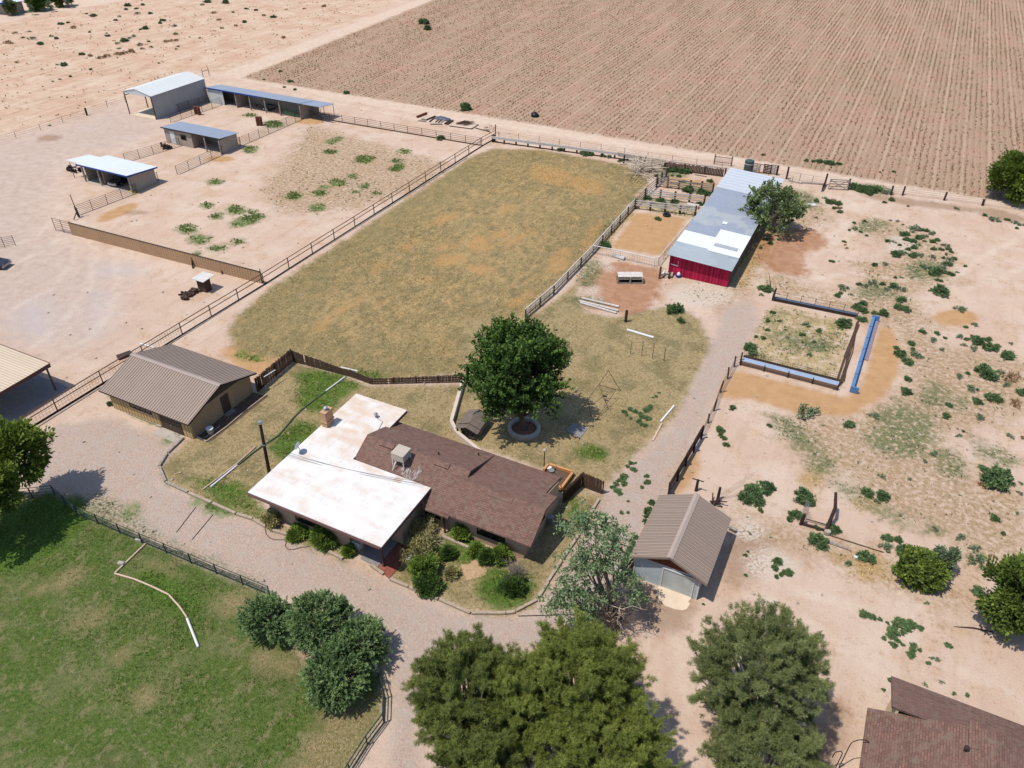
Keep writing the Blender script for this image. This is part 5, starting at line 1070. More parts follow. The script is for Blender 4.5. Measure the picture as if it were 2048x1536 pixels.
# hoses, pipes
def pipe(name, label, pts, r, mat, cat='pipe', z=None): return tag(obj(name, MB().tube([(p[0],p[1],r+.01 if z is None else z) for p in pts], r, 7), MT[mat]), label, cat)
pipe('irrigation_hose', 'long green hose curving across the side lawn', [zy(*p) for p in ((1665,438),(1580,500),(1490,570),(1440,620),(1390,680),(1330,750),(1230,815),(1140,880),(1060,945),(1030,965))], .075, 'hose', 'hose')
pipe('irrigation_pipe', 'white pipe on lawn at the upper end of green hose', [zy(1665,436), zy(1800,336)], .08, 'pvc')
pipe('irrigation_pipe', 'white pipe on the lawn at the lower end of green hose', [zy(1040,960), zy(855,1112)], .08, 'pvc')
pipe('wood_pole', 'long tan pole lying beside the white pipe on the side lawn', [zy(1172,826), zy(1040,945), zy(795,1132)], .06, 'pvc_aged', 'pole')
pb_ = MB(); q = [zy(1772,262,.75), zy(1890,290,.75), zy(1872,312,.4)]; pb_.tube(q, .07, 6); tag(obj('vent_pipe', pb_, MT['pvc']), 'white bent pipe resting on the picket fence', 'pipe')
q = zy(1280,368); tp = empty('clothes_post', q, 'white T shaped clothes post by the tall plank fence', 'post'); obj('post', MB().tube([q,(q[0],q[1],1.5)], .05, 6), MT['metal_grey'], tp); a = zy(1228,332,1.5); b = zy(1308,282,1.5); obj('crossbar', MB().tube([a,b], .05, 6), MT['pvc'], tp)
zw_ = gz(0,1060,2.4976)
pipe('lawn_pipe', 'cream pipe from the green fence to the bend on lawn', [zw_(732,68), zw_(575,218)], .07, 'pvc_aged')
pipe('lawn_pipe', 'cream pipe curving across the lawn below the bend', [zw_(575,220), zw_(672,248), zw_(760,285), zw_(845,326)], .07, 'pvc_aged')
pipe('lawn_pipe', 'cream pipe in the lawn joining the curve and white end', [zw_(846,328), zw_(900,388), zw_(935,440)], .065, 'pvc_aged')
pipe('lawn_pipe', 'bright white straight pipe at the free end on lawn', [zw_(936,446), zw_(992,588)], .09, 'pvc')
for k, (u, v, lb) in enumerate(((695,54,'pale stone block on lawn by the green fence'),(608,172,'pale stone block beside the cream lawn pipe'))):
    p = zw_(u,v); tag(obj('stone_block', MB().rbox((p[0],p[1],.12), .5, .3, .24, .3), MT['stone']), lb, 'stone')
pipe('garden_hose', 'brown garden hose looping onto the drive from the shrubs', [ze(*p) for p in ((245,475),(255,530),(290,570),(350,585),(430,585),(450,610),(440,650),(470,680),(520,680),(600,660),(680,650))], .03, 'hose_brown', 'hose')
pipe('drive_cable', 'dark cable lying across the lower drive', [zf(1545,1281), zf(2050,1268), zf(2250,1262)], .03, 'rubber', 'cable')
zq = gz(0,780,3.84)
for k, (a, b, lb) in enumerate((((1505,900),(1355,1095),'dark strip standing for a wire shadow across the drive, left of two'),((1635,960),(1475,1150),'dark strip standing for a wire shadow across the drive, right of two'))):
    A, B = zq(*a), zq(*b); tag(obj('wire_shadow_strip', MB().beam((A[0],A[1],.012),(B[0],B[1],.012), .07, .02), MT['rubber']), lb, 'strip')  # thin dark strips laid on the drive as shadows of overhead wires
zo = gz(180,680,6.0235)
pb = empty('bucket', zo(1455,1130), 'white bucket standing on the soil strip beside outbuilding', 'bucket'); q = zo(1458,1128); b_ = MB().cyl((q[0],q[1],.02), .26, .62, 14, .33); obj('body', b_, MT['cooler'], pb); obj('rim', MB().cyl((q[0],q[1],.64), .35, .05, 14), MT['white_paint'], pb)
for k in range(5):
    a = zo(1290+k*22,1140+k*12); b = zo(1470+k*24,985+k*14); tag(obj('steel_bar', MB().tube([(a[0],a[1],.07),(b[0],b[1],.07)], .045, 6), MT['metal_grey'] if k in (1,4) else MT['rust_pipe']), 'metal bar in the bundle beside the white bucket', 'bar', 'bars bundled by the bucket')
q = zo(840,1040); tag(obj('stone_block', MB().rbox((q[0],q[1],.1), .6, .35, .2, .1), MT['stone']), 'flat pale block at the garage door of the outbuilding', 'stone')
pipe('white_pipe', 'white pipe lying on the fence line behind outbuilding roof', [(*g(281,689)[:2],0), (*g(310,697)[:2],0)], .1, 'pvc')
tag(obj('wire_roll', MB().beam((*g(236,718)[:2],.15),(*g(264,708)[:2],.15), .8, .3), MT['dark_pipe']), 'grey heap of wire mesh behind the outbuilding', 'wire')
# utility pole and cable
up = empty('utility_pole', (-41.4,35.0,0), 'brown utility pole with cable beside the white roof', 'pole'); pt = g(520,846,6.6)
base = Vector((-41.2,35.2,0)); top = Vector((pt[0],pt[1],6.6)); obj('shaft', MB().tube([base, base.lerp(top,.5), top], [.16,.14,.12], 8), MT['wood_dark'], up)
obj('insulator', MB().rbox(top+Vector((0,0,.05)), .3, .3, .22).rbox(base.lerp(top,.62), .32, .32, .1), MT['metal_grey'], up)
cbm = MB(); a = base.lerp(top,.62); b = Vector((-26.2,37.3,4.0)); P = [a.lerp(b,k/12)+Vector((0,0,-1.1*math.sin(PI*k/12)*.55)) for k in range(13)]
cbm.tube(P, .02, 4); P2_ = [p+Vector((-.3,-.25,-.05)) for p in P]; cbm.tube(P2_, .015, 4); obj('cable', cbm, MT['rubber'], up)

# ---------------------------------------------------------------- odds and ends
q = z0(1195,585); wh = empty('well_hut', q, 'rough wooden well hut with tin slab roof on the bare lot', 'hut')
zz = gz(360,520,11.378); a = zz(470,710); b = zz(600,715); hx = (a[0]+b[0])/2; hy = a[1]+.5
m = MB(); 
for k in range(9): m.rbox((hx-.55+k*.14,hy-.48,.75), .125, .04, 1.5+random.uniform(-.05,.05)); m.rbox((hx+.6,hy-.44+k*.11,.75), .04, .1, 1.5); m.rbox((hx-.62,hy-.44+k*.11,.75), .04, .1, 1.5)
obj('wall', m, MT['wood_brown'], wh); m = MB()
for k in range(5): m.slab([(hx-.95+k*.03,hy-.85+k*.38,1.75+k*.02),(hx+.95,hy-.85+k*.38,1.72+k*.02),(hx+.95,hy-.5+k*.38,1.76+k*.02),(hx-.95,hy-.5+k*.38,1.79+k*.02)], .05)
obj('roof', m, MT['tin'], wh)
m = MB(); c_ = zz(215,800)
for k in range(46): m.rbox((c_[0]+random.gauss(0,.28),c_[1]+random.uniform(-1.1,1.1),random.uniform(.1,.4)), random.uniform(.3,.6), random.uniform(.15,.4), random.uniform(.15,.35), random.uniform(0,3), random.uniform(-.5,.5))
tag(obj('debris_heap', m, MT['wood_brown']), 'dark brown heap of chunks beside the well hut', 'heap', kind=None)
c_ = zz(425,690); m = MB()
for k in range(8): m.rbox((c_[0]+random.gauss(0,.12),c_[1]+random.gauss(0,.25),.12), .25, .2, .25, random.uniform(0,3))
tag(obj('stone_heap', m, MT['stone']), 'small pale stones at the foot of well hut', 'stones')
for k, (u, v, lb) in enumerate(((295,170,'dark stump leaning on the tan sheet fence'),(960,300,'dark weedy brace against the tan sheet fence near its end'))):
    p = zz(u,v); tag(obj('fence_brace', MB().tube([(p[0],p[1],0),(p[0]-.2,p[1]+.4,1.3)], [.12,.08], 6).tube([(p[0]+.3,p[1]-.3,.1),(p[0]-.1,p[1]+.1,.6)], .08, 5), MT['wood_dark']), lb, 'brace')
for k, (u, v, mt, lb) in enumerate(((1150,668,'rust','rusty barrel tied upright to the panels by metal barn, left of a pair'),(1168,672,'rust','rusty barrel by metal barn panels, right of the pair'),(1512,735,'rust','rusty barrel standing in the corral by the weeds, left one'),(1530,735,'rust','rusty barrel standing in the corral by the weeds, right one'))):
    p = z1(u,v); e = empty('barrel', p, lb, 'barrel', 'rusty upright barrels'); obj('body', MB().cyl((p[0],p[1],0), .33, 1.65 if k > 1 else 1.5, 12), MT[mt], e)
    m = MB()
    for z in (.5,1.0): m.cyl((p[0],p[1],z), .35, .06, 12)
    obj('hoop', m, MT['dark_pipe'], e)
# car in the machine shed
def car(lab, loc, rz, mat):
    e = bpy.data.objects.new('parked_car', None); COL.objects.link(e); e.location = loc; e.rotation_euler = (0,0,rz); ORI[e.name] = Vector((0,0,0)); tag(e, lab, 'car')
    prof = [(-2.3,.35),(-2.3,.75),(-1.2,.92),(-.7,.95),(1.6,.95),(2.25,.9),(2.3,.4)]
    obj('body', MB().yprism(prof, -.85, .85) if False else MB().xprism([(a,b) for a,b in prof], -.85, .85), mat, e)
    obj('cabin', MB().xprism([(-1.2,.93),(-.55,1.5),(1.3,1.52),(1.9,.95)], -.74, .74), mat, e)
    obj('windshield', MB().slab([(-.68,-1.2,.98),(.68,-1.2,.98),(.64,-.6,1.5),(-.64,-.6,1.5)], .02), MT['glass'], e)
    obj('side_window', MB().box(-.76,-.742,-.5,1.2,1.02,1.42).box(.742,.76,-.5,1.2,1.02,1.42), MT['glass'], e)
    obj('bumper', MB().box(-.85,.85,-2.42,-2.31,.35,.6), MT['chrome'], e)
    for s in (-1,1): obj('headlight', MB().box(s*.62-.14,s*.62+.14,-2.34,-2.302,.6,.74), MT['chrome'], e)
    for sx in (-1,1):
        for y in (-1.4,1.4):
            w = obj('wheel', MB().tube([(sx*.72,y,.33),(sx*.9,y,.33)], .33, 14), MT['rubber'], e); obj('rim', MB().tube([(sx*.9,y,.33),(sx*.915,y,.33)], .18, 10), MT['chrome'], w)
    return e
q = g(-8,536); car('dark vehicle mostly outside the left edge on the gravel lot', (q[0]-.9,q[1],0), 1.9, MT['car_dark'])
pc = g(240,368); car('dark old car parked nose out inside the machine shed', (pc[0],pc[1]+.8,.04), .1, MT['car_dark'])
# trailer
q = z1(1535,640); t_ = empty('flatbed_trailer', q, 'small flatbed trailer with twin wheels in front of the stable', 'trailer')
zt = gz(400,150,7.314); A = zt(740,500); B = zt(1000,520); ax = Vector((B[0]-A[0],B[1]-A[1],0)); 
ty = q[1]; txa, txb = zt(770,540)[0], zt(1060,520)[0]
obj('bed', MB().box(txa,txb,ty-.2,ty+1.6,.5,.58), MT['wood_grey'], t_); m = MB()
for y in (ty-.22,ty+1.62): m.beam((txa,y,.62),(txb,y,.62), .06,.12)
m.beam((txa-1.6,ty+.7,.5),(txa,ty-.1,.5), .07,.07); m.beam((txa-1.6,ty+.7,.5),(txa,ty+1.5,.5), .07,.07); m.beam((txa-1.5,ty+.7,0),(txa-1.5,ty+.7,.9), .07,.07); obj('frame', m, MT['dark_pipe'], t_)
for x in (txb-1.5,txb-.7):
    for y in (ty-.45,ty+1.65):
        w = obj('wheel', MB().tube([(x,y,.34),(x,y+.2,.34)], .34, 14), MT['rubber'], t_); obj('rim', MB().tube([(x,y-.01,.34),(x,y,.34)], .18, 10), MT['white_paint'], w)
m = MB().tube([(txa+.4,ty+.6,.6),(txa+.4,ty+.6,1.0)], .25, 10); m.tube([(txa+.2,ty+.6,1.0),(txa+.9,ty+.6,1.2)], .12, 8); tag(obj('winch_drum', m, MT['metal_grey']), 'grey drum sitting on the nose of the trailer', 'drum')
# implements near the machine shed
q = z1(440,1000); im = empty('disc_harrow', (q[0],q[1],0), 'dark farm implement with wheels left of the machine shed', 'implement')
m = MB().beam((q[0]-1.2,q[1],.6),(q[0]+1.2,q[1],.6), .12,.12).beam((q[0],q[1]-1.2,.5),(q[0],q[1]+.8,.7), .12,.12).beam((q[0]-.9,q[1]-.6,.5),(q[0]+.9,q[1]-.6,.5), .1,.1); obj('frame', m, MT['dark_pipe'], im)
for k in range(5): obj('disc', MB().tube([(q[0]-1.0+k*.5,q[1]-.6,.35),(q[0]-.96+k*.5,q[1]-.58,.35)], .33, 12), MT['dark_pipe'], im)
for s in (-1,1): obj('wheel', MB().tube([(q[0]+s*1.2-.1,q[1]+.1,.38),(q[0]+s*1.2+.1,q[1]+.1,.38)], .38, 12), MT['rubber'], im)
q = z1(640,1045)
for k, (dx, lb) in enumerate(((0,'pale jug on the shed floor left of the car'),(.9,'second pale jug on the shed floor next to the car'))):
    p = (q[0]+dx*1.3,q[1]+.8+dx*.4,.04); m = MB().cyl(p, .28, .6, 10); m.cyl((p[0],p[1],.64), .12, .2, 8); tag(obj('water_jug', m, MT['stone']), lb, 'jug')
q = z1(790,1100); m = MB()
for k in (0,.5): m.tube([(q[0]-.5+k,q[1]+.5,0),(q[0]-.5+k,q[1]+.9,2.2)], .03, 5)
for z in (.3,.7,1.1,1.5,1.9): m.tube([(q[0]-.5,q[1]+.5+z*.18,z),(q[0],q[1]+.5+z*.18,z)], .025, 5)
tag(obj('ladder', m, MT['green_paint']), 'green ladder leaning inside the right end of machine shed', 'ladder')
q = z1(785,1130); tag(obj('painted_kerb', MB().rbox((q[0]-.35,q[1]+.05,.1), 1.2, .25, .2, .0), plain('yellow_paint', S(244,204,40), .06, 3)), 'yellow painted kerb at the right corner of machine shed', 'kerb')
q = gz(300,230,10.24)(350,700); m = MB()
for k in range(14): m.rbox((q[0]+random.gauss(0,.7),q[1]+random.gauss(0,.3),random.uniform(.15,.6)), random.uniform(.3,.7), random.uniform(.2,.4), random.uniform(.2,.5), random.uniform(0,3))
tag(obj('scrap_heap', m, MT['dark_pipe']), 'dark scrap heap against the panels by the tack shed', 'scrap')
# scrap along the upper lane
z6 = gz(820,210,10.24)
for k, (a, b, r, mt, lb) in enumerate((((145,265),(340,190),.22,'rust','thick rusty pipe at the left end of the scrap row'),((420,402),(660,405),.16,'stone','pale concrete pipe in front of the scrap row'),((235,305),(340,318),.14,'wood_grey','grey board at the left of the scrap row'),((175,330),(330,352),.1,'wood_grey','low grey board at the lower left of scrap row'),((340,315),(520,240),.12,'wood_brown','brown beam beside the tarpaulin'),((400,355),(520,260),.1,'wood_brown','second brown beam beside the tarpaulin, below the first'),((520,360),(590,310),.08,'wood_brown','short rod under the tarpaulin, left'),((580,370),(650,310),.08,'wood_brown','short rod under the tarpaulin, middle'),((640,365),(720,310),.08,'wood_grey','short rod under the tarpaulin, right'),((715,400),(830,325),.14,'dark_pipe','dark channel iron right of the tarpaulin, first'),((760,410),(880,330),.14,'dark_pipe','dark channel iron right of the tarpaulin, second'),((1265,495),(1400,410),.1,'wood_grey','grey pole crossing the right of scrap row'),((810,440),(1280,500),.07,'wood_brown','long thin pole along the bottom of scrap row'),((1340,480),(1640,560),.07,'wood_brown','thin pole between scrap row and corner gate'))):
    A, B = z6(*a), z6(*b); tag(obj('scrap_pipe' if mt in ('rust','stone') else 'scrap_beam', MB().tube([(A[0],A[1],r+.02),(B[0],B[1],r+.02)], r, 8) if mt in ('rust','stone') else MB().beam((A[0],A[1],r+.02),(B[0],B[1],r+.02), r*2, r*1.6), MT[mt]), lb, 'scrap')
q = z6(650,285); m = MB(); n = 9
V = [(q[0]+(i/(n-1)-.5)*3.2, q[1]+(j/4-.5)*1.6, .05+.45*math.sin(PI*i/(n-1))*math.sin(PI*j/4)+.06*random.random()) for i in range(n) for j in range(5)]
m.add(V, [(i*5+j,(i+1)*5+j,(i+1)*5+j+1,i*5+j+1) for i in range(n-1) for j in range(4)]); tag(obj('tarpaulin', m, plain('blue_grey_tarp', S(92,98,116), .2, 2, .6)), 'blue grey tarpaulin humped over the scrap row', 'tarp')
m = MB(); q = z6(1110,390)
for k in range(16): a = (q[0]-1.3+k*.14+random.uniform(-.1,.1), q[1]-1.0+random.uniform(-.2,.2), .1+.3*random.random()); m.tube([a,(a[0]+1.0,a[1]+1.9,.25+.3*random.random())], .05, 5)
tag(obj('stake_pile', m, MT['wood_brown']), 'pile of dark stakes in the middle of the scrap row', 'pile')
q = z6(1590,510); m = MB()
for k in range(22): a = Vector((q[0]+random.gauss(0,.5),q[1]+random.gauss(0,.6),random.uniform(.05,.7))); m.tube([a,a+Vector((random.uniform(-.8,.8),random.uniform(-.8,.8),random.uniform(-.2,.4)))], .035, 4)
tag(obj('wire_tangle', m, MT['twig_grey']), 'tangle of rusty wire by the corner of pipe fence', 'wire')
q = z6(1750,575); tag(obj('fence_post', MB().tube([q,(q[0],q[1],1.6)], .09, 6), MT['rust']), 'rusty post at the upper end of long pipe fence', 'post')
q = g(1070,233); m = MB(); m.tube([(q[0],q[1],0),(q[0],q[1],.25),(q[0],q[1],.6),(q[0]+.1,q[1],.85)], [.7,.85,.65,.2], 10); tag(obj('black_bag', m, MT['black_plastic'], smooth=True), 'black bag lying on the edge of ploughed field', 'bag')
# back of the barn
q = z8(150,268); bd = empty('iron_rack', q, 'rusty iron rack with close bars behind the corral', 'rack'); A, B = z8(45,275), z8(240,300)
for p in (A,B): obj('post', MB().beam((p[0],p[1],0),(p[0],p[1],1.7), .14,.14), MT['wood_dark'], bd)
m = MB()
for z in (.45,1.35): m.beam((A[0],A[1],z),(B[0],B[1],z), .06,.08)
for k in range(16): p = V3(A).lerp(V3(B),(k+.5)/16); m.beam(p+Vector((0,0,.45)), p+Vector((0,0,1.35)), .04,.04)
obj('bars', m, MT['rust'], bd)
q = z8(432,352); wt = MB().cyl((q[0],q[1],0), .75, 1.75, 18); wt.cyl((q[0],q[1],1.75), .75, .15, 18, .35); e = empty('water_tank', q, 'dark green upright water tank with white band behind the barn', 'tank'); obj('body', wt, plain('tank_green', S(74,90,86), .1, 2, .6), e); obj('band', MB().cyl((q[0],q[1],1.25), .765, .08, 18), MT['white_paint'], e)
for k, (u, v, mt, lb) in enumerate(((520,372,'wood_grey','pale slatted pallet standing behind the barn roof, leftmost'),(640,385,'wood_dark','dark pallet standing between round hoop and last pallet'),(725,392,'wood_grey','pale slatted pallet at the right end behind the barn'))):
    q = z8(u,v); m = MB()
    for j in range(6): m.box(q[0]-.6,q[0]+.6,q[1]-.03,q[1],.1+j*.26,.28+j*.26)
    for j in (-.55,0,.55): m.box(q[0]+j-.05,q[0]+j+.05,q[1]+.002,q[1]+.12,.0,1.6)
    tag(obj('pallet', m, MT[mt]), lb, 'pallet', 'pallets behind the barn')
q = z8(583,378); m = MB(); m.tube([(q[0]+.55*math.cos(2*PI*k/20),q[1],.75+.7*math.sin(2*PI*k/20)) for k in range(21)], .07, 6); tag(obj('iron_hoop', m, MT['rust']), 'round rusty hoop standing between the pallets', 'hoop')
gt_ = empty('wooden_gate', z8(1455,570), 'grey cross braced wooden gate leaning at the lane', 'gate'); A, B = V3(z8(1345,560)), V3(z8(1560,572)); m = MB()
for z in (.1,.5,.9,1.3,1.6): m.beam(A+Vector((0,0,z)), B+Vector((0,0,z)), .04, .14)
obj('boards', m, MT['wood_grey'], gt_); m = MB(); m.beam(A+Vector((0,-.08,.1)), B+Vector((0,-.08,1.6)), .04,.12); m.beam(A+Vector((0,-.13,1.6)), B+Vector((0,-.13,.1)), .04,.12); m.beam(A+Vector((0,-.03,0)), A+Vector((0,-.03,1.7)), .1,.1); m.beam(B+Vector((0,-.03,0)), B+Vector((0,-.03,1.7)), .1,.1); obj('brace', m, MT['wood_grey'], gt_)
A = V3(z8(1265,592)); B = V3(z8(1310,512)); m = MB()
for z in (.2,.5,.8,1.1): m.beam(A+Vector((0,0,z)), B+Vector((0,0,z)), .05,.2)
tag(obj('open_gate', m, MT['wood_brown']), 'small brown gate standing open at the lane, seen edge on', 'gate')
m = MB(); m.beam(V3(z8(890,462))+Vector((0,0,.1)), V3(z8(1050,502))+Vector((0,0,.1)), .2,.14); m.beam(V3(z8(1040,490))+Vector((0,0,.1)), V3(z8(1285,510))+Vector((0,0,.1)), .3,.2); tag(obj('ground_log', m, MT['wood_grey']), 'grey logs lying along the foot of the wire mesh fence', 'log')
q = z8(1160,740); tag(obj('plank_sheet', MB().rbox((q[0],q[1],.06), 1.3, .9, .06, .6), MT['tin']), 'pale flat sheet lying right of the barn tree', 'sheet')
for k, (a, b) in enumerate((((860,560),(1080,640)),((1120,980),(1330,1000)),((1000,950),(1180,1010)),((740,450),(900,560)),((1180,640),(1350,690)),((600,900),(820,960)),((1330,470),(1520,505)))):
    A, B = z7(*a), z7(*b); tag(obj('loose_board', MB().beam((A[0],A[1],.1),(B[0],B[1],.35 if k % 2 else .12), .2, .07), MT['wood_grey']), 'loose grey board lying in the corral lanes', 'board', 'loose boards in the corral')
# tyre and trash by the pen
q = z7(893,1115); m = MB(); V = []; Fc = []
for k in range(20):
    for j in range(6): t = 2*PI*k/20; u = 2*PI*j/6; V.append((q[0]+(.45+.17*math.cos(u))*math.cos(t), q[1]+(.45+.17*math.cos(u))*math.sin(t), .16+.16*math.sin(u)))
for k in range(20):
    for j in range(6): Fc.append((k*6+j, k*6+(j+1)%6, ((k+1)%20)*6+(j+1)%6, ((k+1)%20)*6+j))
m.add(V, Fc); tag(obj('tyre', m, MT['rubber'], smooth=True), 'black tyre lying in the sandy pen', 'tyre')
q = z7(1300,985); tag(obj('feed_box', MB().box(q[0]-.9,q[0]+.9,q[1]-.4,q[1]+.4,0,.5), MT['wood_white']), 'whitish box trough in the weedy corral lane', 'trough')
q = zl(860,325); tag(obj('white_bathtub', MB().tube([(q[0]-1.2,q[1]+.3,.2),(q[0]+.6,q[1]-.1,.2)], .28, 8), plain('chalky_metal', S(214,206,200), .1, 4)), 'whitish crumpled tin beside the pen fence', 'tin')
zb_ = gz(1320,480,12.8); 
for k, (a, b, mt) in enumerate((((130,900),(300,690),'wood_white'),((190,905),(320,700),'wood_grey'),((215,1000),(290,830),'wood_dark'),((280,980),(320,860),'wood_grey'),((270,850),(400,870),'wood_grey'),((280,770),(410,800),'wood_white'),((30,980),(110,890),'wood_white'))):
    A, B = zb_(*a), zb_(*b); tag(obj('firewood', MB().beam((A[0],A[1],.12+.05*k),(B[0],B[1],.2+.06*k), .26, .16), MT[mt]), 'rough board in the jumble at the left end of the red wall', 'board', 'boards jumbled by the red wall')
q = zb_(468,950); e = empty('blue_bucket', q, 'blue bucket with white contents before the red barn wall', 'bucket'); obj('body', MB().cyl((q[0],q[1],0), .3, .36, 12, .34), MT['blue_dark'], e); obj('bag', MB().tube([(q[0],q[1],.3),(q[0],q[1],.55),(q[0]+.05,q[1],.72)], [.26,.2,.05], 8), MT['white_paint'], e)
q = zl(1525,660); tag(obj('fence_post', MB().beam(q,(q[0],q[1],1.7), .2,.2), MT['wood_brown']), 'brown post between hay feeder and the red barn', 'post')
# gate ruin lower right
zr_ = gz(1540,960,5.29); e = empty('ruined_gate', zr_(600,540), 'ruined pole gate with leaning log in the weeds right of the garage', 'gate')
A = zr_(590,545); B = zr_(690,400); obj('log', MB().tube([(A[0],A[1],.2),(B[0]-.3,B[1]-.6,1.6),(zr_(697,130,2.4))], [.17,.15,.12], 7), MT['wood_dark'], e)
A2 = zr_(325,470); obj('post', MB().tube([A2,(A2[0]+.05,A2[1],1.2)], [.16,.14], 7), MT['wood_dark'], e)
obj('rail', MB().tube([(A2[0],A2[1],.12),(A[0],A[1],.12)], .12, 6).tube([(A2[0]+.3,A2[1]+.5,.3),(A[0],A[1]+.6,.2)], .05, 5), MT['wood_dark'], e)
wpm = MB(); B2 = zr_(368,440)
for k in range(7): wpm.tube([(B2[0]-k*.06,B2[1]+k*.1,0),(B2[0]-k*.06,B2[1]+k*.1,2.1-k*.05)], .015, 4)
for z in np.arange(.2,2.0,.3): wpm.tube([(B2[0],B2[1],z),(B2[0]-.36,B2[1]+.6,z)], .012, 4)
obj('wire_panel', wpm, MT['metal_grey'], e)
A = zr_(610,660); B = zr_(845,745); tag(obj('drift_log', MB().tube([(A[0],A[1],.12),(B[0],B[1],.1)], [.16,.09], 7), MT['wood_grey']), 'pale log lying on sand below the ruined gate', 'log')
A = zr_(600,570); tag(obj('stump', MB().cyl((A[0],A[1],0), .26, .35, 9), MT['stone']), 'pale cut stump at the corner of the ruined gate', 'stump')
A = zr_(630,590); B = zr_(1200,770); tag(obj('wire_strand', MB().tube([(A[0],A[1],.06),(B[0],B[1],.05)], .045, 5), MT['wood_brown']), 'thin fallen pole stretching right from the ruined gate', 'pole')
q = zr_(918,825); tag(obj('white_litter', MB().rbox((q[0],q[1],.1), .45, .3, .18, .4).rbox((q[0]+.15,q[1]+.1,.16), .25, .2, .15, 1.1), MT['white_paint']), 'scrap of white litter beside a round weed', 'litter')
# wreck of branches and posts above the garage
zc = gz(1100,900,4.042)
for k, (u, v, h, lb) in enumerate(((1180,330,1.3,'short ragged post left of a pair above the garage'),(1355,400,1.4,'ragged post with wire switches above the garage'))):
    q = zc(u,v); m = MB().tube([q,(q[0],q[1],h)], [.14,.11], 7); m.beam((q[0]-.5,q[1],h-.05),(q[0]+.5,q[1],h-.02), .07,.07) if k == 0 else None
    tag(obj('fence_post', m, MT['wood_dark']), lb, 'post')
q = zc(1370,390); m = MB()
for k in range(6): m.tube([(q[0]+.07*k,q[1],.5-.05*k),(q[0]+.6+.2*k,q[1]+.5+.1*k,1.0+.1*k),(q[0]+1.0+.28*k,q[1]+1.1+.16*k,1.4+.28*k)], .008, 4)
tag(obj('wire_switches', m, MT['wire']), 'bundle of bent wires fanning from the ragged post', 'wire')
q = zc(1330,435); m = MB()
for k in range(10): m.tube([(q[0]+random.gauss(0,.2),q[1]+random.gauss(0,.2),.05),(q[0]+random.gauss(0,.4),q[1]+random.gauss(0,.4),.6)], .05, 5)
tag(obj('wood_pile', m, MT['wood_dark']), 'dark wood bits behind the garage roof', 'wood')
A = zc(1440,640); B = zc(1500,672); tag(obj('garage_plank', MB().beam((A[0],A[1],.35),(B[0],B[1],.35), .3,.12), MT['wood_grey']), 'grey plank sticking out behind the garage', 'plank')
# shepherd hooks
zh_ = gz(1380,1150,3.979)
for k, (u, v, h, s, lb) in enumerate(((1145,1560,2.3,.35,'black shepherd hook, lower one near the right pine'),(1185,1530,3.2,.55,'tall black shepherd hook with wide arch near the neighbour house'))):
    q = zh_(u,v); dirx = Vector((.9,.43,0)).normalized()*s; P = [Vector(q), Vector((q[0],q[1],h-s))]+[Vector((q[0],q[1],h-s))+dirx*(1-math.cos(t))*(-.7 if k == 0 else 1.0)+Vector((0,0,s*math.sin(t))) for t in np.linspace(.3,PI,8)]
    P.append(P[-1]+Vector((0,0,-.35))); tag(obj('plant_hook', MB().tube(P, .03, 6), MT['black_plastic']), lb, 'hook', 'shepherd hooks')
q = g(753,1338); e = empty('mail_post', q, 'teal capped gate post beside the lowest junipers', 'post'); obj('post', MB().beam(q,(q[0],q[1],1.2), .14,.14), MT['white_paint'], e); obj('cap', MB().beam((q[0],q[1],.5),(q[0],q[1],1.25), .17,.17), plain('teal_paint', S(44,130,130), .1, 3), e)
q = g(938,1015); q = zf(240,680); tag(obj('white_pot', MB().cyl((q[0],q[1],.6), .22, .5, 10, .3), MT['white_paint']), 'white pot half hidden in the front yard shrub', 'pot')
q = zb(1255,1050); tag(obj('air_unit', MB().box(q[0]-.1,q[0]+.4,q[1]-.2,q[1]+.3,0,.7), MT['metal_grey']), 'small grey unit at the gable wall of house', 'unit')
q = zf(1010,720); mm = MB(); V = [(q[0],q[1],.16)]; Fc = []
for rr_i, zz_i in ((.35,.13),(.7,.07),(1.0,-.01)):
    for k in range(16): t_a = 2*PI*k/16; jj = rr_i*(1+.22*math.sin(k*1.7)+.15*math.sin(k*3.1+1)); V.append((q[0]+jj*.95*math.cos(t_a), q[1]+jj*.95*math.sin(t_a), zz_i+random.uniform(-.015,.015)*(rr_i < .9)))
for k in range(16):
    Fc.append((0,1+k,1+(k+1)%16))
    for j in range(2): a_i = 1+j*16+k; b_i = 1+j*16+(k+1)%16; Fc.append((a_i,a_i+16,b_i+16,b_i))
mm.add(V, Fc); tag(obj('dirt_mound', mm, plain('mound', S(196,162,124), .25, 5), smooth=True), kind='structure')
A = g(1907,1254); B = g(1985,1265); tag(obj('fallen_branch', MB().tube([(A[0],A[1],.05),((A[0]+B[0])/2,(A[1]+B[1])/2+.1,.1),(B[0],B[1],.06)], [.02,.05,.06], 5), MT['wood_dark']), 'dark thin branch on sand by the lower right tree', 'branch')
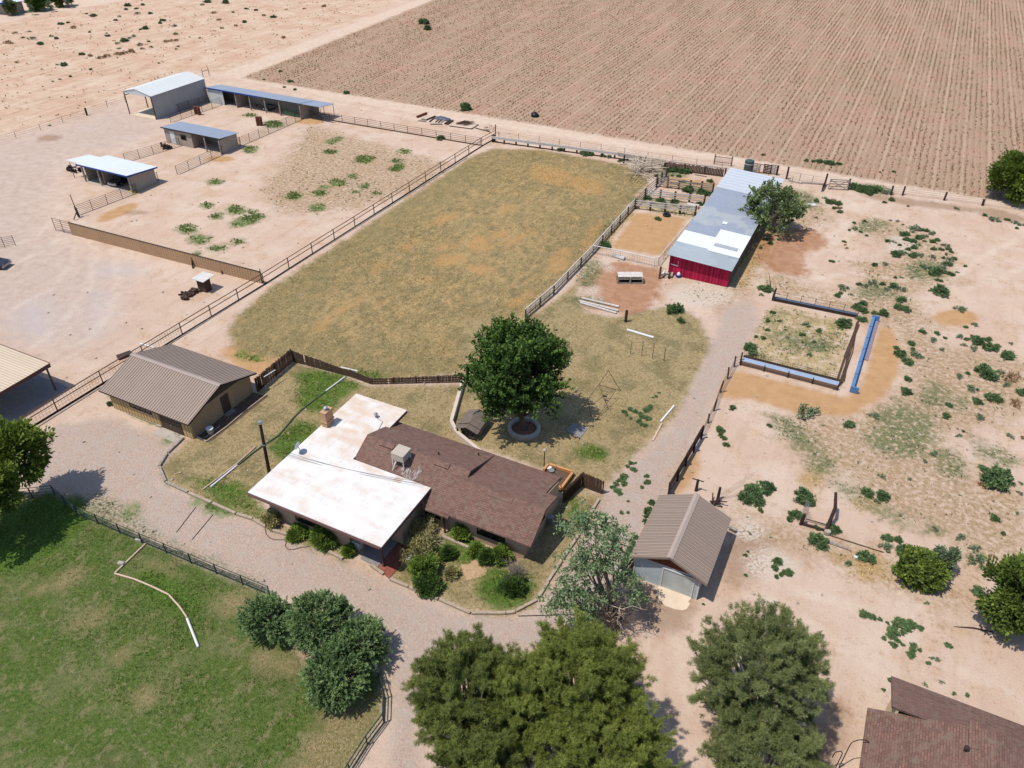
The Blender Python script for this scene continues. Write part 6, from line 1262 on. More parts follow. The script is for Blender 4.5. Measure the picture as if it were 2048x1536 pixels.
# ---------------------------------------------------------------- vegetation
def leaf_mesh(name, P, D, L, W, tint, rng):
    """one quad per leaf: base P, axis D, length L, width W"""
    N = len(P); D = D/np.maximum(np.linalg.norm(D, axis=1, keepdims=True), 1e-6)
    r = rng.normal(size=(N,3)); s = np.cross(D, r); s /= np.maximum(np.linalg.norm(s, axis=1, keepdims=True), 1e-6)
    L = np.broadcast_to(L, (N,))[:,None]; W = np.broadcast_to(W, (N,))[:,None]
    V = np.empty((N,4,3)); V[:,0] = P; V[:,1] = P+D*L*.5+s*W*.5; V[:,2] = P+D*L; V[:,3] = P+D*L*.5-s*W*.5
    me = bpy.data.meshes.new(name); me.vertices.add(N*4); me.loops.add(N*4); me.polygons.add(N)
    me.vertices.foreach_set('co', V.ravel().astype(np.float32)); me.loops.foreach_set('vertex_index', np.arange(N*4, dtype=np.int32))
    me.polygons.foreach_set('loop_start', np.arange(0, N*4, 4, dtype=np.int32)); me.update(calc_edges=True)
    a = me.attributes.new('tint', 'FLOAT', 'POINT'); a.data.foreach_set('value', np.repeat(np.clip(tint,0,1), 4).astype(np.float32))
    return me
def unit(v): return v/np.maximum(np.linalg.norm(v, axis=-1, keepdims=True), 1e-6)
def boughs(rng, c, rad, n, inner=.35, low=-.9, shape=None):
    """bough centres spread through an ellipsoid, mostly near its skin"""
    out = []; tries = 0
    dmin = (1.15*(1.0/n)**(1/3.) if inner < .7 else 2.45/n**.5)
    while len(out) < n and tries < 20000:
        tries += 1
        d = unit(rng.normal(size=3)); 
        if d[2] < low: continue
        r = inner+(1-inner)*rng.random()**.45
        if shape: r *= shape(d)
        q = d*r
        if all(np.linalg.norm(q-o) > dmin*(.55 if tries < 8000 else .3) for o in out): out.append(q)
    return np.array(out)
def foliage(name, rng, boff, c, rad, bough_r, clumps, leaves, clump_r, L, W, mat, up=.35, outw=.8, spread=.9, flat=1.0, mode='clump', shoot=.8):
    P = []; D = []; T = []
    c = np.array(c); rad = np.array(rad)
    for b in boff:
        bc = b*rad; bt = rng.uniform(.2,.7)
        d0 = unit(b)
        for k in range(clumps):
            o = unit(rng.normal(size=3)); n = leaves
            if mode == 'puff':           # pom-pom tufts of needles on the outer side of each bough
                o = unit(o+d0*.55+np.array([0,0,.35])); cc = bc+o*bough_r*np.array([1,1,.85])*rng.uniform(.6,1.0)
                cd = unit(d0*.6+o*.6+np.array([0,0,.5])); q = unit(rng.normal(size=(n,3))+cd*.75)
                pp = cc-cd*clump_r*.5+q*clump_r*.25*rng.random((n,1)); dd = q
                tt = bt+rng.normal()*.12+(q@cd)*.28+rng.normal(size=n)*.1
            elif mode == 'branch':       # needle tufts strung along side shoots of one long branch
                f = rng.uniform(.38,1.05)**.75; side = unit(rng.normal(size=3)); side[2] = abs(side[2])*.6
                cc = bc*f+side*bough_r*(1.15-f*.7)*rng.random()**.6; cd = unit(d0*.7+side*.45+np.array([0,0,.55]))
                q = unit(rng.normal(size=(n,3))+cd*.7); pp = cc-cd*clump_r*.6+cd*clump_r*1.6*rng.random((n,1)); dd = q
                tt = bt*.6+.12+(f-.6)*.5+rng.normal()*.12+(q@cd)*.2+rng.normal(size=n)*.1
            elif mode == 'shoot':        # leafy shoots growing outwards and up
                cc = bc+o*bough_r*rng.random()**.5; sd = unit(d0*outw+np.array([0,0,up])+rng.normal(size=3)*.4)
                t = rng.random((n,1)); Ls = shoot*rng.uniform(.6,1.3)
                pp = cc+sd*Ls*t+unit(rng.normal(size=(n,3)))*clump_r*(1.05-t*.8)*rng.random((n,1))**.6
                dd = sd*.7+unit(rng.normal(size=(n,3)))*spread
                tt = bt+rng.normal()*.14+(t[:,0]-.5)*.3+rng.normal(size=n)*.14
            else:
                o[2] *= flat; cc = bc+o*bough_r*rng.random()**.5
                pd = unit(rng.normal(size=(n,3))); pp = cc+pd*clump_r*rng.random((n,1))**.6
                dd = pd*spread+d0*outw+np.array([0,0,up]); tt = bt+rng.normal()*.16+rng.normal(size=n)*.16
            P.append(pp); D.append(dd); T.append(tt)
    P = np.concatenate(P); D = np.concatenate(D); T = np.concatenate(T)
    n = len(P)
    me = leaf_mesh(name, P, D, L*rng.uniform(.7,1.3,n), W*rng.uniform(.7,1.3,n), T, rng)
    me.materials.append(mat); return me
def add_mesh(me, name, loc, parent=None):
    o = bpy.data.objects.new(name, me); COL.objects.link(o)
    if parent is not None: o.parent = parent; o.location = loc
    else: o.location = loc
    return o
def limbs(base, c, rad, boff, r0, split=.35, mat=None, rng=None, every=1, thin=.22):
    mb = MB(); base = Vector(base); cv = Vector(c); fork = base.lerp(cv, split)
    mb.tube([base, base.lerp(fork,.5)+Vector((rng.normal()*.05,rng.normal()*.05,0)), fork], [r0*1.25, r0, r0*.85], 9)
    for i, b in enumerate(boff):
        if i % every: continue
        e = cv+Vector(b*np.array(rad)*.92); m = fork.lerp(e,.5)+Vector((rng.normal()*.25, rng.normal()*.25, .25))
        mb.tube([fork, m, e], [r0*.5, r0*thin, .03], 6)
    return mb
LM = {}
LM['elm'] = leafmat('elm_leaf', S(34,56,24), S(90,116,50), .2)
LM['pine'] = leafmat('pine_needle', S(50,64,26), S(126,134,60), .12)
LM['pine_b'] = leafmat('pine_needle_grey', S(58,72,42), S(124,130,78), .12)
LM['pine_c'] = leafmat('pine_needle_olive', S(46,60,26), S(116,124,60), .12)
LM['juniper'] = leafmat('juniper_leaf', S(58,82,46), S(128,150,94), .12)
LM['ash'] = leafmat('ash_leaf', S(52,70,26), S(124,140,52), .25)
LM['mulberry'] = leafmat('mulberry_leaf', S(60,76,44), S(128,140,88), .2)
LM['fruit'] = leafmat('fruit_leaf', S(54,72,28), S(120,136,58), .2)
LM['sparse'] = leafmat('siberian_elm_leaf', S(70,92,58), S(136,156,110), .25)
LM['shrub'] = leafmat('shrub_leaf', S(58,84,30), S(138,158,66), .22)
LM['shrub_dry'] = leafmat('dry_shrub_leaf', S(104,98,56), S(176,168,112), .2)
LM['weed'] = leafmat('weed_leaf', S(54,76,44), S(110,132,84), .2)
LM['weed_brown'] = leafmat('dry_weed_leaf', S(112,86,58), S(172,138,100), .15)
LM['weed_grey'] = leafmat('grey_weed_leaf', S(72,88,62), S(132,146,110), .15)
def at_center(u, v, zc, wpx):
    p = g(u, v, zc); return p, wpx/2*depth(p)/FPX
def tree(name, lab, cat, u, v, zc, wpx, rz, kind, n, seed, leaf, mat, trunk_xy=None, r0=.25, group=None, bark='bark', inner=.35, low=-.75, shape=None, split=.4, bough=.3, clumps=9, leaves=26, clump=.5, up=.3, outw=.8, spread=.9, every=1, flat=.8, ry=None, mode='clump', shoot=.8):
    rng = np.random.default_rng(seed); c, r = at_center(u, v, zc, wpx); rad = (r, ry or r, rz)
    bx, by = trunk_xy if trunk_xy else (c[0], c[1])
    e = empty(name, (bx,by,0), lab, cat, group); b = boughs(rng, c, rad, n, inner, low, shape)
    b = b*rng.uniform(.86,1.08,(len(b),1)); rm = r*bough
    me = foliage(name+'_crown', rng, b*.82, c, rad, rm, clumps, leaves, clump, leaf[0], leaf[1], mat, up, outw, spread, flat=flat, mode=mode, shoot=shoot)
    add_mesh(me, 'crown', (c[0]-bx, c[1]-by, c[2]), e)
    obj('trunk', limbs((bx,by,0), (c[0],c[1],c[2]-rz*.15), rad, b*.8, r0, split, rng=rng, every=every), MT[bark], e)
    return e, c, rad
# the big elm
e_, c_, r_ = tree('elm_tree', 'large dark green round elm standing in the concrete ring', 'tree', 1029, 745, 5.9, 192, 4.6, 'elm', 56, 11, (.30,.17), LM['elm'], (ec[0],ec[1]), .3, clumps=20, leaves=44, clump=.27, bough=.25, inner=.4, low=-.95, up=.75, outw=.75, split=.25, mode='shoot', shoot=1.5)
# pines at the bottom
PN = dict(clumps=30, leaves=62, clump=.19, bough=.2, inner=.74, low=-.5, bark='bark_pale', mode='branch')
tree('pine_tree', 'left pine of the olive green clump at the bottom edge', 'tree', 935, 1385, 5.6, 290, 4.9, 'p', 112, 21, (.23,.022), LM['pine_c'], r0=.28, **PN)
tree('pine_tree', 'brightest pine in the middle of the bottom clump', 'tree', 1162, 1382, 6.4, 330, 5.4, 'p', 130, 22, (.23,.022), LM['pine'], r0=.3, **PN)
tree('pine_tree', 'pine at the lower right of the bottom clump, crown cut by the frame', 'tree', 1205, 1525, 5.4, 350, 4.6, 'p', 112, 23, (.23,.022), LM['pine'], r0=.3, **PN)
tree('pine_tree', 'pine at the lower left of the bottom clump, crown cut by the frame', 'tree', 960, 1560, 5.0, 260, 4.2, 'p', 92, 24, (.23,.022), LM['pine_c'], r0=.3, **PN)
tree('pine_tree', 'pine between the left and the brightest pine, its crown merged with theirs', 'tree', 1040, 1420, 5.2, 250, 4.9, 'p', 104, 27, (.23,.022), LM['pine'], r0=.26, **PN)
PB = dict(PN); PB.update(inner=.76, clumps=27, leaves=58, bough=.16)
tree('pine_tree', 'tall open pine with dark gaps right of the garage drive', 'tree', 1520, 1352, 6.0, 340, 5.9, 'p', 128, 25, (.23,.022), LM['pine_b'], r0=.3, **PB)
tree('pine_tree', 'low pine below the tall open pine, cut by the frame', 'tree', 1535, 1535, 4.2, 310, 3.2, 'p', 70, 26, (.23,.022), LM['pine_b'], r0=.25, **PN)
# sparse half dead tree
rng = np.random.default_rng(31); base = g(1222, 1250); e = empty('elm_tree', base, 'thin half dead tree with pale limbs beside the driveway', 'tree')
mb = MB(); tips = []
zt_ = gz(1080,1000,4.8)
tg = [(390,190,9.5),(520,200,9),(650,250,8.5),(720,360,8),(300,270,9),(400,560,7),(330,640,6.5),(470,600,7),(190,880,4.5),(250,960,4),(330,820,5.5),(420,900,5),(620,560,6.5),(740,440,7),(560,420,8),(840,720,5),(800,800,4.5),(430,1050,3),(560,900,4),(120,1010,3.6),(440,1180,2.5),(940,900,3.2),(640,640,6)]
B = Vector(base)
for u, v, z in tg:
    t = Vector(zt_(u, v, z)); m1 = B.lerp(t,.35)+Vector((rng.normal()*.25,rng.normal()*.25,.6)); m2 = B.lerp(t,.7)+Vector((rng.normal()*.3,rng.normal()*.3,.3))
    mb.tube([B+Vector((0,0,.2)), m1, m2, t], [.14,.085,.05,.02], 6)
    for k in range(6):
        q = m1.lerp(t, rng.random()); mb.tube([q, q+Vector(rng.normal(size=3)*.5)], [.03,.01], 4)
    tips.append(t)
obj('trunk', mb, MT['bark_pale'], e)
P = []; D = []; T = []
for t in tips:
    ct = rng.uniform(.3,.7)
    for k in range(22):
        o = rng.normal(size=3)*np.array([.52,.52,.4]); cc = np.array(t)+o; n = 20; pd = unit(rng.normal(size=(n,3)))
        P.append(cc+pd*.22*rng.random((n,1))); D.append(pd+np.array([0,0,.2])); T.append(ct+rng.normal(size=n)*.2)
P = np.concatenate(P)-np.array(base); me = leaf_mesh('sparse_crown', P, np.concatenate(D), rng.uniform(.14,.26,len(P)), rng.uniform(.09,.15,len(P)), np.concatenate(T), rng); me.materials.append(LM['sparse']); add_mesh(me, 'crown', (0,0,0), e)
def twiggy(name, lab, cat, base, rx, h, n, seed, mat, group=None, lean=(0,0), r=.03, levels=3):
    rr = random.Random(seed); mb = MB()
    def grow(p, d, L, r, lv):
        q = p+d*L; mid = p.lerp(q,.5)+Vector((rr.gauss(0,1),rr.gauss(0,1),rr.gauss(0,.6)))*L*.1
        mb.tube([p, mid, q], [r, r*.8, r*.5], 4 if lv < levels else 5, False)
        if lv > 0:
            for k in range(rr.choice((2,3,3))):
                nd = (d+Vector((rr.gauss(0,.55),rr.gauss(0,.55),rr.gauss(0,.4)))).normalized(); grow(p.lerp(q, rr.uniform(.45,1)), nd, L*rr.uniform(.5,.8), r*.55, lv-1)
    B = Vector(base)
    for k in range(n):
        a = rr.uniform(0,2*PI); t = rr.uniform(.2,1)
        d = Vector((math.cos(a)*t*rx+lean[0], math.sin(a)*t*rx+lean[1], h*rr.uniform(.5,1))); L = d.length*.5
        grow(B+Vector((rr.gauss(0,.15),rr.gauss(0,.15),0)), d.normalized(), L, r, levels)
    return tag(obj(name, mb, mat), lab, cat, group)
b1 = zt_(720,1240); twiggy('dead_bush', 'bare grey brush thicket at the foot of half dead tree', 'bush', b1, 2.6, 3.2, 34, 41, MT['twig_grey'], r=.035)
b2 = zt_(690,1180); twiggy('dead_tree', 'bleached dead snag with pale forked limbs in the thicket', 'tree', b2, 1.6, 6.2, 7, 42, MT['dead_wood'], r=.075)
b3 = zt_(420,1200); twiggy('dead_bush', 'grey dead twigs left of the thicket above the pines', 'bush', b3, 1.8, 2.0, 18, 43, MT['twig_grey'], r=.025)
b4 = Vector(z7(560,400)); mb = MB(); rr = random.Random(44)
for k in range(230):
    a_ = rr.uniform(0, 2*PI); d_2 = Vector((math.cos(a_), math.sin(a_), rr.uniform(-.1,.55))).normalized(); o_ = b4+Vector((rr.gauss(0,1.1), rr.gauss(0,2.0), abs(rr.gauss(.5,.5)))); l_ = rr.uniform(1.0,3.4)
    m_ = o_+d_2*l_*.5+Vector((rr.gauss(0,.12),rr.gauss(0,.12),rr.gauss(0,.12))); e_2 = o_+d_2*l_; e_2.z = max(e_2.z,.04); r_2 = rr.choice((.025,.035,.045,.06,.09))
    mb.tube([o_, m_, e_2], [r_2, r_2*.8, r_2*.4], 4, False)
tag(obj('brush_pile', mb, MT['dead_wood']), 'pale pile of cut branches at the back corner of pasture', 'brush')
# junipers
def juniper(u, v, zc, wpx, rz, n, seed, lab):
    rng = np.random.default_rng(seed); c, r = at_center(u, v, zc, wpx); e = empty('juniper_bush', (c[0],c[1],0), lab, 'bush', 'junipers in the lawn corner')
    b = boughs(rng, c, (r,r,rz), n, .5, -.55); P = []; D = []; T = []
    for q in b:
        bc = q*np.array([r,r,rz])*.8; d0 = unit(q+np.array([0,0,.25])); bt = rng.uniform(.2,.8)
        for k in range(22):
            s0 = bc+rng.normal(size=3)*.24*np.array([1,1,.7]); dd = unit(d0+rng.normal(size=3)*.45); Ls = rng.uniform(.28,.52); n2 = 36
            tt = rng.random((n2,1)); pp = s0+dd*Ls*tt; ld = dd*.9+unit(rng.normal(size=(n2,3)))*.6
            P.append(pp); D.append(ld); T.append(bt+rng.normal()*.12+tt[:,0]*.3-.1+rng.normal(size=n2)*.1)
    P = np.concatenate(P); me = leaf_mesh('juniper_crown', P, np.concatenate(D), rng.uniform(.11,.2,len(P)), rng.uniform(.035,.06,len(P)), np.concatenate(T), rng); me.materials.append(LM['juniper'])
    add_mesh(me, 'crown', c[:2] and (0,0,c[2]), e)
    obj('trunk', limbs((c[0],c[1],0), (c[0],c[1],c[2]), (r,r,rz), b*.8, .12, .2, rng=rng, every=2), MT['bark'], e)
juniper(534, 1240, 1.5, 100, 1.6, 54, 51, 'round juniper at the left of the lawn corner clump')
juniper(638, 1243, 1.9, 140, 1.95, 81, 52, 'largest juniper at the top of the lawn corner clump')
juniper(718, 1292, 1.6, 108, 1.65, 56, 53, 'juniper at the right of the clump by the gravel')
juniper(668, 1350, 1.8, 136, 1.85, 78, 54, 'lowest juniper in front of the lawn corner clump')
# other trees
tree('ash_tree', 'leafy green tree cut by the left edge beside the drive', 'tree', 18, 908, 5.6, 140, 3.6, 'a', 30, 61, (.36,.2), LM['ash'], trunk_xy=g(25,985)[:2], r0=.2, clumps=10, leaves=34, clump=.5, inner=.45, bough=.3, up=.2)
tree('ash_tree', 'leafy tree just outside the left edge shading the lawn', 'tree', -75, 985, 5.4, 190, 3.6, 'a', 34, 62, (.36,.2), LM['ash'], r0=.2, clumps=10, leaves=34, clump=.5, inner=.45, bough=.3, up=.2)
tree('mulberry_tree', 'green tree leaning over the long barn roof', 'tree', 1545, 415, 3.6, 122, 2.7, 'm', 30, 63, (.34,.2), LM['mulberry'], trunk_xy=g(1552,462)[:2], r0=.2, clumps=11, leaves=30, clump=.3, inner=.45, bough=.28, up=.2, mode='shoot', shoot=1.0, bark='bark_pale')
tree('shade_tree', 'dense green tree at the right edge by the dirt lane', 'tree', 2038, 355, 3.5, 112, 3.6, 's', 40, 64, (.44,.26), LM['ash'], r0=.25, clumps=12, leaves=34, clump=.6, inner=.35, bough=.32, up=.3)
tree('fruit_tree', 'large dark leafy tree cut by the right edge above neighbour house', 'tree', 2050, 1190, 3.2, 165, 2.9, 'f', 40, 65, (.3,.19), LM['fruit'], r0=.2, clumps=13, leaves=40, clump=.45, inner=.4, bough=.32, low=-.9)
tree('fruit_tree', 'round green bush tree in the weeds right of the garage', 'tree', 1842, 1138, 1.25, 86, 1.15, 'f', 30, 66, (.24,.15), LM['fruit'], r0=.09, clumps=13, leaves=36, clump=.2, inner=.5, bough=.3, low=-.85, mode='shoot', shoot=.5)
tree('sapling', 'small grey green sapling next to the round bush tree', 'tree', 1893, 1113, 1.8, 50, .9, 'f', 16, 67, (.2,.12), LM['weed_grey'], trunk_xy=g(1890,1150)[:2], r0=.05, clumps=9, leaves=26, clump=.25)
tree('far_tree', 'dense tree by the far road at the upper left', 'tree', 74, 4, 2.3, 37, 2.2, 'f', 22, 68, (.7,.4), LM['elm'], r0=.25, clumps=8, leaves=22, clump=.7)
tree('far_tree', 'dark low tree by the far road right of the dense one', 'tree', 120, -3, 2.2, 34, 2.2, 'f', 20, 69, (.7,.4), LM['pine_c'], r0=.25, clumps=8, leaves=22, clump=.7)
tree('far_tree', 'dark ragged tree before the blue edged far shed', 'tree', 20, 14, 2.2, 20, 2.2, 'f', 16, 70, (.6,.35), LM['pine_b'], r0=.2, clumps=7, leaves=18, clump=.6)
for k, (u, v) in enumerate(((65,27),(103,21),(138,13))):
    p = g(u, v+3); e = empty('young_tree', p, ['young stake tree beside the far road, nearest the corner','young stake tree beside the far road, middle of three','young stake tree beside the far road, farthest right'][k], 'tree', 'young trees along the far road')
    rng = np.random.default_rng(80+k); b = boughs(rng, (0,0,0), (.4,.4,1.0), 8); me = foliage('young', rng, b, (0,0,0), (.45,.45,1.0), .3, 5, 12, .3, .4, .2, LM['weed_grey']); add_mesh(me, 'crown', (0,0,2.0), e); obj('trunk', MB().tube([p,(p[0],p[1],2.3)], .06, 5), MT['bark'], e)
# house shrubs
SH = [(ze,(305,380),175,.9,'shrub_dry','olive rounded shrub at the left corner of the house front'),(ze,(810,560),240,1.1,'shrub','bright green round shrub in front of the house window'),(ze,(570,520),200,.5,'shrub','low bright green plants between two front shrubs'),(ze,(1060,690),90,.5,'shrub','small light green plant beside the porch planter'),
      (zf,(865,260),200,1.0,'shrub','round dark green shrub against the courtyard wall'),(zf,(1030,490),170,.7,'shrub','upper of two dark green shrubs under the bedroom window'),(zf,(1170,585),180,.7,'elm','lower of two dark green shrubs under the bedroom window'),(zf,(1350,540),220,1.0,'shrub','green shrub touching the grey dead bush by the house corner'),
      (zf,(1490,920),330,.6,'elm','dark green skirt of shrub below the grey dead bush'),(zf,(440,890),330,.9,'elm','dark green bush at the timber edge of front yard'),(zf,(410,700),330,1.5,'shrub','mid green tall bush above the timber edge'),(zf,(350,520),440,1.6,'shrub_dry','large straw coloured open shrub in front of the courtyard'),(zf,(430,260),360,1.3,'shrub_dry','upper straw coloured shrub beside the white roof porch'),
      (zf,(730,760),150,.6,'shrub_dry','small pale dry shrub in the middle of the front yard'),(zf,(700,520),160,.6,'elm','low dark green plant in the front yard grass')]
for k, (zz_, (u, v), w_, h, m_, lab) in enumerate(SH):
    rng = np.random.default_rng(100+k); p = zz_(u, v, h*.55); r = w_/2/(4.876 if zz_ is ze else 6.0235)*depth(p)/FPX
    e = empty('garden_shrub', (p[0],p[1],0), lab, 'shrub'); nb_ = int(10+r*7); b = boughs(rng, (0,0,0), (r,r,h*.6), nb_, .4, -.6)
    dry = m_ == 'shrub_dry'
    me = foliage('shrub', rng, b*.85, (0,0,0), (r,r,h*.6), r*.34, 8 if dry else 12, 18 if dry else 30, .26, .17, .09, LM[m_], .3); add_mesh(me, 'crown', (0,0,h*.6), e)
    obj('stem', limbs((p[0],p[1],0), (p[0],p[1],h*.5), (r,r,h*.6), b*.9, .05, .3, rng=rng), MT['bark_pale'], e)
b5 = zf(1510,800); twiggy('dead_bush', 'grey lavender dead bush near the house corner', 'bush', b5, 1.3, 1.5, 36, 45, plain('lavender_twig', S(150,130,128), .2, 6), r=.018)
b6 = zf(430,420); twiggy('bare_branches', 'bare branches sprawling through the straw coloured shrubs', 'branch', b6, 2.2, 1.8, 14, 46, MT['dead_wood'], r=.025)
# desert weeds ---------------------------------------------------------------
def weed_mesh(seed, mat, n=16, cl=9, lv=18, leaf=(.22,.11), rz=.65):
    rng = np.random.default_rng(seed); b = boughs(rng, (0,0,0), (1,1,rz), n, .35, -.15); b *= rng.uniform(.6,1.25,(len(b),1)); sx = rng.uniform(.7,1.0)
    return foliage('weed', rng, b*.85, (0,0,0), (1,sx,rz), .3, cl, lv, .16, leaf[0], leaf[1], mat, .55, .8, .8, mode='shoot', shoot=.38)
WM = {'g': [weed_mesh(200+k, LM['weed'], 14+3*k) for k in range(4)], 'b': [weed_mesh(210+k, LM['weed_brown'], 10, 5, 12, rz=.45) for k in range(3)], 'y': [weed_mesh(220+k, LM['weed_grey'], 12, 5, 12, rz=.5) for k in range(3)]}
nweed = [0]
WREC = []
def weeds(zz_, s, L_, lab, grp, kinds='g', zs=.8, name='desert_weed', scl=1.0):
    for it in L_:
        u, v, d = it[:3]; kd = it[3] if len(it) > 3 else random.choice(kinds)
        p = zz_(u, v+d*.12); r = max(.1, d/2/s*depth(p)/FPX*scl); WREC.append((p[0],p[1],r))
        me = random.choice(WM[kd]); o = bpy.data.objects.new(name, me); COL.objects.link(o); r *= 1.12; o.location = (p[0],p[1],r*.12); o.scale = (r*random.uniform(.9,1.1), r*random.uniform(.9,1.1), r*zs*random.uniform(.8,1.15)); o.rotation_euler = (0,0,random.uniform(0,6.28)); tag(o, lab, 'weed', grp); nweed[0] += 1
R1 = [(100,1060,75),(75,1100,35),(617,1052,70),(582,1105,40),(605,1090,30),(672,1098,30,'y'),(820,1020,70),(770,1042,45),(728,1030,35),(885,1028,35),(912,1062,35),(957,1040,55),(1005,1065,55),(1015,1135,60),(990,1180,60),(1040,1195,60),(755,1160,50),(710,1185,60),(750,1200,60),(740,1262,60),(830,1222,38),(890,1228,60),(1405,1198,70,'y'),(1262,1078,95),(1150,1345,40),(1225,1405,45,'y'),(1252,1358,35),(1400,1382,45),(1445,1395,35),(1520,1415,80),(1585,1400,40),(1600,1450,80),(1645,1445,40),(1425,1435,35,'y'),(1490,1460,50,'y'),(1715,1505,80),(1440,1315,28),(1497,1300,40,'y'),(1080,1425,45),(1000,1500,60),(978,1455,35),(1090,1465,30),(1100,1495,60,'y'),(1130,1515,45),(1280,1465,35,'y'),(1300,1388,25),(1740,1425,30,'y')]
R1b = [(975,830,60),(1015,820,50),(1085,838,50),(1138,838,45),(1215,848,45),(1095,785,40),(1125,715,55),(1165,710,45),(1105,660,80),(1025,695,50),(1085,740,45),(1045,730,40),(1128,768,30),(1055,798,30),(1165,742,22),(1215,745,35),(1250,732,35),(1215,690,45),(1170,670,40),(1225,795,35),(1275,800,30),(1305,775,45),(1325,795,35),(1345,815,25),(1310,832,28),(1290,855,25),(1330,868,40),(1360,858,35),(1300,890,45),(1325,898,45),(1245,948,80),(1280,925,60),(1210,955,50),(1310,950,40),(1340,965,40),(1180,920,50),(1155,910,35),(1382,950,22),(1435,908,22),(1250,1000,30),(1275,1008,28),(1010,985,22),(970,985,22),(1080,985,20),(1000,770,25),(985,610,25),(937,605,20),(1020,632,20),(828,902,35),(900,895,40),(915,742,28),(945,745,22),(970,752,22),(660,668,22),(700,660,35),(695,620,22),(765,610,25),(740,680,22),(780,705,20)]
R1c = [(630,745,25),(635,765,22),(645,790,20),(545,878,30),(135,757,35),(188,730,25),(72,788,25),(110,730,22),(440,585,26),(550,480,60),(580,490,50),(590,520,40),(600,545,35),(560,520,30),(525,480,50),(443,472,35),(500,455,30)]
R1d = [(690,380,60),(720,395,60),(750,402,60),(780,405,64),(815,405,64),(850,398,60),(800,428,44),(915,418,60,'y'),(945,467,35)]
R1e = [(895,483,25),(1055,508,18),(1378,525,32,'y'),(1568,570,30),(1630,600,60,'y'),(1715,598,30),(1770,620,50,'y'),(1810,632,40,'y'),(1780,655,25)]
R1f = [(375,205,28),(420,210,25),(465,212,40),(530,220,60),(590,228,35),(90,165,25),(960,278,25),(868,282,15)]
R1g = [(150,1220,35),(195,1275,25),(120,1275,32),(118,1335,30),(90,1390,35),(40,1380,25),(345,1365,35),(457,1342,35),(372,1300,50,'y'),(615,1295,90),(640,1310,50),(428,1415,25),(395,1500,40,'y'),(235,1335,20,'y'),(1300-1280,1450,50)]
R2 = [(310,45,70),(330,85,60),(205,428,40),(440,540,32),(670,455,120,'y'),(942,535,60),(1105,478,60,'y'),(1305,330,65),(1240,50,32),(1270,90,60),(1315,135,65),(1310,245,45),(1345,90,40,'y'),(1575,410,40),(1555,478,45)]
R2b = [(1755,390,60),(1855,365,85),(1765,488,55),(1995,400,70),(1795,210,110),(1900,203,45),(1965,238,90),(1935,285,45,'y'),(1715,305,65,'y'),(1640,232,45,'y'),(1690,210,25),(1945,95,70),(2030,330,60),(1635,605,35),(1665,578,22),(1960,607,40,'y'),(2035,617,35),(1475,715,50,'y'),(1420,765,35,'y'),(1870,875,175),(1795,815,60),(1785,915,60),(1150,860,45),(1325,880,28),(2025,905,30),(2018,968,35,'y')]
R2c = [(125,565,55),(150,620,35),(165,660,40),(130,600,30)]
R2d = [(345,960,110),(430,935,80),(290,1000,85),(365,1035,55),(425,970,40),(385,1078,30)]
R2e = [(655,1000,110),(605,1105,70),(565,1128,45),(850,1200,70),(735,1190,40),(750,1270,115),(1060,965,70),(1150,985,80),(1120,1020,35,'y'),(1050,1365,100),(940,1415,40)]
R2f = [(487,1395,55),(475,1440,45),(550,1470,55),(480,1495,28),(510,1480,30)]
R2g = [(1180,1250,60),(1250,1265,50),(1175,1310,80,'y'),(1280,1330,80),(1645,1250,50,'y'),(1750,1390,105,'y'),(1865,1130,50),(1915,1220,32),(2005,1095,25,'y'),(1735,1320,60,'y'),(1485,1195,40,'y')]
R3 = [(1790,225,60),(1835,262,30),(1515,290,25,'y'),(1175,350,50),(1220,368,35),(1260,380,25),(1300,398,20),(1365,400,70),(1415,405,60),(1410,435,40),(1480,425,40),(1335,455,70),(1385,450,30),(1280,482,25),(1355,495,30),(1335,518,40),(1385,518,22),(1445,520,30),(1440,550,40),(1430,575,40),(1475,548,25),(1560,595,40,'y'),(1525,620,25),(1635,520,35),(1310,710,25),(1280,765,20),(1505,735,25,'y'),(1595,722,25,'y'),(1665,785,20),(1740,795,22)]
R4 = [(680,155,45),(655,105,40),(690,105,25),(625,130,35),(590,210,65),(600,270,50),(560,245,40),(550,330,60),(510,300,40),(535,275,40),(780,210,40),(785,260,50),(747,300,35),(632,413,22),(577,503,35),(630,505,25)]
R4b = [(820,425,55),(785,490,70),(790,530,50),(775,580,45),(700,705,50),(670,750,60),(650,800,60),(620,850,70),(600,900,60),(590,940,50)]
R4c = [(1580,850,28),(1600,820,20),(1580,1010,28),(1240,1245,20)]
R5 = [(1215,10,35),(1320,15,35),(1185,28,25),(1440,52,20),(1365,72,15),(1500,60,20),(1600,100,30),(748,32,32),(835,28,20),(798,50,20),(805,80,26),(880,78,26),(738,55,18),(545,92,32),(508,80,16),(700,97,20),(677,118,20),(952,120,30),(937,135,22),(1023,152,28),(1027,200,28),(358,140,28),(400,133,16),(172,185,20),(188,225,36),(238,256,32),(135,220,16),(630,210,24),(625,195,14),(525,188,16),(855,167,32),(822,172,18),(730,237,45),(785,213,26),(757,222,22),(687,255,26),(697,285,20),(820,262,34),(872,243,16),(482,318,26),(373,380,36),(337,378,20),(100,365,22),(245,405,14),(530,407,18),(350,465,18),(310,477,16),(410,447,18),(930,370,16),(1030,288,16),(1045,272,14),(1170,222,14),(1430,130,24),(300,212,25),(330,225,25),(290,735,18)]
R5b = [(430,160,35),(90,192,26),(835,285,26),(885,275,24),(970,242,30),(1005,238,34),(1035,235,26),(690,316,36),(730,310,40),(775,300,45),(590,336,40),(625,328,40),(525,325,35),(1285,115,30),(1250,75,30),(1300,165,26),(1380,150,26),(1540,90,26),(1660,220,30),(1255,180,14),(50,250,40),(1900,35,30),(1780,50,20),(1675,55,15)]
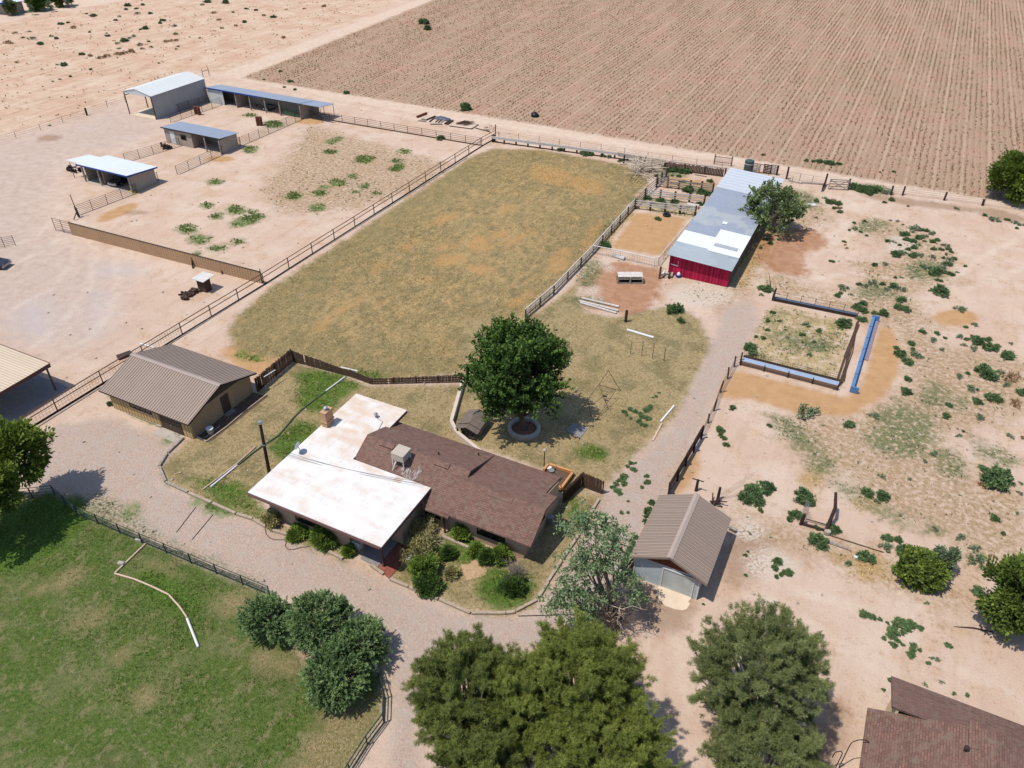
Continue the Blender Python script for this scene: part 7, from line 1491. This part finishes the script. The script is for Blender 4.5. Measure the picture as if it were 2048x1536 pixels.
R5c = [(1640,418,20),(1700,475,28),(1665,510,18),(1725,525,18),(2030,545,32),(1545,465,14)]
zR3 = gz(1300,1100,2.738); zR2 = gz(1400,680,3.1605)
weeds(z5, 3.3395, R1, 'dark green weed tuft in the dry ground right of the small feed pen', 'weeds right of the feed pen', 'gggy')
weeds(z5, 3.3395, R1b, 'dark weed in the round weedy patch of the big sandy lot', 'weeds of the round patch', 'ggy')
weeds(zs, 3.657, [(1420,960,40),(1460,940,40),(1500,960,40),(1540,975,40),(1580,950,50),(1605,930,45),(1560,1000,50),(1590,1010,50),(1530,1030,40),(1560,1060,50),(1440,985,30),(1470,1010,30),(1655,850,26),(1675,825,20),(1630,860,18)], 'small dark leafy weed in the dry yard beside the swing frame', 'weeds of the dry yard', zs=.5)
weeds(z5, 3.3395, R1c, 'small weed on the bare dirt near the barn tree', 'weeds near the barn tree', 'ggyb')
weeds(z5, 3.3395, R1d, 'leafy green weed of the row against the lane fence', 'weeds hedging the lane fence', zs=1.0)
weeds(z5, 3.3395, R1e, 'small grey green weed along the dirt bank at the right', 'weeds on the dirt bank')
weeds(z5, 3.3395, R1f, 'weed on the near edge of the ploughed field', 'weeds on the field edge')
weeds(z5, 3.3395, R1g, 'small weed inside or beside the little feed pen', 'weeds of the feed pen')
weeds(zR2, 3.1605, R2, 'weed tuft round the orange feed lane', 'weeds round the orange lane')
weeds(zR2, 3.1605, R2b, 'green weed bush in the sandy ground at the right edge', 'weeds at the right edge', 'gggyb')
weeds(zR2, 3.1605, R2c, 'weed behind the board fence by the driveway', 'weeds by the board fence')
weeds(zR2, 3.1605, R2d, 'dense green bush of the cluster above the garage', 'bushes above the garage', zs=1.0)
weeds(zR2, 3.1605, R2e, 'round green bush by the ruined gate', 'bushes by the ruined gate', zs=.95)
weeds(zR2, 3.1605, R2f, 'small bush in the sand right of the garage', 'weeds right of the garage')
weeds(zR2, 3.1605, R2g, 'weed bush round the bush tree at the lower right', 'weeds round the bush tree')
weeds(zR3, 2.738, R3, 'low green weed scattered on sand near the neighbour house', 'weeds near the neighbour house', zs=.5)
weeds(zc, 4.042, R4, 'low green weed on the gravel drive by the plank fence', 'weeds on the drive', zs=.6)
weeds(zc, 4.042, R4b, 'green weed along the left side of garage', 'weeds along the garage', zs=.9)
weeds(zc, 4.042, R4c, 'tiny weed in the dirt right of the garage', 'tiny weeds by the garage')
weeds(z1, 2.926, R5, 'dark desert shrub in the open ground at the upper left', 'desert shrubs at the upper left', 'ggy', name='desert_shrub')
weeds(z1, 2.926, R5b, 'brown dry tumbleweed in the open ground at the upper left', 'tumbleweeds at the upper left', 'b', name='tumbleweed')
weeds(z1, 2.926, R5c, 'green shrub at the left edge of ploughed field', 'shrubs at the field corner', name='desert_shrub')
weeds(g, 1, [(849,46,16),(855,58,14),(932,217,22)], 'leafy green bush standing alone in or beside the ploughed field', 'bushes of the ploughed field', name='desert_shrub', zs=1.0)
weeds(g, 1, [(883,277,16),(1347,620,26),(1360,642,14),(220,808,12),(1350,1080,1)][:4], 'lone green weed standing apart in the yards', 'lone weeds', zs=1.0)
weeds(z7, 7.877, [(1570,570,90),(760,1165,85),(1090,490,70),(980,485,40),(1240,715,150),(1430,745,130),(1530,775,110),(600,845,90),(790,880,110),(1000,900,110),(1160,575,70),(1410,930,90),(170,250,80),(380,360,60),(720,480,70)], 'green weed growing in the corral lanes', 'weeds of the corral lanes', zs=.9)
weeds(z7, 7.877, [(950,400,120),(1040,405,120),(1130,415,130),(1230,425,130),(860,370,90)], 'tall green weed against the plank wall of the corral', 'weeds at the plank wall', zs=.9)
weeds(zl, 8.533, [(600,70,150),(640,110,110),(300,520,0)][:2], 'dark green bush in the corner of the sandy pen', 'bushes of the sandy pen', zs=.8)
weeds(z4b, 2.926, [(355,235,35),(500,255,50),(530,258,40),(600,268,40,'y'),(640,275,30,'y')], 'green weed at the foot of the white rail fence', 'weeds under the rail fence', zs=.7)
print('weeds', nweed[0])
# ---------------------------------------------------------------- grass and crop rows (uncountable)
def stuff_mesh(name, P, D, L, W, T, mat, lab=None, cat='grass'):
    rng = np.random.default_rng(5); me = leaf_mesh(name, P, D, L, W, T, rng); me.materials.append(mat)
    o = bpy.data.objects.new(name, me); COL.objects.link(o); o['kind'] = 'stuff'
    if lab: o['label'] = lab; o['category'] = cat
    return o
LM['straw'] = leafmat('straw_blade', S(150,128,78), S(214,190,134), .2)
LM['olive'] = leafmat('olive_blade', S(120,114,70), S(182,164,112), .2)
LM['green'] = leafmat('green_blade', S(62,84,34), S(124,140,66), .2)
LM['crop'] = leafmat('crop_stubble', S(92,82,56), S(150,126,94), .1)
def scatter(polys, n, seed, margin=0.0):
    rng = np.random.default_rng(seed); out = []
    for poly in polys:
        a = np.array(poly); lo, hi = a.min(0), a.max(0); area = abs(sum(a[i][0]*a[(i+1)%len(a)][1]-a[(i+1)%len(a)][0]*a[i][1] for i in range(len(a))))/2
        if n < 0: k = int(area*-n)
        else: k = n
        m = int(k*((hi-lo).prod()/max(area,1e-3))); X = rng.uniform(lo[0],hi[0],m); Y = rng.uniform(lo[1],hi[1],m); d = sd_poly(X, Y, poly)
        keep = d > margin+rng.normal(size=m)*.35; keep &= (Y > 14)&(Y < 320)&(X < 40)&(X > -270)
        out.append(np.stack([X[keep],Y[keep]],1))
    return np.concatenate(out)
def vnoise(x, y, f, seed):
    G_ = np.random.default_rng(seed).random((64,64)); x = x*f; y = y*f; i = np.floor(x).astype(int); j = np.floor(y).astype(int); u = x-i; v = y-j; u = u*u*(3-2*u); v = v*v*(3-2*v)
    q = lambda a, b: G_[a%64, b%64]
    return (q(i,j)*(1-u)+q(i+1,j)*u)*(1-v)+(q(i,j+1)*(1-u)+q(i+1,j+1)*u)*v
def tufts(name, polys, dens, seed, mat, h, lab, blades=4, w=.03, margin=.1, patch=None, avoid=None):
    rng = np.random.default_rng(seed); p = scatter(polys, -dens, seed, margin)
    if patch:  # clumpy
        f = vnoise(p[:,0], p[:,1], patch*.5, seed)*.6+vnoise(p[:,0], p[:,1], patch*1.7, seed+1)*.4; p = p[rng.random(len(p)) < np.clip((f-.3)*2.4,.03,1)]
    if avoid:
        dd_ = sd_union(p[:,0], p[:,1], avoid); p = p[(dd_ < rng.normal(size=len(p))*.7)]
    N = len(p); t0 = rng.uniform(.1,.9,N); q = np.repeat(p, blades, 0)+rng.normal(size=(N*blades,2))*.05
    P = np.concatenate([q, np.zeros((N*blades,1))], 1); D = np.concatenate([rng.normal(size=(N*blades,2))*.7, np.ones((N*blades,1))], 1)
    hs_ = np.repeat(rng.uniform(.6,1.4,N), blades)*h
    stuff_mesh(name, P, D, hs_, w*rng.uniform(.7,1.4,N*blades), np.repeat(t0, blades)+rng.normal(size=N*blades)*.15, mat, lab)
tufts('lawn_grass', [LAWN], 26, 301, LM['green'], .11, 'green grass blades of the big lawn', 4, .05, .2, .5, LAWN_BARE)
tufts('pasture_grass', [PASTURE], 9, 302, LM['olive'], .13, 'dry olive grass of the fenced pasture', 4, .05, .3, .22)
tufts('yard_grass', YARD, 16, 303, LM['straw'], .1, 'straw coloured grass of the house yards', 4, .045, .1, .8)
tufts('lush_grass', LUSH, 40, 304, LM['green'], .14, 'greener watered grass patches', 4, .05, 0, 1.2)
tufts('weed_mat', MATS, 16, 305, LM['green'], .18, 'low green weed mats on the bare corral', 5, .11, 0, 1.0)
tufts('weedy_ground', WEEDY+PENGRASS+VERGE, 9, 306, LM['weed_grey'], .17, 'low grey green ground weeds on sand', 4, .08, 0, .9)
tufts('dry_litter', LITTER, 1.5, 309, LM['shrub_dry'], .13, 'dry sprigs and litter among the weeds at the right', 4, .06, 0, .7)
tufts('sprigs', LITTER, .5, 310, LM['weed_grey'], .2, 'tiny grey green sprigs among the weeds at the right', 6, .08, 0, .5)
tufts('dry_strip_grass', STRAWY, 9, 311, LM['straw'], .2, 'dry straw grass along the barn and pen edges', 4, .06, 0, .9)
tufts('wild_sprigs', [WILD[0]], .12, 312, LM['weed_brown'], .3, 'scattered dry sprigs of the open desert at the upper left', 6, .12, 0, .4)
tufts('bare_straw', LAWN_BARE, 14, 313, LM['straw'], .1, 'straw stubble on the bare patches of lawn', 4, .045, 0, 1.0)
# crop stubble rows
rng = np.random.default_rng(307); P = []; 
for i in range(-150, 60):
    x = i*1.016; y = np.arange(133.4, 318, .42); n = len(y); k = rng.random(n) < np.clip(.48+.4*np.sin(y*.11+i*.7)*np.sin(i*.37), .1, .95)
    P.append(np.stack([np.full(n,x)+rng.normal(size=n)*.11, y+rng.normal(size=n)*.16, np.zeros(n)],1)[k])
P = np.concatenate(P); vis = np.array([1.0]) ; d = P-np.array([0,0,H]); zz_ = d@CF; ux = (d@CX)/zz_*FPX
P = P[(np.abs(ux) < 1250) & (P[:,0] > -133-(P[:,1]-133)*.075)]
P = np.repeat(P, 2, 0); N = len(P); stuff_mesh('crop_rows', P, np.concatenate([rng.normal(size=(N,2))*.9, np.ones((N,1))],1), .3*rng.uniform(.4,1.5,N), .17*rng.uniform(.5,1.6,N), rng.random(N), LM['crop'], 'dry crop stubble in rows across the ploughed field', 'crop')
# pebbles and scraps on the dirt
rng = np.random.default_rng(308); m = MB()
for k in range(420):
    x, y = rng.uniform(-100,22), rng.uniform(24,130); s = rng.uniform(.04,.13); m.rbox((x,y,s*.3), s*2, s*1.5, s, rng.uniform(0,3), rng.uniform(-.3,.3))
o = obj('pebbles', m, MT['stone'], kind='stuff'); tag(o, 'loose pebbles and clods scattered on the dirt', 'pebbles')
# ---------------------------------------------------------------- light
w = bpy.data.worlds.new('World'); sc.world = w; w.use_nodes = True; nt = w.node_tree; bg = nt.nodes['Background']
sky = nt.nodes.new('ShaderNodeTexSky'); sky.sky_type = 'NISHITA'; sky.sun_disc = False
sd_ = Vector((-.262,-.345,1.0)).normalized(); el = math.asin(sd_.z); az = math.atan2(sd_.x, sd_.y)
sky.sun_elevation = el; sky.sun_rotation = az; sky.altitude = 1200; sky.dust_density = 1.2
nt.links.new(sky.outputs[0], bg.inputs['Color']); bg.inputs['Strength'].default_value = .15
sl_ = bpy.data.lights.new('sun', 'SUN'); sl_.energy = 3.8; sl_.angle = math.radians(.53); sl_.color = (1.0,.955,.89)
so_ = bpy.data.objects.new('sun', sl_); COL.objects.link(so_); so_.rotation_euler = sd_.to_track_quat('Z','Y').to_euler(); so_.location = (0,0,80)
sc.view_settings.view_transform = 'Standard'; sc.view_settings.look = 'None'; sc.view_settings.exposure = .52; sc.view_settings.gamma = 1.0
try: sc.view_settings.use_curve_mapping = False
except Exception: pass
sc.render.engine = 'CYCLES'; sc.cycles.max_bounces = 5; sc.cycles.diffuse_bounces = 2; sc.cycles.transparent_max_bounces = 4
